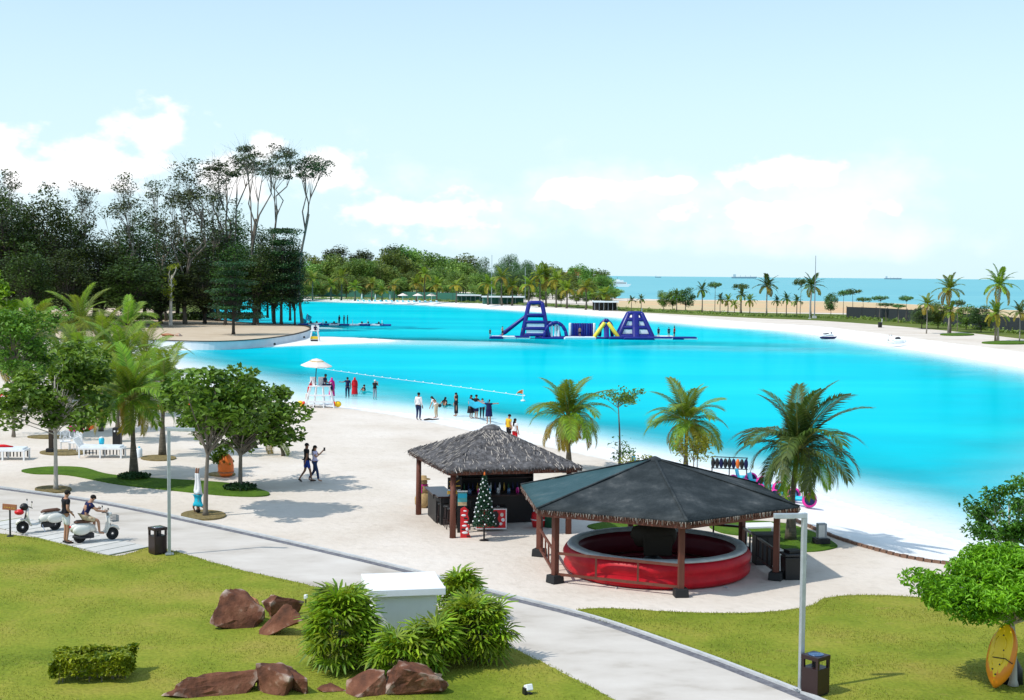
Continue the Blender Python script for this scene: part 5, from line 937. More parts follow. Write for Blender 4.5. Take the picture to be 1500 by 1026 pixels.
    if dress:
        z0, z1, r0, r1, mt = dress; mb = MB(); N = 20; prof = [(.9, z0), (1.0, z0-.1)]+[(1, 0)]; V = []; Fc = []; L_ = 8
        pc = J['che']; pp = J['pel']; pa = (J['anl']+J['anr'])/2
        for i in range(L_+1):
            u = i/L_; z = (z0+(z1-z0)*u)*s_; c = pc.lerp(pp, min(1, u*2)) if u < .5 else pp.lerp(pa, (u-.5)*1.2)
            for k in range(N):
                a = 2*math.pi*k/N; r = (r0+(r1-r0)*u)*s_*(1+.07*u*math.sin(6*a+i*.3)); V.append(Vector((c.x+r*math.cos(a), c.y+r*.72*math.sin(a), z)))
        for i in range(L_):
            for k in range(N): Fc.append((i*N+k, i*N+(k+1) % N, (i+1)*N+(k+1) % N, (i+1)*N+k))
        mb.add(V, Fc); mb.build('dress', mt, t, smooth=True)
    hc = J['hea']; up = (J['top']-J['nec']).normalized(); bk = (M.to_3x3() @ Vector((0, 1, 0))); q = up.to_track_quat('Z', 'Y').to_matrix()
    hm = MB(); hm.ball(hc+up*.045*s_+bk*.018*s_, (.092*s_, .100*s_, .085*s_), 12, 8, q)
    if hair == 'long': hm.tube([hc+up*.03*s_+bk*.05*s_, hc-up*.10*s_+bk*.085*s_, hc-up*.28*s_+bk*.09*s_, hc-up*.40*s_+bk*.07*s_], [.075*s_, .085*s_, .075*s_, .03*s_], 8)
    if hair == 'scarf': hm.tube([hc+up*.05*s_+bk*.02*s_, hc-up*.07*s_+bk*.02*s_, hc-up*.22*s_+bk*.01*s_], [.09*s_, .10*s_, .16*s_], 10)
    hm.build('headscarf' if hair == 'scarf' else 'hair', hat or 'hair', t, smooth=True)
    if shoes:
        for sd in ('l', 'r'): a, b = J['an'+sd], J['to'+sd]; MB().tube([a-Vector((0, 0, .055*s_))-(b-a).normalized()*.05*s_, a.lerp(b, .5)-Vector((0, 0, .025*s_)), b+(b-a).normalized()*.03*s_], [.045*s_, .05*s_, .035*s_], 8, squash=.6).build('shoe', shoes, t, smooth=True)
    return t
WALK = dict(knl=(-.10, -.14, .52), anl=(-.10, -.20, .10), tol=(-.11, -.37, .06), knr=(.10, .04, .50), anr=(.10, .30, .13), tor=(.11, .20, .03), wrl=(-.25, .12, .90), hal=(-.25, .14, .81), wrr=(.24, -.18, .95), har=(.24, -.25, .88), elr=(.24, .0, 1.14))
PHOTO = dict(elr=(.26, -.14, 1.22), wrr=(.14, -.34, 1.42), har=(.12, -.40, 1.48), ell=(-.26, -.12, 1.18), wrl=(-.08, -.32, 1.38), hal=(-.04, -.38, 1.45))
# scooters -----------------------------------------------------------
def scooter(loc, rz, label, basket):
    t = thing('motor_scooter', label, 'scooter', loc, rz)
    for x_ in (-.62, .62):
        w = MB(); w.lathe([(.13, -.05), (.20, -.055), (.235, -.03), (.235, .03), (.20, .055), (.13, .05)], n=22, closed=True); o = w.build('wheel', 'rubber', t, (x_, 0, .236), smooth=True); o.rotation_euler = (math.pi/2, 0, 0)
        rm = MB(); rm.lathe([(.05, -.045), (.135, -.03), (.135, .03), (.05, .045)], n=16, closed=True); rm.build('rim', 'charcoal', o, smooth=True)
        for k in range(5): a = k*1.2566; MB().bar((.03*math.cos(a), .03*math.sin(a), 0), (.135*math.cos(a), .135*math.sin(a), 0), .03, .05).build('spoke', 'chrome', o)
    b = MB(); b.tube([(-.98, 0, .60), (-.90, 0, .60), (-.65, 0, .58), (-.35, 0, .56), (-.12, 0, .50), (-.02, 0, .42)], [(.05, .05), (.15, .13), (.21, .20), (.20, .20), (.15, .15), (.10, .06)], 14); b.build('rear_body', 'cream_paint', t, smooth=True)
    for s_ in (-1, 1): c = MB(); c.ball((-.60, s_*.17, .50), (.34, .09, .19), 14, 8); c.build('side_cowl', 'cream_paint', t, smooth=True)
    MB().tube([(-.05, 0, .36), (.12, 0, .30), (.33, 0, .32)], [(.15, .035), (.17, .035), (.17, .04)], 10).build('floorboard', 'cream_paint', t, smooth=True)
    ls_ = MB(); ls_.tube([(.32, 0, .28), (.42, 0, .50), (.46, 0, .72), (.44, 0, .95)], [(.21, .035), (.24, .04), (.22, .045), (.13, .06)], 12, up=Vector((1, 0, 0))); ls_.build('leg_shield', 'cream_paint', t, smooth=True)
    f = MB(); f.tube([(.36, 0, .42), (.48, 0, .51), (.64, 0, .535), (.80, 0, .47), (.88, 0, .36)], [(.06, .04), (.09, .05), (.10, .05), (.09, .05), (.04, .03)], 10); f.build('front_fender', 'cream_paint', t, smooth=True)
    MB().tube([(.60, 0, .30), (.47, 0, .82), (.42, 0, 1.0)], [.035, .03, .03], 8).build('steering_column', 'charcoal', t, smooth=True)
    sd = MB(); sd.tube([(-.82, 0, .79), (-.72, 0, .81), (-.40, 0, .80), (-.18, 0, .79), (-.08, 0, .75)], [(.10, .03), (.15, .06), (.15, .065), (.12, .06), (.06, .03)], 12); sd.build('seat', 'brown_seat', t, smooth=True)
    hb = MB(); hb.tube([(.34, -.34, 1.0), (.40, -.18, 1.03), (.44, 0, 1.02), (.40, .18, 1.03), (.34, .34, 1.0)], [.018, .022, .03, .022, .018], 8); o = hb.build('handlebar', 'charcoal', t, smooth=True)
    for s_ in (-1, 1):
        MB().tube([(.36, s_*.28, 1.02), (.35, s_*.32, 1.20)], .008, 5).build('mirror_stalk', 'chrome', o); MB().ball((.35, s_*.33, 1.24), (.02, .06, .045), 8, 6).build('mirror', 'black', o, smooth=True)
    hl_ = MB(); hl_.ball((.50, 0, .98), (.09, .10, .095), 12, 8); o = hl_.build('headlight_shell', 'cream_paint', t, smooth=True); MB().ball((.575, 0, .98), (.02, .075, .07), 10, 6).build('headlight', 'chrome', o, smooth=True)
    MB().ball((-.97, 0, .63), (.03, .07, .05), 8, 6).build('tail_light', 'red', t, smooth=True); MB().tube([(-.30, -.15, .20), (-.60, -.20, .22), (-.95, -.20, .30)], [.03, .05, .045], 8).build('exhaust', 'charcoal', t, smooth=True); MB().box((-.35, 0, .25), (.5, .22, .2)).build('engine', 'charcoal', t, bevel=.03); MB().tube([(-.1, .12, .28), (-.16, .28, .02)], .014, 5).build('kick_stand', 'chrome', t)
    t.scale = (.88,)*3
    if basket:
        k = MB()
        for z in (.70, .80, .92):
            for (a, b_) in (((.60, -.15), (.82, -.15)), ((.82, -.15), (.82, .15)), ((.82, .15), (.60, .15)), ((.60, .15), (.60, -.15))): k.bar((*a, z), (*b_, z), .012)
        for i in range(9):
            for s_ in (-1, 1): k.bar((.60+.22*i/8, s_*.15, .70), (.60+.22*i/8, s_*.15, .92), .008)
            k.bar((.82, -.15+.3*i/8, .70), (.82, -.15+.3*i/8, .92), .008); k.bar((.60, -.15+.3*i/8, .70), (.82, -.15+.3*i/8, .70), .008)
        k.build('basket', 'grey_metal', t)
    return t
s1 = at(57, 779, .045); s2 = at(141, 793, .045)
scooter(s1, math.pi+.62, 'white motor scooter parked without a rider, facing the timber sign', False)
helm = thing('helmet', 'black riding helmet hanging at the front of the riderless scooter', 'helmet', s1+Vector((-.40, -.28, .90))); MB().ball((0, 0, 0), (.14, .13, .13), 12, 8).build('shell', 'black', helm, smooth=True); MB().ball((-.05, -.03, .0), (.10, .11, .06), 10, 6).build('visor', 'glass_dark', helm, smooth=True)
bag = tag(MB().ball((0, 0, 0), (.17, .12, .10), 10, 7).build('bag', 'red', None, s1+Vector((-.52, -.42, .74)), smooth=True), 'small red bag at the front of the riderless scooter', 'bag')
scooter(s2, .62, 'white motor scooter with wire basket and a seated rider', True)
SIT = dict(pel=(0, .05, .93), spi=(0, .0, 1.10), che=(0, -.12, 1.27), nec=(0, -.18, 1.40), hea=(0, -.27, 1.50), top=(0, -.28, 1.61), shl=(-.18, -.13, 1.34), shr=(.18, -.13, 1.34), ell=(-.30, -.28, 1.14), wrl=(-.30, -.50, 1.10), hal=(-.31, -.57, 1.10), elr=(.30, -.28, 1.14), wrr=(.30, -.50, 1.10), har=(.31, -.57, 1.10), hil=(-.10, .0, .90), hir=(.10, .0, .90), knl=(-.20, -.36, .80), knr=(.22, -.38, .78), anl=(-.20, -.40, .40), anr=(.28, -.36, .36), tol=(-.21, -.56, .36), tor=(.30, -.52, .31))
d_ = Vector((math.cos(.62), math.sin(.62), 0))
person(s2-d_*.36+Vector((0, 0, -.08)), .62+math.pi/2, 'man in navy shirt and tan shorts seated on the white scooter', SIT, 'cloth_navy', 'cloth_tan', 'short', 'skin', h=1.72)
person(at(97, 796, .045), 2.2, 'man in black shirt and white shorts standing behind the ridden scooter', dict(hea=(0, -.06, 1.57), top=(0, -.05, 1.68), wrl=(-.20, -.14, .95), hal=(-.17, -.20, .88)), 'cloth_black', 'cloth_white', 'short', 'skin', h=1.76, shoes='rubber')
person(at(449, 706, 0), 1.9, 'man in black shirt and blue shorts walking beside a woman in jeans', WALK, 'cloth_black', 'cloth_blue', 'short', 'skin_dark', h=1.68, shoes='rubber')
person(at(461, 706, 0), 1.5, 'woman in lilac top and jeans walking while holding up a phone', {**WALK, **PHOTO}, 'cloth_lilac', 'cloth_jeans', 'long', 'skin', 'long', h=1.58)
ph = at(463, 706, 0); tag(MB().box((0, 0, 0), (.08, .012, .15), .3).build('phone', 'black', None, (ph.x+.36, ph.y-.02, 1.42)), 'dark phone held up by the woman in the lilac top', 'phone')
flip = Matrix.Translation((0, 0, 1.72)) @ Matrix.Rotation(math.pi, 4, 'Y')
HS = dict(ell=(-.30, -.05, 1.50), wrl=(-.27, -.10, 1.66), hal=(-.26, -.12, 1.71), elr=(.30, -.05, 1.50), wrr=(.27, -.10, 1.66), har=(.26, -.12, 1.71), knl=(-.06, .0, .50), knr=(.06, .0, .50), anl=(-.05, .05, .09), anr=(.05, .05, .09), tol=(-.06, .0, -.06), tor=(.06, .0, -.06))
person(at(290, 752, .06), 2.6, 'person in cyan shirt and white trousers doing a headstand against the forked tree', HS, 'cloth_cyan', 'cloth_white', 'long', 'skin_dark', xf=flip, h=1.62)
def gz_at(px, py):
    z = -.2
    for _ in range(8): q = at(px, py, z); z = float(ground_z(np.array([[q.x, q.y]]))[0][0])
    return at(px, py, z)
B = gz_at
person(B(486, 582), .3, 'woman in a long pink gown standing beside the lifeguard chair', None, 'cloth_pink', None, skin='skin', hair='scarf', hat='cloth_pink', dress=(1.36, .10, .19, .27, 'cloth_pink'), h=1.58, sleeves=2)
person(B(509, 584), 3.4, 'man in navy shirt and trousers with an arm round a woman in red', dict(elr=(.36, .0, 1.30), wrr=(.55, -.05, 1.32), har=(.62, -.06, 1.32)), 'cloth_navy', 'cloth_navy', 'long', 'skin_dark', h=1.72)
person(B(519.5, 581), 3.2, 'woman in a long red dress beside the man in navy', None, 'cloth_red', None, skin='skin', hair='scarf', hat='cloth_red', dress=(1.36, .10, .19, .28, 'cloth_red'), h=1.58, sleeves=2)
LIE = dict(pel=(0, 0, .14), spi=(0, -.05, .32), che=(0, -.06, .50), nec=(0, -.08, .62), hea=(0, -.11, .72), top=(0, -.10, .83), shl=(-.18, -.06, .56), shr=(.18, -.06, .56), ell=(-.26, .12, .36), wrl=(-.25, .22, .14), hal=(-.25, .26, .06), elr=(.26, .12, .36), wrr=(.25, .22, .14), har=(.25, .26, .06), hil=(-.09, -.05, .13), hir=(.09, -.05, .13), knl=(-.12, -.45, .24), knr=(.12, -.45, .20), anl=(-.12, -.85, .08), anr=(.12, -.85, .08), tol=(-.13, -.95, .14), tor=(.13, -.95, .14))
person(B(532, 578), 2.1, 'person in black sitting in the shallows behind the woman in red', LIE, 'cloth_black', 'cloth_black', 'long', 'skin')
person(B(549, 586), 2.7, 'person in black top and pale trousers raising a phone in the shallows', PHOTO, 'cloth_black', 'cloth_grey', 'long', 'skin', h=1.62, hat='cloth_white')
person(B(613, 616), 2.6, 'man in white shirt and grey trousers at the edge of the sand', None, 'cloth_white', 'cloth_jeans', 'long', 'skin_dark', h=1.72, sleeves=2)
BEND = dict(che=(0, -.22, 1.22), spi=(0, -.08, 1.08), nec=(0, -.30, 1.34), hea=(0, -.38, 1.42), top=(0, -.42, 1.52), shl=(-.17, -.22, 1.28), shr=(.17, -.22, 1.28), ell=(-.2, -.30, 1.0), wrl=(-.18, -.40, .80), hal=(-.18, -.43, .72), elr=(.2, -.30, 1.0), wrr=(.18, -.40, .80), har=(.18, -.43, .72))
person(B(639, 613), 4.2, 'woman in white top and cream trousers leaning forward with a dark bag', BEND, 'cloth_white', 'cloth_tan', 'long', 'skin', 'long', h=1.62)
bg_ = B(641.5, 613); tag(MB().ball((0, 0, 0), (.13, .09, .12), 8, 6).build('bag', 'black', None, (bg_.x+.12, bg_.y, bg_.z+.86), smooth=True), 'dark shoulder bag of the woman leaning forward', 'bag')
person(B(651, 598), 2.4, 'person in black crouching in the water beside the woman in white', LIE, 'cloth_black', 'cloth_black', 'long', 'skin', 'long')
person(B(668, 610), 5.2, 'woman in a long black patterned dress with hand at her chin', dict(elr=(.24, -.12, 1.14), wrr=(.10, -.18, 1.38), har=(.08, -.16, 1.46)), 'cloth_black', None, skin='skin', hair='long', dress=(1.34, .22, .17, .17, 'cloth_black'), h=1.66)
person(B(690, 613), .9, 'woman in a black dress holding the left end of a blue cloth', dict(elr=(.30, -.16, 1.22), wrr=(.36, -.36, 1.22), har=(.38, -.42, 1.22)), 'cloth_black', None, skin='skin', hair='long', dress=(1.34, .40, .17, .34, 'cloth_black'), h=1.62)
person(B(697.5, 614), 2.2, 'person in dark skirt behind the blue cloth', dict(ell=(-.30, -.16, 1.22), wrl=(-.36, -.36, 1.22), hal=(-.38, -.42, 1.22)), 'cloth_black', None, skin='skin', dress=(1.1, .55, .16, .22, 'cloth_navy'), h=1.68)
person(B(706, 613), 3.1, 'person in black bending forward beneath the blue cloth', BEND, 'cloth_black', 'cloth_black', 'long', 'skin', h=1.5)
person(B(716, 622), 3.4, 'woman in a navy dress with arm raised holding the right end of the blue cloth', dict(elr=(.40, -.10, 1.46), wrr=(.60, -.18, 1.56), har=(.68, -.20, 1.58), ell=(-.36, -.05, 1.40), wrl=(-.56, -.06, 1.42), hal=(-.63, -.06, 1.42)), 'cloth_navy', None, skin='skin', dress=(1.34, .55, .18, .24, 'cloth_navy'), h=1.66)
mb = MB(); N, K = 14, 6; a, b = B(686, 613), B(716, 622); V = []
for i in range(N+1):
    for j in range(K+1): u, v = i/N, j/K; q = a.lerp(b, u); V.append(Vector((q.x, q.y-.12+.10*math.sin(u*9+v*3), q.z+1.12+.40*u-.20*math.sin(math.pi*u)+(v-.5)*(.55-.25*u)+.04*math.sin(u*14))))
mb.add(V, [(i*(K+1)+j, i*(K+1)+j+1, (i+1)*(K+1)+j+1, (i+1)*(K+1)+j) for i in range(N) for j in range(K)]); o = mb.build('beach_cloth', 'cloth_scarf', None, smooth=True); tag(o, 'long blue cloth stretched between the women in the shallows', 'cloth'); sm_ = o.modifiers.new('th', 'SOLIDIFY'); sm_.thickness = .008
person(B(745, 650), 2.2, 'person in yellow shirt sitting beyond the ridge of the thatched hut', dict(hea=(0, -.06, 1.57), top=(0, -.06, 1.68)), 'cloth_yellow', 'cloth_black', 'short', 'skin', h=1.58)
person(B(754, 655), 2.4, 'person in red bottoms next to the person in yellow', None, 'cloth_white', 'cloth_red', 'long', 'skin', 'long', h=1.50)
tag(MB().tube([(0, 0, .03), (.3, .2, .06), (.55, .35, .02), (.9, .6, .03)], [.05, .07, .05, .03], 6).build('driftwood', 'bark_dark', None, B(621, 616)), 'short dark branch lying on the sand by the man in white', 'driftwood')

# ------------------------------------------------------------------ lifeguard chair
lg_p = B(469, 597); lc = thing('lifeguard_chair', 'white timber lifeguard chair with wide splayed legs on the beach edge', 'lifeguard chair', lg_p, .05)
for i, (x0, x1) in enumerate(((-1.0, -.62), (-.42, -.25), (.28, .18), (.98, .62))):
    for y_ in (-.45, .45): MB().bar((x0, y_*1.15, 0), (x1, y_*.8, 1.45), .09, .07).build('leg', 'white_paint', lc)
MB().box((0, 0, 1.45), (1.45, .85, .07)).build('seat_deck', 'white_paint', lc, bevel=.01); MB().box((0, -.52, .42), (1.75, .05, .12)).build('brace', 'white_paint', lc); MB().box((0, -.49, .85), (1.45, .05, .10)).build('brace', 'white_paint', lc); MB().box((0, .3, .16), (1.6, .7, .06)).build('lower_shelf', 'white_paint', lc)
for x_ in (-.5, .05): MB().box((x_, .36, 1.75), (.42, .05, .55)).build('backrest', 'white_paint', lc, bevel=.01)
for x_ in (-.70, -.25, .32, .70): MB().box((x_, .0, 1.66), (.06, .7, .05)).build('armrest', 'white_paint', lc)
um = thing('parasol', 'cream parasol with gold band over the lifeguard chair', 'parasol', lg_p+Vector((-.42, .1, 0)), .2); MB().tube([(0, 0, 0), (0, 0, 3.25)], .03, 8).build('pole', 'charcoal', um); MB().lathe([(1.05, 2.78), (1.03, 2.84), (.55, 3.08), (.30, 3.20), (.0, 3.24), (.3, 3.17), (.55, 3.04), (1.02, 2.79)], n=8, closed=True).build('canopy', 'umbrella_cloth', um); MB().lathe([(.46, 3.135), (.30, 3.23), (.02, 3.30), (.0, 3.27), (.28, 3.20)], n=8, closed=True).build('vent_cap', 'umbrella_cloth', um); MB().lathe([(.49, 3.12), (.44, 3.155), (.43, 3.145), (.48, 3.11)], n=8, closed=True).build('gold_band', 'gold', um)
um.rotation_euler = (.06, .05, .2)
for x_ in (-1.25, 1.12):
    t = thing('rescue_buoy', 'yellow and red rescue float beside the lifeguard chair', 'float', lg_p+Vector((x_, -.1, .24)), 0, 'rescue floats at the lifeguard chair'); s_ = 1 if x_ > 0 else -1; MB().ball((s_*.08, 0, 0), (.24, .17, .21), 12, 8).build('float', 'yellow', t, smooth=True); MB().ball((-s_*.16, 0, 0), (.12, .15, .18), 10, 7).build('cap', 'kayak_red', t, smooth=True)
SITC = dict(pel=(0, .08, .50), spi=(0, .10, .68), che=(0, .07, .88), nec=(0, .05, 1.02), hea=(0, .02, 1.13), top=(0, .03, 1.24), shl=(-.18, .07, .95), shr=(.18, .07, .95), ell=(-.24, .0, .70), wrl=(-.2, -.25, .62), hal=(-.2, -.33, .60), elr=(.24, .0, .70), wrr=(.2, -.25, .62), har=(.2, -.33, .60), hil=(-.10, .05, .47), hir=(.10, .05, .47), knl=(-.13, -.38, .50), knr=(.13, -.38, .50), anl=(-.13, -.42, .10), anr=(.13, -.42, .10), tol=(-.14, -.58, .05), tor=(.14, -.58, .05))
person(lg_p+Vector((.38, .1, 1.02)), 2.0, 'lifeguard in navy sitting on the white chair', SITC, 'cloth_navy', 'cloth_navy', 'long', 'skin_dark', h=1.66)
rt = thing('rescue_tube', 'red rescue tube hanging on the left of the lifeguard chair', 'float', lg_p+Vector((-.80, -.2, 1.0))); MB().tube([(0, 0, 0), (.08, 0, .3), (.20, 0, .55), (.26, 0, .8)], [.05, .10, .10, .04], 8).build('tube', 'red', rt, smooth=True); MB().box((-.05, 0, -.25), (.22, .1, .4)).build('pouch', 'umbrella_cloth', rt, bevel=.03)

# ------------------------------------------------------------------ kayaks, water trikes, furniture
def kayak(name, loc, L, w, mat_, rot, label, group=None):
    t = tag(obj(name, None, None, loc, rot=rot), label, 'kayak', group); mb = MB(); S = 12
    mb.tube([(L*(i/S-.5), 0, .10*abs(2*i/S-1)**2.5) for i in range(S+1)], [(max(.03, w/2*(1-abs(2*i/S-1)**2.4)), max(.03, .17*(1-abs(2*i/S-1)**3))) for i in range(S+1)], 14); mb.build('hull', mat_, t, smooth=True)
    for x_ in (-.5, .55): c = MB(); c.lathe([(.30, .155), (.32, .19), (.28, .19), (.24, .13), (.0, .11)], n=16, sx=1.25, sy=.62); c.build('cockpit', 'charcoal' if mat_ != 'yellow' else 'kayak_orange', t, (x_, 0, 0), smooth=True)
    return t
kayak('kayak', B(236, 600)+Vector((0, 0, .18)), 2.7, .75, 'kayak_red', (0, 0, -.03), 'red sit-in kayak on the sand behind the palms', 'red kayaks on the sand'); kayak('kayak', B(283, 599)+Vector((0, 0, .18)), 2.7, .75, 'kayak_red', (0, 0, .05), 'red sit-in kayak on the sand behind the palms', 'red kayaks on the sand')
kp = at(1463, 1000, .02)
ky = tag(obj('kayak', None, None, kp+Vector((.02, -.1, .0))), 'yellow and orange sit-on kayak stood on end against the pale tree trunk', 'kayak'); ky.rotation_euler = (0, R(-68), R(42)); ky.location = kp+Vector((-.06, -.30, .70))
mb = MB(); S = 14; W_ = lambda u: .30*(1-abs(2*u-1)**2.6)+.035
mb.tube([(1.45*(i/S-.5), 0, 0) for i in range(S+1)], [(W_(i/S), .14*(1-abs(2*i/S-1)**4)+.03) for i in range(S+1)], 14); mb.build('hull', 'kayak_orange', ky, smooth=True)
mb = MB(); mb.tube([(1.30*(i/S-.5)+.06, 0, .085) for i in range(S+1)], [(W_(i/S)*.80, .07*(1-abs(2*i/S-1)**4)+.02) for i in range(S+1)], 14); mb.build('deck', 'yellow', ky, smooth=True)
for x_ in (-.1, .22): MB().lathe([(.13, .14), (.15, .165), (.11, .165), (.09, .13)], (x_, 0, 0), 14, sx=1.3, closed=True).build('seat_well', 'yellow', ky, smooth=True)
for x_, y_ in ((-.35, .06), (-.22, -.08), (.0, .02), (.1, -.1), (.3, .05), (.42, -.03), (-.45, -.03)): MB().lathe([(.02, .158), (.02, .168), (0, .169)], (x_, y_, 0), 8).build('scupper', 'black', ky)
MB().tube([(-.12, -.30, .05), (-.15, -.36, .16), (-.08, -.2, .2), (-.1, .1, .19)], .012, 5).build('strap', 'black', ky)
wr = tag(MB().lathe([(.26, 0), (.24, .3), (.12, .55), (.03, .72)], n=10, wob=.08).build('trunk_wrap', 'black', None, at(1481, 1000, .02), smooth=True), 'black fabric wrapped round the base of the pale tree trunk', 'fabric')
tr_ = thing('water_trike', 'cyan water trike with pink drum wheel on the beach below the palm', 'water trike', B(1172, 742), -.5, 'pink wheeled water trikes on the beach')
for (x_, y_, r_) in ((.42, -.12, .30), (-.42, -.12, .22)):
    w = MB(); w.lathe([(.04, -.20), (r_*.62, -.24), (r_*.92, -.20), (r_, -.08), (r_, .08), (r_*.92, .20), (r_*.62, .24), (.04, .20)], n=20); o = w.build('drum_wheel', 'pink', tr_, (x_, y_, r_), smooth=True); o.rotation_euler = (math.pi/2-.2, 0, .35); MB().lathe([(r_*.72, -.245), (r_*.60, -.25), (r_*.60, .25), (r_*.72, .245)], n=16).build('hub', 'cloth_navy', o)
MB().tube([(-.6, .1, .28), (-.3, .05, .30), (.2, 0, .33), (.5, 0, .36)], [(.08, .05), (.22, .10), (.20, .10), (.06, .05)], 10).build('body', 'cyan', tr_, smooth=True); MB().box((-.28, .05, .50), (.07, .36, .38), rot=Matrix.Rotation(-.25, 3, 'Y')).build('seat_back', 'cyan', tr_, bevel=.03); MB().tube([(.2, 0, .33), (.36, 0, .62)], .02, 6).build('steering_column', 'charcoal', tr_)
for i, (x_, y_) in enumerate(((1150, 733), (1128, 724), (1106, 716), (1088, 710))): c = copy_tree(tr_); c.location = B(x_, y_); c.rotation_euler = (0, 0, -.5+random.uniform(-.15, .15))
c = copy_tree(tr_); c.location = B(936, 690); c['label'] = 'pink and cyan water trike behind the peak of the gazebo roof'; del c['group']
gr_ = thing('gear_rack', 'dark rack hung with black life vests beyond the gazebo roof', 'rack', B(1068, 704), -.25)
for x_ in (-.8, 0, .8): MB().bar((x_, 0, 0), (x_, 0, 1.1), .05).build('upright', 'charcoal', gr_)
for z in (.55, 1.08): MB().bar((-.85, 0, z), (.85, 0, z), .04).build('rail', 'charcoal', gr_)
for i in range(9):
    v_ = MB(); v_.ball((-.75+.19*i, -.05, .80), (.10, .09, .24), 8, 6); o = v_.build('life_vest', 'orange' if i == 6 else 'cloth_navy' if i % 3 == 2 else 'black', gr_, smooth=True)
# day beds
def day_bed(loc, rz, label, red):
    t = thing('day_bed', label, 'day bed', loc, rz); w, d = 2.0, .8
    for x_ in (-w/2, 0, w/2):
        for y_ in (-d/2, d/2): MB().box((x_, y_, .22), (.07, .07, .44)).build('leg', 'white_paint', t)
    MB().box((0, 0, .46), (w+.1, d+.08, .09)).build('seat_frame', 'white_paint', t, bevel=.01); MB().box((0, -.02, .54), (w*.96, d*.92, .09)).build('mattress', 'white_vinyl', t, bevel=.02)
    for i in range(12): MB().box((-w/2+.1+i*.165, d/2, .24), (.05, .03, .34)).build('slat', 'charcoal', t)
    hb = MB(); a, b_ = Vector((-w/2, 0, .5)), Vector((-w/2-.28, 0, .92)); hb.bar(a+Vector((0, d/2, 0)), b_+Vector((0, d/2, 0)), .05); hb.bar(a-Vector((0, d/2, 0)), b_-Vector((0, d/2, 0)), .05); hb.bar(b_+Vector((0, d/2, 0)), b_-Vector((0, d/2, 0)), .05); hb.build('head_frame', 'white_paint', t)
    for i in range(7): q = -d/2+.1+i*(d-.2)/6; MB().bar(a+Vector((0, q, 0)), b_+Vector((0, q, 0)), .03, .015).build('head_slat', 'white_paint', t)
    if red: MB().tube([(-.5, 0, .62), (-.1, .05, .64), (.35, 0, .60)], [(.12, .06), (.2, .07), (.08, .03)], 8).build('folded_towel', 'cloth_red', t, smooth=True)
    return t
day_bed(at(150, 670), .02, 'white slatted day bed beside the black speaker box', False); day_bed(at(8, 673), .03, 'white slatted day bed with a folded red towel', True)
def lattice_chair(loc, rz):
    t = thing('garden_chair', 'white openwork garden chair beside the flower arrangement', 'chair', loc, rz, 'white garden chairs'); MB().box((0, 0, .42), (.5, .48, .04)).build('seat', 'white_paint', t)
    for x_ in (-.22, .22):
        for y_ in (-.2, .2): MB().tube([(x_, y_, 0), (x_, y_, .42)], .018, 5).build('leg', 'white_paint', t)
    bk = MB()
    for i in range(7): q = -.24+.08*i; bk.bar((q, .22, .42), (q*.8, .28, .95-.8*q*q), .018); bk.bar((q, .22, .42), (-q*.7, .28, .90), .012)
    bk.tube([(-.25, .22, .42), (-.22, .27, .85), (0, .29, .98), (.22, .27, .85), (.25, .22, .42)], .02, 5); bk.build('back', 'white_paint', t)
    MB().bar((-.27, -.2, .62), (-.25, .24, .64), .03).build('arm', 'white_paint', t); MB().bar((.27, -.2, .62), (.25, .24, .64), .03).build('arm', 'white_paint', t)
for x_, y_, r_ in ((96, 659, .4), (110, 661, -.3), (122, 664, 2.6)): lattice_chair(at(x_, y_), r_)
fw_ = thing('flower_arrangement', 'pink and orange artificial flowers on a white wire frame beside the garden chairs', 'flowers', at(116, 656))
MB().tube([(0, 0, 0), (0, 0, 1.0)], .03, 6).build('stand', 'white_paint', fw_)
for i in range(26):
    a = random.uniform(0, 6.28); q = random.uniform(.1, .75); z = random.uniform(.7, 1.45); f = MB(); f.ball((q*math.cos(a), q*math.sin(a)*.6, z), random.uniform(.07, .16), 8, 6); f.build('flower', random.choice(['pink', 'cloth_red', 'orange', 'gold', 'pink', 'umbrella_cloth']), fw_, smooth=True)
    MB().tube([(0, 0, .7), (q*math.cos(a), q*math.sin(a)*.6, z)], .008, 4).build('stem', 'white_paint', fw_)
cb = thing('cooler_box', 'cyan and white drinks cooler standing on the white day bed', 'cooler', at(146, 668)+Vector((.1, 0, .58))); MB().lathe([(.12, 0), (.14, .22), (.10, .30), (.03, .34)], n=12).build('jug', 'cyan', cb, smooth=True); MB().lathe([(.10, .30), (.11, .33), (.02, .36)], n=12).build('lid', 'white_paint', cb, smooth=True)
spk = thing('speaker_box', 'tall black speaker box with two pale cones by a palm trunk', 'speaker', at(172, 658)); MB().box((0, 0, .55), (.40, .36, 1.1)).build('cabinet', 'black', spk, bevel=.02)
for x_ in (-.09, .09): o = MB().lathe([(.05, 0), (.05, .012), (.02, .004)], n=10).build('cone', 'white_paint', spk, (x_, -.185, .93)); o.rotation_euler = (math.pi/2, 0, 0)
gb = thing('water_tank', 'pale blue small tank by the foot of the islet palm', 'tank', at(204, 671)); MB().lathe([(.14, 0), (.15, .05), (.15, .4), (.11, .47), (.04, .5)], n=14).build('tank', 'white_vinyl', gb, smooth=True); MB().lathe([(.05, .49), (.05, .55), (0, .56)], n=10).build('cap', 'cyan', gb)
pa = thing('pineapple_planter', 'orange pineapple shaped planter with green leaves behind the islet tree', 'planter', at(331, 697, .06)); MB().lathe([(.24, 0), (.33, .15), (.35, .45), (.28, .75), (.14, .95)], n=18, wob=.04).build('body', 'orange', pa, smooth=True)
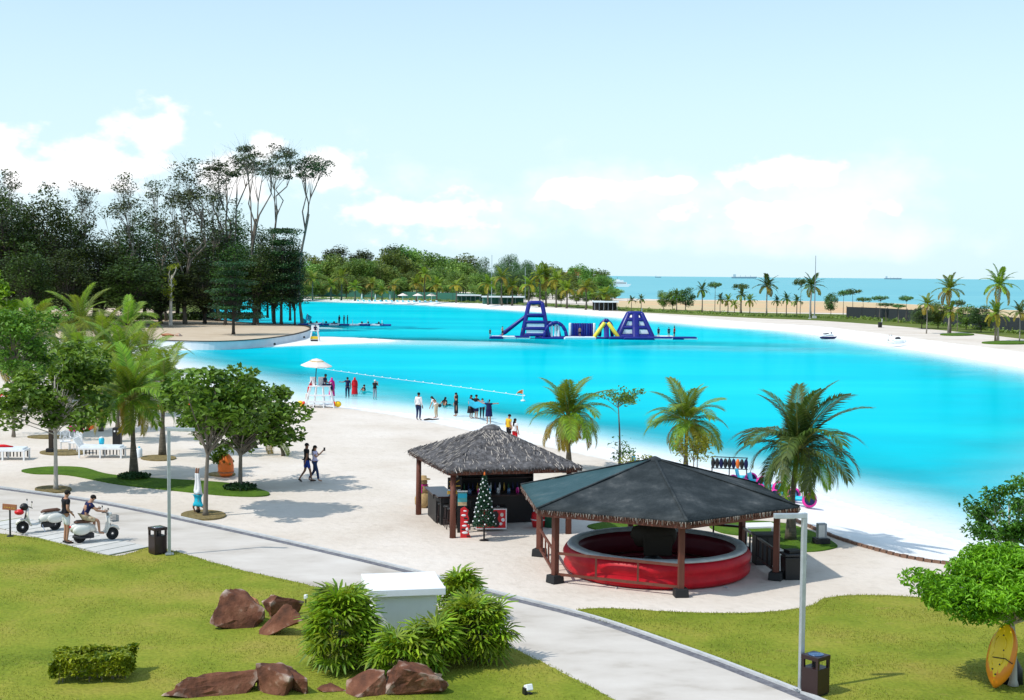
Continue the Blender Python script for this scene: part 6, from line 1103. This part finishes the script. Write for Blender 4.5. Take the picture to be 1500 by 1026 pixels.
rg = np.random.default_rng(5); V, Qd = leaf_cloud(np.stack([rg.normal(-.2, .25, 160), rg.normal(0, .2, 160), rg.uniform(.55, 1.35, 160)], 1), .34, rg, .0, -.3, True, .25); kind(obj('leaves', fast_mesh('leaves', V, Qd, 'leaf_plaza'), pa), 'stuff')
MB().lathe([(.36, .14), (.37, .17), (.36, .2), (.34, .17)], n=16, closed=True).build('band', 'timber_orange', pa)
dk = thing('dark_stand', 'narrow dark brown stand in the mulch ring by the pale trunked tree', 'stand', at(75, 664)); MB().box((0, 0, .65), (.2, .2, 1.3)).build('post', 'bull_brown', dk, bevel=.02); MB().box((-.05, 0, .12), (.36, .3, .24)).build('foot', 'black', dk, bevel=.03)
sgn = thing('safety_board', 'white notice board with red and black panels beyond the plaza trees', 'sign', at(6, 615), .1)
for x_ in (-.45, .45): MB().box((x_, .04, .8), (.07, .07, 1.6)).build('post', 'charcoal', sgn)
MB().box((0, 0, 1.05), (1.2, .05, 1.1)).build('board', 'white_paint', sgn); MB().box((-.05, -.03, 1.42), (.5, .01, .24)).build('red_panel', 'cloth_red', sgn); MB().tube([(-.16, -.04, 1.39), (-.08, -.04, 1.45), (.0, -.04, 1.40), (.08, -.04, 1.45)], .02, 5).build('white_mark', 'white_paint', sgn); MB().ball((-.05, -.03, .92), (.17, .012, .2), 10, 6).build('black_panel', 'black', sgn)
# ------------------------------------------------------------------ floating inflatable park
AP = at(860, 496, ZW); K = AP.y/F_PX
def ap(px, dy=0.0, z=0.0): q = at(px, 496, ZW); return Vector((q.x, q.y+dy, ZW+z))
def infl(name, label, loc): return thing(name, label, 'inflatable', loc)
def tubes(t, name, segs, r, mat_, n=10):
    for a, b in segs:
        a, b = Vector(a), Vector(b); d = (b-a).normalized(); MB().tube([a-d*r*.2, a+d*r*.5, b-d*r*.5, b+d*r*.2], [r*.75, r, r, r*.75], n).build(name, mat_, t, smooth=True)
t = infl('slide_tower', 'tall blue inflatable slide tower with ladder rungs on the lagoon', ap(784))
for y_ in (-1.1, 1.1):
    tubes(t, 'leg', [((-2.1, y_, .2), (-1.0, y_*.8, 5.6)), ((2.1, y_, .2), (1.0, y_*.8, 5.6))], .34, 'blue_vinyl')
    tubes(t, 'top_bar', [((-1.0, y_*.8, 5.6), (1.0, y_*.8, 5.6))], .30, 'blue_vinyl')
for z, w in ((.6, 2.0), (1.6, 1.8), (2.6, 1.6), (3.7, 1.35)): tubes(t, 'rung', [((-w, -1.1, z), (w, -1.1, z))], .26, 'blue_vinyl')
MB().box((0, 0, 3.5), (2.4, 1.8, .4)).build('deck', 'blue_vinyl', t, bevel=.12)
for z in (1.1, 2.1): MB().box((0, -1.1, z), (2.8, .12, .5)).build('white_panel', 'white_vinyl', t, bevel=.05)
s_ = MB(); s_.tube([(-1.2, 0, 3.6), (-2.4, 0, 2.6), (-4.6, 0, .8), (-5.6, 0, .35)], [(.75, .16)]*4, 8); s_.build('slide', 'blue_vinyl', t); tubes(t, 'slide_rail', [((-1.2, -.75, 3.75), (-5.2, -.75, .7)), ((-1.2, .75, 3.75), (-5.2, .75, .7))], .22, 'blue_vinyl')
for i, (px, mt) in enumerate(((803, 'blue_vinyl'), (813, 'blue_vinyl'))):
    t = infl('arch_tunnel', 'blue inflatable arch beside the slide tower' if i == 0 else 'blue and white inflatable arch between the slide tower and the striped wall', ap(px, -1-i))
    for k in range(7): a0, a1 = math.pi*k/7, math.pi*(k+1)/7; tubes(t, 'arch_segment', [((1.75*math.cos(a0), 0, 2.4*math.sin(a0)+.2), (1.75*math.cos(a1), 0, 2.4*math.sin(a1)+.2))], .28, mt)
    if i == 1:
        for x_ in (-.6, 0, .5): tubes(t, 'white_bar', [((x_, .3, .3), (x_, .3, 2.2))], .2, 'white_vinyl')
    MB().box((0, 0, .15), (4.2, 1.4, .35)).build('base', 'blue_vinyl', t, bevel=.12)
t = infl('striped_wall', 'blue inflatable wall of upright tubes with white ends on the lagoon', ap(853, .8))
for i in range(11): tubes(t, 'wall_tube', [((-1.9+i*.38, 0, .3), (-1.9+i*.38, .1, 2.35))], .22, 'white_vinyl' if i in (0, 10) else 'cloth_blue' if i % 3 == 1 else 'blue_vinyl', 8)
MB().box((0, 0, .15), (4.8, 1.5, .4)).build('base', 'blue_vinyl', t, bevel=.12)
t = infl('a_frame', 'yellow legged inflatable a-frame with blue centre ramp', ap(887, -1.2))
for s_ in (-1, 1): tubes(t, 'yellow_leg', [((s_*1.9, -.5, .25), (s_*.3, -.2, 2.5))], .32, 'yellow_vinyl')
for s_ in (-1, 1): tubes(t, 'blue_arch', [((s_*1.0, .6, .4), (s_*.85, .6, 2.2)), ((s_*.85, .6, 2.2), (0, .6, 3.0))], .30, 'blue_vinyl')
MB().tube([(0, -1.3, .2), (0, -.6, 1.2), (0, 0, 2.4)], [(.42, .12)]*3, 8).build('ramp', 'blue_vinyl', t); MB().box((0, -.4, .12), (4.6, 1.6, .34)).build('base', 'blue_vinyl', t, bevel=.12); MB().box((-2.0, -.6, .14), (.8, 1.4, .36)).build('yellow_pad', 'yellow_vinyl', t, bevel=.12)
t = infl('climbing_pyramid', 'large blue inflatable climbing pyramid with white windows', ap(930, .6))
for sx_ in (-1, 1):
    for sy_ in (-1, 1): tubes(t, 'corner_tube', [((sx_*2.7, sy_*2.0, .3), (sx_*1.0, sy_*.7, 4.0))], .36, 'blue_vinyl')
for sy_ in (-1, 1):
    for z in (.4, 1.75, 3.0, 4.0): w = 2.7-1.7*(z-.3)/3.7; yy = 2.0-1.3*(z-.3)/3.7; tubes(t, 'cross_tube', [((-w, sy_*yy, z), (w, sy_*yy, z))], .30, 'blue_vinyl')
for z in (1.1, 2.4): w = 2.7-1.7*(z-.3)/3.7; yy = 2.0-1.3*(z-.3)/3.7; MB().box((0, -yy+.12, z), (w*1.8, .12, .7)).build('white_window', 'white_vinyl', t, bevel=.05)
MB().tube([(0, -2.5, .2), (0, -1.7, 1.8), (0, -.75, 4.15)], [(.55, .18)]*3, 10).build('centre_climb', 'blue_vinyl', t); MB().box((0, 0, 4.05), (2.3, 1.6, .4)).build('top_deck', 'blue_vinyl', t, bevel=.12); MB().box((0, -.5, .15), (6.0, 4.6, .35)).build('base', 'white_vinyl', t, bevel=.12)
for i, (px, dy, L_, mt, lab) in enumerate(((737, -.6, 4.0, 'white_vinyl', 'white floating walkway mat at the foot of the blue slide'), (760, -.8, 3.6, 'white_vinyl', 'white floating mat beside the slide tower base'), (727, -1.2, 2.2, 'blue_vinyl', 'blue floating pad at the outer end of the slide walkway'), (832, -2.2, 5.4, 'white_vinyl', 'white floating mat between the arch and the a-frame'), (848, -3.0, 5.0, 'white_vinyl', 'long white floating beam before the striped wall'), (905, -3.2, 3.4, 'blue_vinyl', 'blue floating beam at the foot of the a-frame'), (932, -4.6, 4.8, 'blue_vinyl', 'blue floating beam before the climbing pyramid'), (963, -3.6, 4.0, 'white_vinyl', 'white floating mat to the right of the climbing pyramid'), (985, -3.8, 2.6, 'blue_vinyl', 'blue floating pad at the outer end of the park'), (1003, -3.8, 3.0, 'white_vinyl', 'white tapered float at the very end of the park'), (968, 0, 4.2, 'white_vinyl', 'white floating platform where bathers stand'))):
    q = ap(px, dy); f = thing('floating_mat', lab, 'inflatable', q); MB().box((0, 0, .12), (L_, 1.2, .42)).build('mat', mt, f, bevel=.16)
    for s_ in (-1, 1): tubes(f, 'side_tube', [((-L_/2+.2, s_*.55, .3), (L_/2-.2, s_*.55, .3))], .14, 'blue_vinyl' if mt == 'white_vinyl' and i % 2 else mt, 8)
tag(MB().tube([(0, 0, 0), (0, 0, 1.6)], .05, 6).build('buoy_mast', 'charcoal', None, ap(859, 8)), 'thin dark mast behind the striped wall', 'mast')
for px, dy, h_, lab, tp in ((736, -.6, 1.6, 'bather standing on the mat by the slide', 'cloth_tan'), (766, -.8, 1.6, 'bather standing at the slide tower foot', 'skin'), (848, -2.8, 1.6, 'bather in front of the striped inflatable wall', 'skin'), (961, -3.6, 1.6, 'bather in dark blue beside the climbing pyramid', 'cloth_navy'), (976, -3.4, 1.6, 'bather in navy with a companion on the white platform', 'cloth_navy'), (984, -3.4, 1.6, 'bather in red at the end of the white platform', 'cloth_red'), (988, .2, 1.7, 'bather in black at the far corner of the platform', 'cloth_black'), (718, -1.2, 1.2, 'bather in black at the outer blue pad', 'cloth_black')):
    person(ap(px, dy, .32), random.uniform(0, 6), lab, None, tp if tp != 'skin' else None, 'cloth_black', 'short', 'skin', h=h_, detail=False)

# ------------------------------------------------------------------ boats and dock
dkp = at(505, 477, ZW); dock = thing('floating_dock', 'low blue and white floating dock off the terrace tip', 'dock', dkp)
for i in range(9): MB().box((-7.8+i*1.95, .25*math.sin(i), .14), (1.85, 2.2, .3)).build('pontoon', 'cloth_blue' if i % 2 == 0 else 'white_vinyl', dock, bevel=.08)
for i in range(6): MB().tube([(-6.8+i*2.8, -1.0, .2), (-6.8+i*2.8, -1.0, 1.1)], .05, 6).build('post', 'white_paint', dock)
for i, x_ in enumerate((-6.3, -5.2, -3.4, -1.9, 3.4, 4.6, 6.6)):
    b_ = thing('paddle_board', 'small boat moored at the floating dock', 'boat', dkp+Vector((x_, -.3, .3)), random.uniform(-.4, .4), 'small boats on the dock'); MB().tube([(-.8, 0, .1), (-.5, 0, .05), (.5, 0, .05), (.85, 0, .16)], [(.05, .05), (.3, .1), (.28, .1), (.04, .04)], 8).build('hull', ['cloth_navy', 'white_vinyl', 'cyan'][i % 3], b_, smooth=True); MB().ball((-.1, 0, .3), (.2, .2, .22), 8, 6).build('seat', 'charcoal', b_, smooth=True)
for px, lab in ((497, 'person in dark clothes standing alone on the floating dock'), (504, 'person in navy standing in the middle of the dock group'), (509, 'taller person in navy at the end of the dock group')): person(at(px, 475.5, ZW+.3), random.uniform(0, 6), lab, None, 'cloth_navy', 'cloth_navy', 'long', 'skin_dark', h=1.75, detail=False)
for px, py, mt, lab in ((451, 465, 'cyan', 'teal sail flag leaning at the dock'), (444, 471, 'cloth_cyan', 'lower cyan sail beside the teal flag')):
    f = thing('sail', lab, 'sail', at(px, 476, ZW)); MB().tube([(-.4, 0, 0), (0, 0, 2.2)], .03, 5).build('mast', 'white_paint', f); c = MB(); h0 = (476-py)*.12; c.add([(-.5, 0, h0-.3), (.45, .05, h0-.75), (.75, .02, h0+.2), (-.2, -.02, h0+.8), (0, .15, h0)], [(0, 1, 4), (1, 2, 4), (2, 3, 4), (3, 0, 4)]); o = c.build('cloth', mt, f); sd = o.modifiers.new('s', 'SOLIDIFY'); sd.thickness = .02
def boat(px, py, rz, label, swan):
    q = gz_at(px, py); q = at(px, py, max(q.z, ZW)); t = thing('pedal_boat', label, 'boat', q, rz); MB().tube([(-1.35, 0, .18), (-1.1, 0, .16), (0, 0, .15), (1.0, 0, .18), (1.45, 0, .34)], [(.12, .06), (.5, .18), (.55, .2), (.42, .18), (.06, .05)], 12).build('hull', 'white_vinyl' if swan else 'cloth_navy', t, smooth=True)
    if swan:
        MB().tube([(-1.1, 0, .3), (-1.25, 0, .8), (-1.0, 0, 1.25), (-.75, 0, 1.25), (-.66, 0, 1.05)], [.16, .11, .09, .10, .04], 8).build('swan_neck', 'umbrella_cloth', t, smooth=True); MB().tube([(1.1, 0, .3), (1.35, 0, .75)], [.2, .04], 8).build('tail', 'white_vinyl', t, smooth=True); MB().ball((.2, 0, .75), (.42, .3, .22), 10, 6).build('seat', 'charcoal', t, smooth=True)
        for s_ in (-1, 1): MB().ball((.2, s_*.45, .4), (.75, .12, .26), 10, 6).build('wing', 'white_vinyl', t, smooth=True)
    else:
        MB().tube([(-.9, 0, .45), (-.1, 0, .62), (.45, 0, .66), (.9, 0, .5)], [(.12, .08), (.3, .2), (.28, .2), (.1, .08)], 10).build('cowl', 'white_vinyl', t, smooth=True); MB().tube([(-.8, 0, .78), (.05, 0, .86)], [(.18, .08), (.2, .1)], 8).build('seat', 'charcoal', t, smooth=True); MB().tube([(.45, -.35, 1.1), (.5, 0, 1.05), (.45, .35, 1.1)], .04, 6).build('handlebar', 'charcoal', t); MB().tube([(.62, 0, .7), (.5, 0, 1.08)], .07, 6).build('steering_column', 'cloth_navy', t)
boat(1213, 496.5, .05, 'navy and white jet ski lying in the far shallows', False); boat(1313, 503.5, -.05, 'white swan shaped pedal boat at the waterline', True)
# buoy rope
rp = thing('buoy_rope', 'white swimming rope with small floats curving over the lagoon', 'rope', (0, 0, 0)); pts = smooth_loop([at(x_, y_, ZW).xy for x_, y_ in ((452, 538), (500, 545), (560, 553.5), (620, 561), (690, 570), (768, 581))], 10, False)
MB().tube([(q.x, q.y, ZW+.03) for q in pts], .02, 5).build('line', 'white_paint', rp)
fme = MB().ball((0, 0, 0), (.075, .075, .07), 8, 6).mesh('float', 'white_paint', True)
for q in pts[::2]: obj('float', fme, rp, (q.x, q.y, ZW+.06))
fb_ = thing('flag_buoy', 'orange flag on a thin stick at the end of the swimming rope', 'flag', at(766, 588, ZW)); MB().tube([(0, 0, 0), (0, 0, .9)], .025, 6).build('stick', 'white_paint', fb_); mb = MB(); mb.add([(0, 0, .92), (-.25, .03, .62), (-.55, -.02, .60), (-.30, .02, .82), (0.02, 0, .55)], [(0, 1, 4), (0, 3, 2, 1)]); o = mb.build('cloth', 'orange', fb_); sd = o.modifiers.new('s', 'SOLIDIFY'); sd.thickness = .01
MB().lathe([(.12, -.05), (.2, .05), (.1, .12), (0, .13)], n=10).build('float', 'white_paint', fb_, smooth=True)
# second lifeguard post at the terrace tip
l2 = thing('lifeguard_stand', 'white lifeguard stand at the tip of the terrace wall', 'lifeguard chair', at(461, 501, -.84))
for x_ in (-.7, .7):
    for y_ in (-.5, .5): MB().bar((x_, y_, 0), (x_*.6, y_*.7, 1.6), .1).build('leg', 'white_paint', l2)
MB().box((0, 0, 1.6), (1.2, .9, .1)).build('seat_deck', 'white_paint', l2); MB().box((0, .4, 2.0), (1.1, .06, .7)).build('backrest', 'white_paint', l2); MB().box((0, -.3, .6), (1.3, .06, .4)).build('yellow_board', 'yellow', l2); MB().box((0, -.35, .2), (1.0, .5, .3)).build('step', 'charcoal', l2)
person(l2.location+Vector((.1, 0, 1.2)), .4, 'lifeguard in navy sitting on the stand at the terrace tip', SITC, 'cloth_navy', 'cloth_navy', 'long', 'skin_dark', detail=False)

# ------------------------------------------------------------------ far shore: fences, shelters, umbrellas, loungers
plain('fence_green', (0.03, 0.14, 0.10), .8); plain('screen_dark', (0.022, 0.030, 0.034), .9); plain('roof_white', (0.72, 0.76, 0.78), .6); plain('roof_orange', (0.55, 0.16, 0.07), .8); plain('wall_cream', (0.70, 0.66, 0.58), .8); plain('hut_dark', (0.03, 0.028, 0.026), .9)
def run_fence(name, pts, h, mat_, step, label, cat='fence', gap=0.03):
    t = thing(name, label, cat, (0, 0, 0)); L = smooth_loop([at(*q).xy for q in pts], 10, False); d_ = 0
    segs = []; cur = L[0]
    for q in L[1:]:
        while (q-cur).length >= step: n_ = cur+(q-cur).normalized()*step; segs.append((cur.copy(), n_.copy())); cur = n_
    for a, b in segs:
        m_ = MB(); m_.bar((a.x, a.y, h/2), (b.x, b.y, h/2), .05, h*.94); m_.build('panel', mat_, t); MB().box((a.x, a.y-.05, h/2+.05), (.12, .12, h+.1)).build('post', 'charcoal', t)
    return t
run_fence('mesh_fence', ((440, 434.5), (520, 435.5), (600, 438), (690, 441), (770, 445)), 2.6, 'fence_green', 9, 'green mesh fence along the foot of the far shore wood')
run_fence('screen_fence', ((1240, 467), (1300, 470), (1380, 477), (1500, 490), (1620, 508)), 2.7, 'screen_dark', 4.5, 'dark screen fence between the spit palms and the bare earth')
for i, (x0, x1, y_, lab) in enumerate(((668, 705, 443, 'long low shelter with white roof beside the green fence'), (706, 768, 446, 'wide white roofed shelter at the middle of the far shore'), (868, 905, 455, 'white roofed beach hut near the end of the far shore wood'))):
    a, b = at(x0, y_), at(x1, y_+.3); t = thing('beach_shelter', lab, 'shelter', (a+b)/2); w = (b-a).length; h_ = 2.4
    MB().box((0, 0, h_), (w, 6, .2)).build('roof', 'roof_white', t); MB().box((0, -3.02, h_-.15), (w, .08, .25)).build('fascia', 'roof_white', t); MB().box((0, 2.6, h_/2), (w*.95, .2, h_)).build('back_wall', 'hut_dark' if i == 2 else 'fence_green', t)
    for k in range(6): MB().box((-w/2+.4+k*(w-.8)/5, -2.6, h_/2), (.12, .12, h_)).build('post', 'grey_metal', t)
for x_, lab in ((590, 'cream beach parasol by the far loungers, the end of three'), (612, 'cream beach parasol by the far loungers, the middle of three'), (632, 'cream beach parasol by the far loungers nearest the white shelters')):
    t = thing('beach_parasol', lab, 'parasol', at(x_, 443)); MB().tube([(0, 0, 0), (0, 0, 2.7)], .06, 6).build('pole', 'white_paint', t); MB().lathe([(1.7, 2.05), (1.68, 2.12), (.1, 2.85), (0, 2.86), (.1, 2.78), (1.6, 2.05)], n=8, closed=True).build('canopy', 'umbrella_cloth', t)
for x_ in (530, 550, 571): t = thing('folded_parasol', 'closed cream parasol standing between the far loungers', 'parasol', at(x_, 442), 0, 'closed parasols on the far beach'); MB().tube([(0, 0, 0), (0, 0, 1.0)], .05, 6).build('pole', 'white_paint', t); MB().lathe([(.15, .8), (.28, 1.0), (.22, 1.8), (.05, 2.5), (0, 2.55)], n=8).build('canopy', 'umbrella_cloth', t, smooth=True)
lo = thing('sun_lounger', 'white sun lounger in the row on the far beach', 'sun lounger', at(526, 443), 1.2, 'sun loungers on the far beach'); MB().box((.2, 0, .35), (1.3, .65, .1)).build('seat', 'white_paint', lo); MB().box((-.68, 0, .58), (.7, .65, .1), rot=Matrix.Rotation(.75, 3, 'Y')).build('backrest', 'white_paint', lo)
for sx_ in (-.35, .75):
    for sy_ in (-.28, .28): MB().box((sx_, sy_, .16), (.07, .07, .32)).build('leg', 'white_paint', lo)
for i in range(1, 15): c = copy_tree(lo); c.location = at(526+i*8.2, 443+i*.1)
# red roofed house, white turret, ferry, ships, mast
hs = thing('house', 'house with orange tiled roof among the trees at the headland', 'house', at(842, 428)); kk = hs.location.y/F_PX
MB().box((0, 0, 4.5), (11, 8, 9)).build('wall', 'wall_cream', hs); r_ = MB(); r_.prism([(-7, 0), (7, 0), (1.5, 4.0), (-1.5, 4.0)], -4.6, 4.6); o = r_.build('roof', 'roof_orange', hs, (0, 0, 9)); o.rotation_euler = (math.pi/2, 0, 0)
for x_ in (-3.5, 0, 3.5): MB().box((x_, -4.05, 6.5), (1.4, .1, 1.8)).build('window', 'glass_dark', hs)
tw = thing('turret', 'small white domed turret above the trees of the headland', 'tower', at(800, 428)); MB().lathe([(1.9, 0), (1.9, 11.5), (2.2, 11.6), (2.2, 12), (1.6, 12.3), (1.2, 13.2), (.3, 14), (.08, 15.2)], n=16).build('wall', 'roof_white', tw, smooth=True); MB().lathe([(1.95, 8.0), (1.95, 9.0)], n=16).build('window_band', 'glass_dark', tw)
fy = thing('ferry', 'white ferry moored at the end of the headland', 'ship', at(909, 420.5, ZW)); mb = MB(); mb.prism([(-8, 0), (-9, 2.2), (9.5, 2.6), (7, 0)], -3, 3); o = mb.build('hull', 'white_paint', fy); o.rotation_euler = (math.pi/2, 0, 0); MB().box((-1, 0, 3.4), (13, 5, 1.8)).build('main_deck', 'white_paint', fy, bevel=.2); MB().box((-2, 0, 5.1), (9, 4.4, 1.5)).build('upper_deck', 'white_paint', fy, bevel=.2); MB().box((-1, -2.52, 3.5), (11.5, .06, .7)).build('window_band', 'glass_dark', fy); MB().box((-2.5, 0, 6.2), (3, 3, .7)).build('bridge', 'white_paint', fy); MB().tube([(-3, 0, 6.5), (-3, 0, 9)], .12, 5).build('mast', 'charcoal', fy)
def ship(px, py, L, h, label, y=9000):
    q = at(px, 410); d = Vector((q.x, q.y)).normalized()*y; t = thing('ship', label, 'ship', (d.x, d.y, ZW), 0); m_ = 'ship_grey'
    mb = MB(); mb.prism([(-L*.48, 0), (-L*.5, h*.5), (L*.5, h*.6), (L*.46, 0)], -L*.06, L*.06); o = mb.build('hull', m_, t); o.rotation_euler = (math.pi/2, 0, 0); MB().box((-L*.38, 0, h*.9), (L*.1, L*.08, h*.9)).build('superstructure', 'ship_pale', t)
    for k in range(3): MB().tube([(L*(-.15+.2*k), 0, h*.5), (L*(-.15+.2*k), 0, h*1.05)], L*.006, 5).build('crane', m_, t)
plain('ship_grey', (0.20, 0.30, 0.36), .8); plain('ship_pale', (0.5, 0.56, 0.6), .8)
ship(1090, 404, 165, 20, 'long cargo ship on the horizon behind the spit palms'); ship(964, 404, 40, 10, 'small dark boat on the horizon beside the headland'); ship(1308, 407, 170, 22, 'faint pale ship on the horizon above the flat topped trees', 14000)
ms_ = thing('lattice_mast', 'very tall thin pale mast on the spit beside a palm', 'mast', at(1193, 467)); MB().tube([(0, 0, 0), (0, 0, 13.8)], [.13, .06], 6).build('shaft', 'grey_metal', ms_); MB().box((0, 0, .3), (.8, .8, .6)).build('base', 'kerb', ms_)
for x_, y0, y1 in ((720, 374, 446), (769, 392, 448), (940, 452, 463), (1186, 440, 468)): q = at(x_, y1); t = thing('flood_pole', 'slim pale pole standing on the far shore', 'pole', q, 0, 'slim poles on the far shore'); MB().tube([(0, 0, 0), (0, 0, (y1-y0)*q.y/F_PX)], .10, 6).build('shaft', 'galvanised', t); MB().box((0, 0, .15), (.5, .5, .3)).build('base', 'kerb', t)
bl = thing('litter_bin', 'small dark bin on the sand below the screen fence', 'bin', at(1289, 480)); MB().lathe([(.35, 0), (.4, .9), (.42, .95), (0, 1.0)], n=10).build('body', 'black', bl); MB().tube([(.35, 0, 0), (.35, 0, 1.6)], .06, 5).build('post', 'white_paint', bl)
# low scrub along the far verge (nobody could count it)
rg = np.random.default_rng(12); P = []
for (x0, y0), (x1, y1) in zip(((400, 437), (600, 440), (760, 446.5), (900, 454), (1100, 463.5), (1260, 468), (1400, 480)), ((600, 440), (760, 446.5), (900, 454), (1100, 463.5), (1260, 468), (1400, 480), (1560, 498))):
    a, b = at(x0, y0), at(x1, y1); n_ = int((b-a).length*55); u = rg.uniform(0, 1, n_); q = np.array(a)[None]*(1-u)[:, None]+np.array(b)[None]*u[:, None]; q[:, 1] += rg.normal(0, 2.5, n_); hh = .25+.8*np.maximum(0, np.sin(u*70+rg.normal(0, .3, n_)))*rg.uniform(0, 1, n_); q[:, 2] = hh*rg.uniform(.1, 1, n_); P.append(q)
V, Qd = leaf_cloud(np.concatenate(P), .5, rg, .4, 0, False, .6); kind(tag(obj('verge_scrub', fast_mesh('verge_scrub', V, Qd, 'leaf_far')), 'low green scrub along the far beach', 'scrub'), 'stuff')
# undergrowth below the dark wood
P = rg.uniform(-1, 1, (9000, 3)); q0 = [at(x_, y_, .2) for x_, y_ in ((-60, 479), (40, 478), (140, 474), (240, 468), (330, 466))]; c = rg.integers(0, 5, 9000); P = P*np.array([7, 2.5, 1.2])+np.array([tuple(q) for q in q0])[c]; P[:, 2] = np.abs(P[:, 2]-.2)+.1
V, Qd = leaf_cloud(P, .55, rg, .3, 0, False, .5); kind(tag(obj('undergrowth', fast_mesh('undergrowth', V, Qd, 'leaf_forest')), 'dark undergrowth at the foot of the wood', 'undergrowth'), 'stuff')

# short grass standing on the lawns, thicker and ragged along their edges
def grass_on(name, poly, n, bx, label):
    rg = np.random.default_rng(21); Pn = np.stack([rg.uniform(bx[0], bx[1], n), rg.uniform(bx[2], bx[3], n)], 1); sd_ = sdist(Pn, poly)
    pat = np.sin(Pn[:, 0]*1.7+np.sin(Pn[:, 1]*1.1)*2)+np.sin(Pn[:, 1]*2.3+Pn[:, 0]*.6)
    ok = (sd_ > -.05) & ((sd_ < .25) | (rg.uniform(0, 1, n) < .30+.22*pat)); Pn = Pn[ok]; m_ = len(Pn); h_ = rg.uniform(.02, .055, m_); a = rg.uniform(0, 6.28, m_); w_ = np.stack([np.cos(a), np.sin(a), np.zeros(m_)], 1)*.010
    b0 = np.concatenate([Pn, np.full((m_, 1), .012)], 1); tip = b0+np.stack([rg.normal(0, .018, m_), rg.normal(0, .018, m_), h_], 1)
    kind(tag(obj(name, fast_mesh(name, np.stack([b0-w_, b0+w_, tip], 1).reshape(-1, 3), np.arange(3*m_).reshape(m_, 3), 'grass_blade')), label, 'grass'), 'stuff')
leaf('grass_blade', (0.15, 0.19, 0.018), (0.31, 0.30, 0.05), .3, 0.35, .0)
lp = smooth_loop([at(*q).xy for q in LE], 6, False)+[at(1060, 1500).xy, at(-2200, 1500).xy, at(-600, 735).xy]
grass_on('lawn_grass', lp, 230000, (-22, 4, 27, 48), 'short olive grass of the lawn with the boulders')
lp = smooth_loop([at(*q).xy for q in [(848, 898), (870, 892), (920, 893), (990, 897), (1060, 899), (1130, 897), (1185, 889), (1206, 878), (1240, 873), (1300, 873), (1380, 877), (1500, 880), (1750, 892), (2300, 930), (2300, 1500), (1700, 1400), (1290, 1066), (1190, 1021), (1115, 991), (1012, 953), (940, 928)]], 5)
grass_on('gazebo_lawn_grass', lp, 120000, (1, 18, 27, 40), 'short olive grass of the lawn in front of the gazebo')
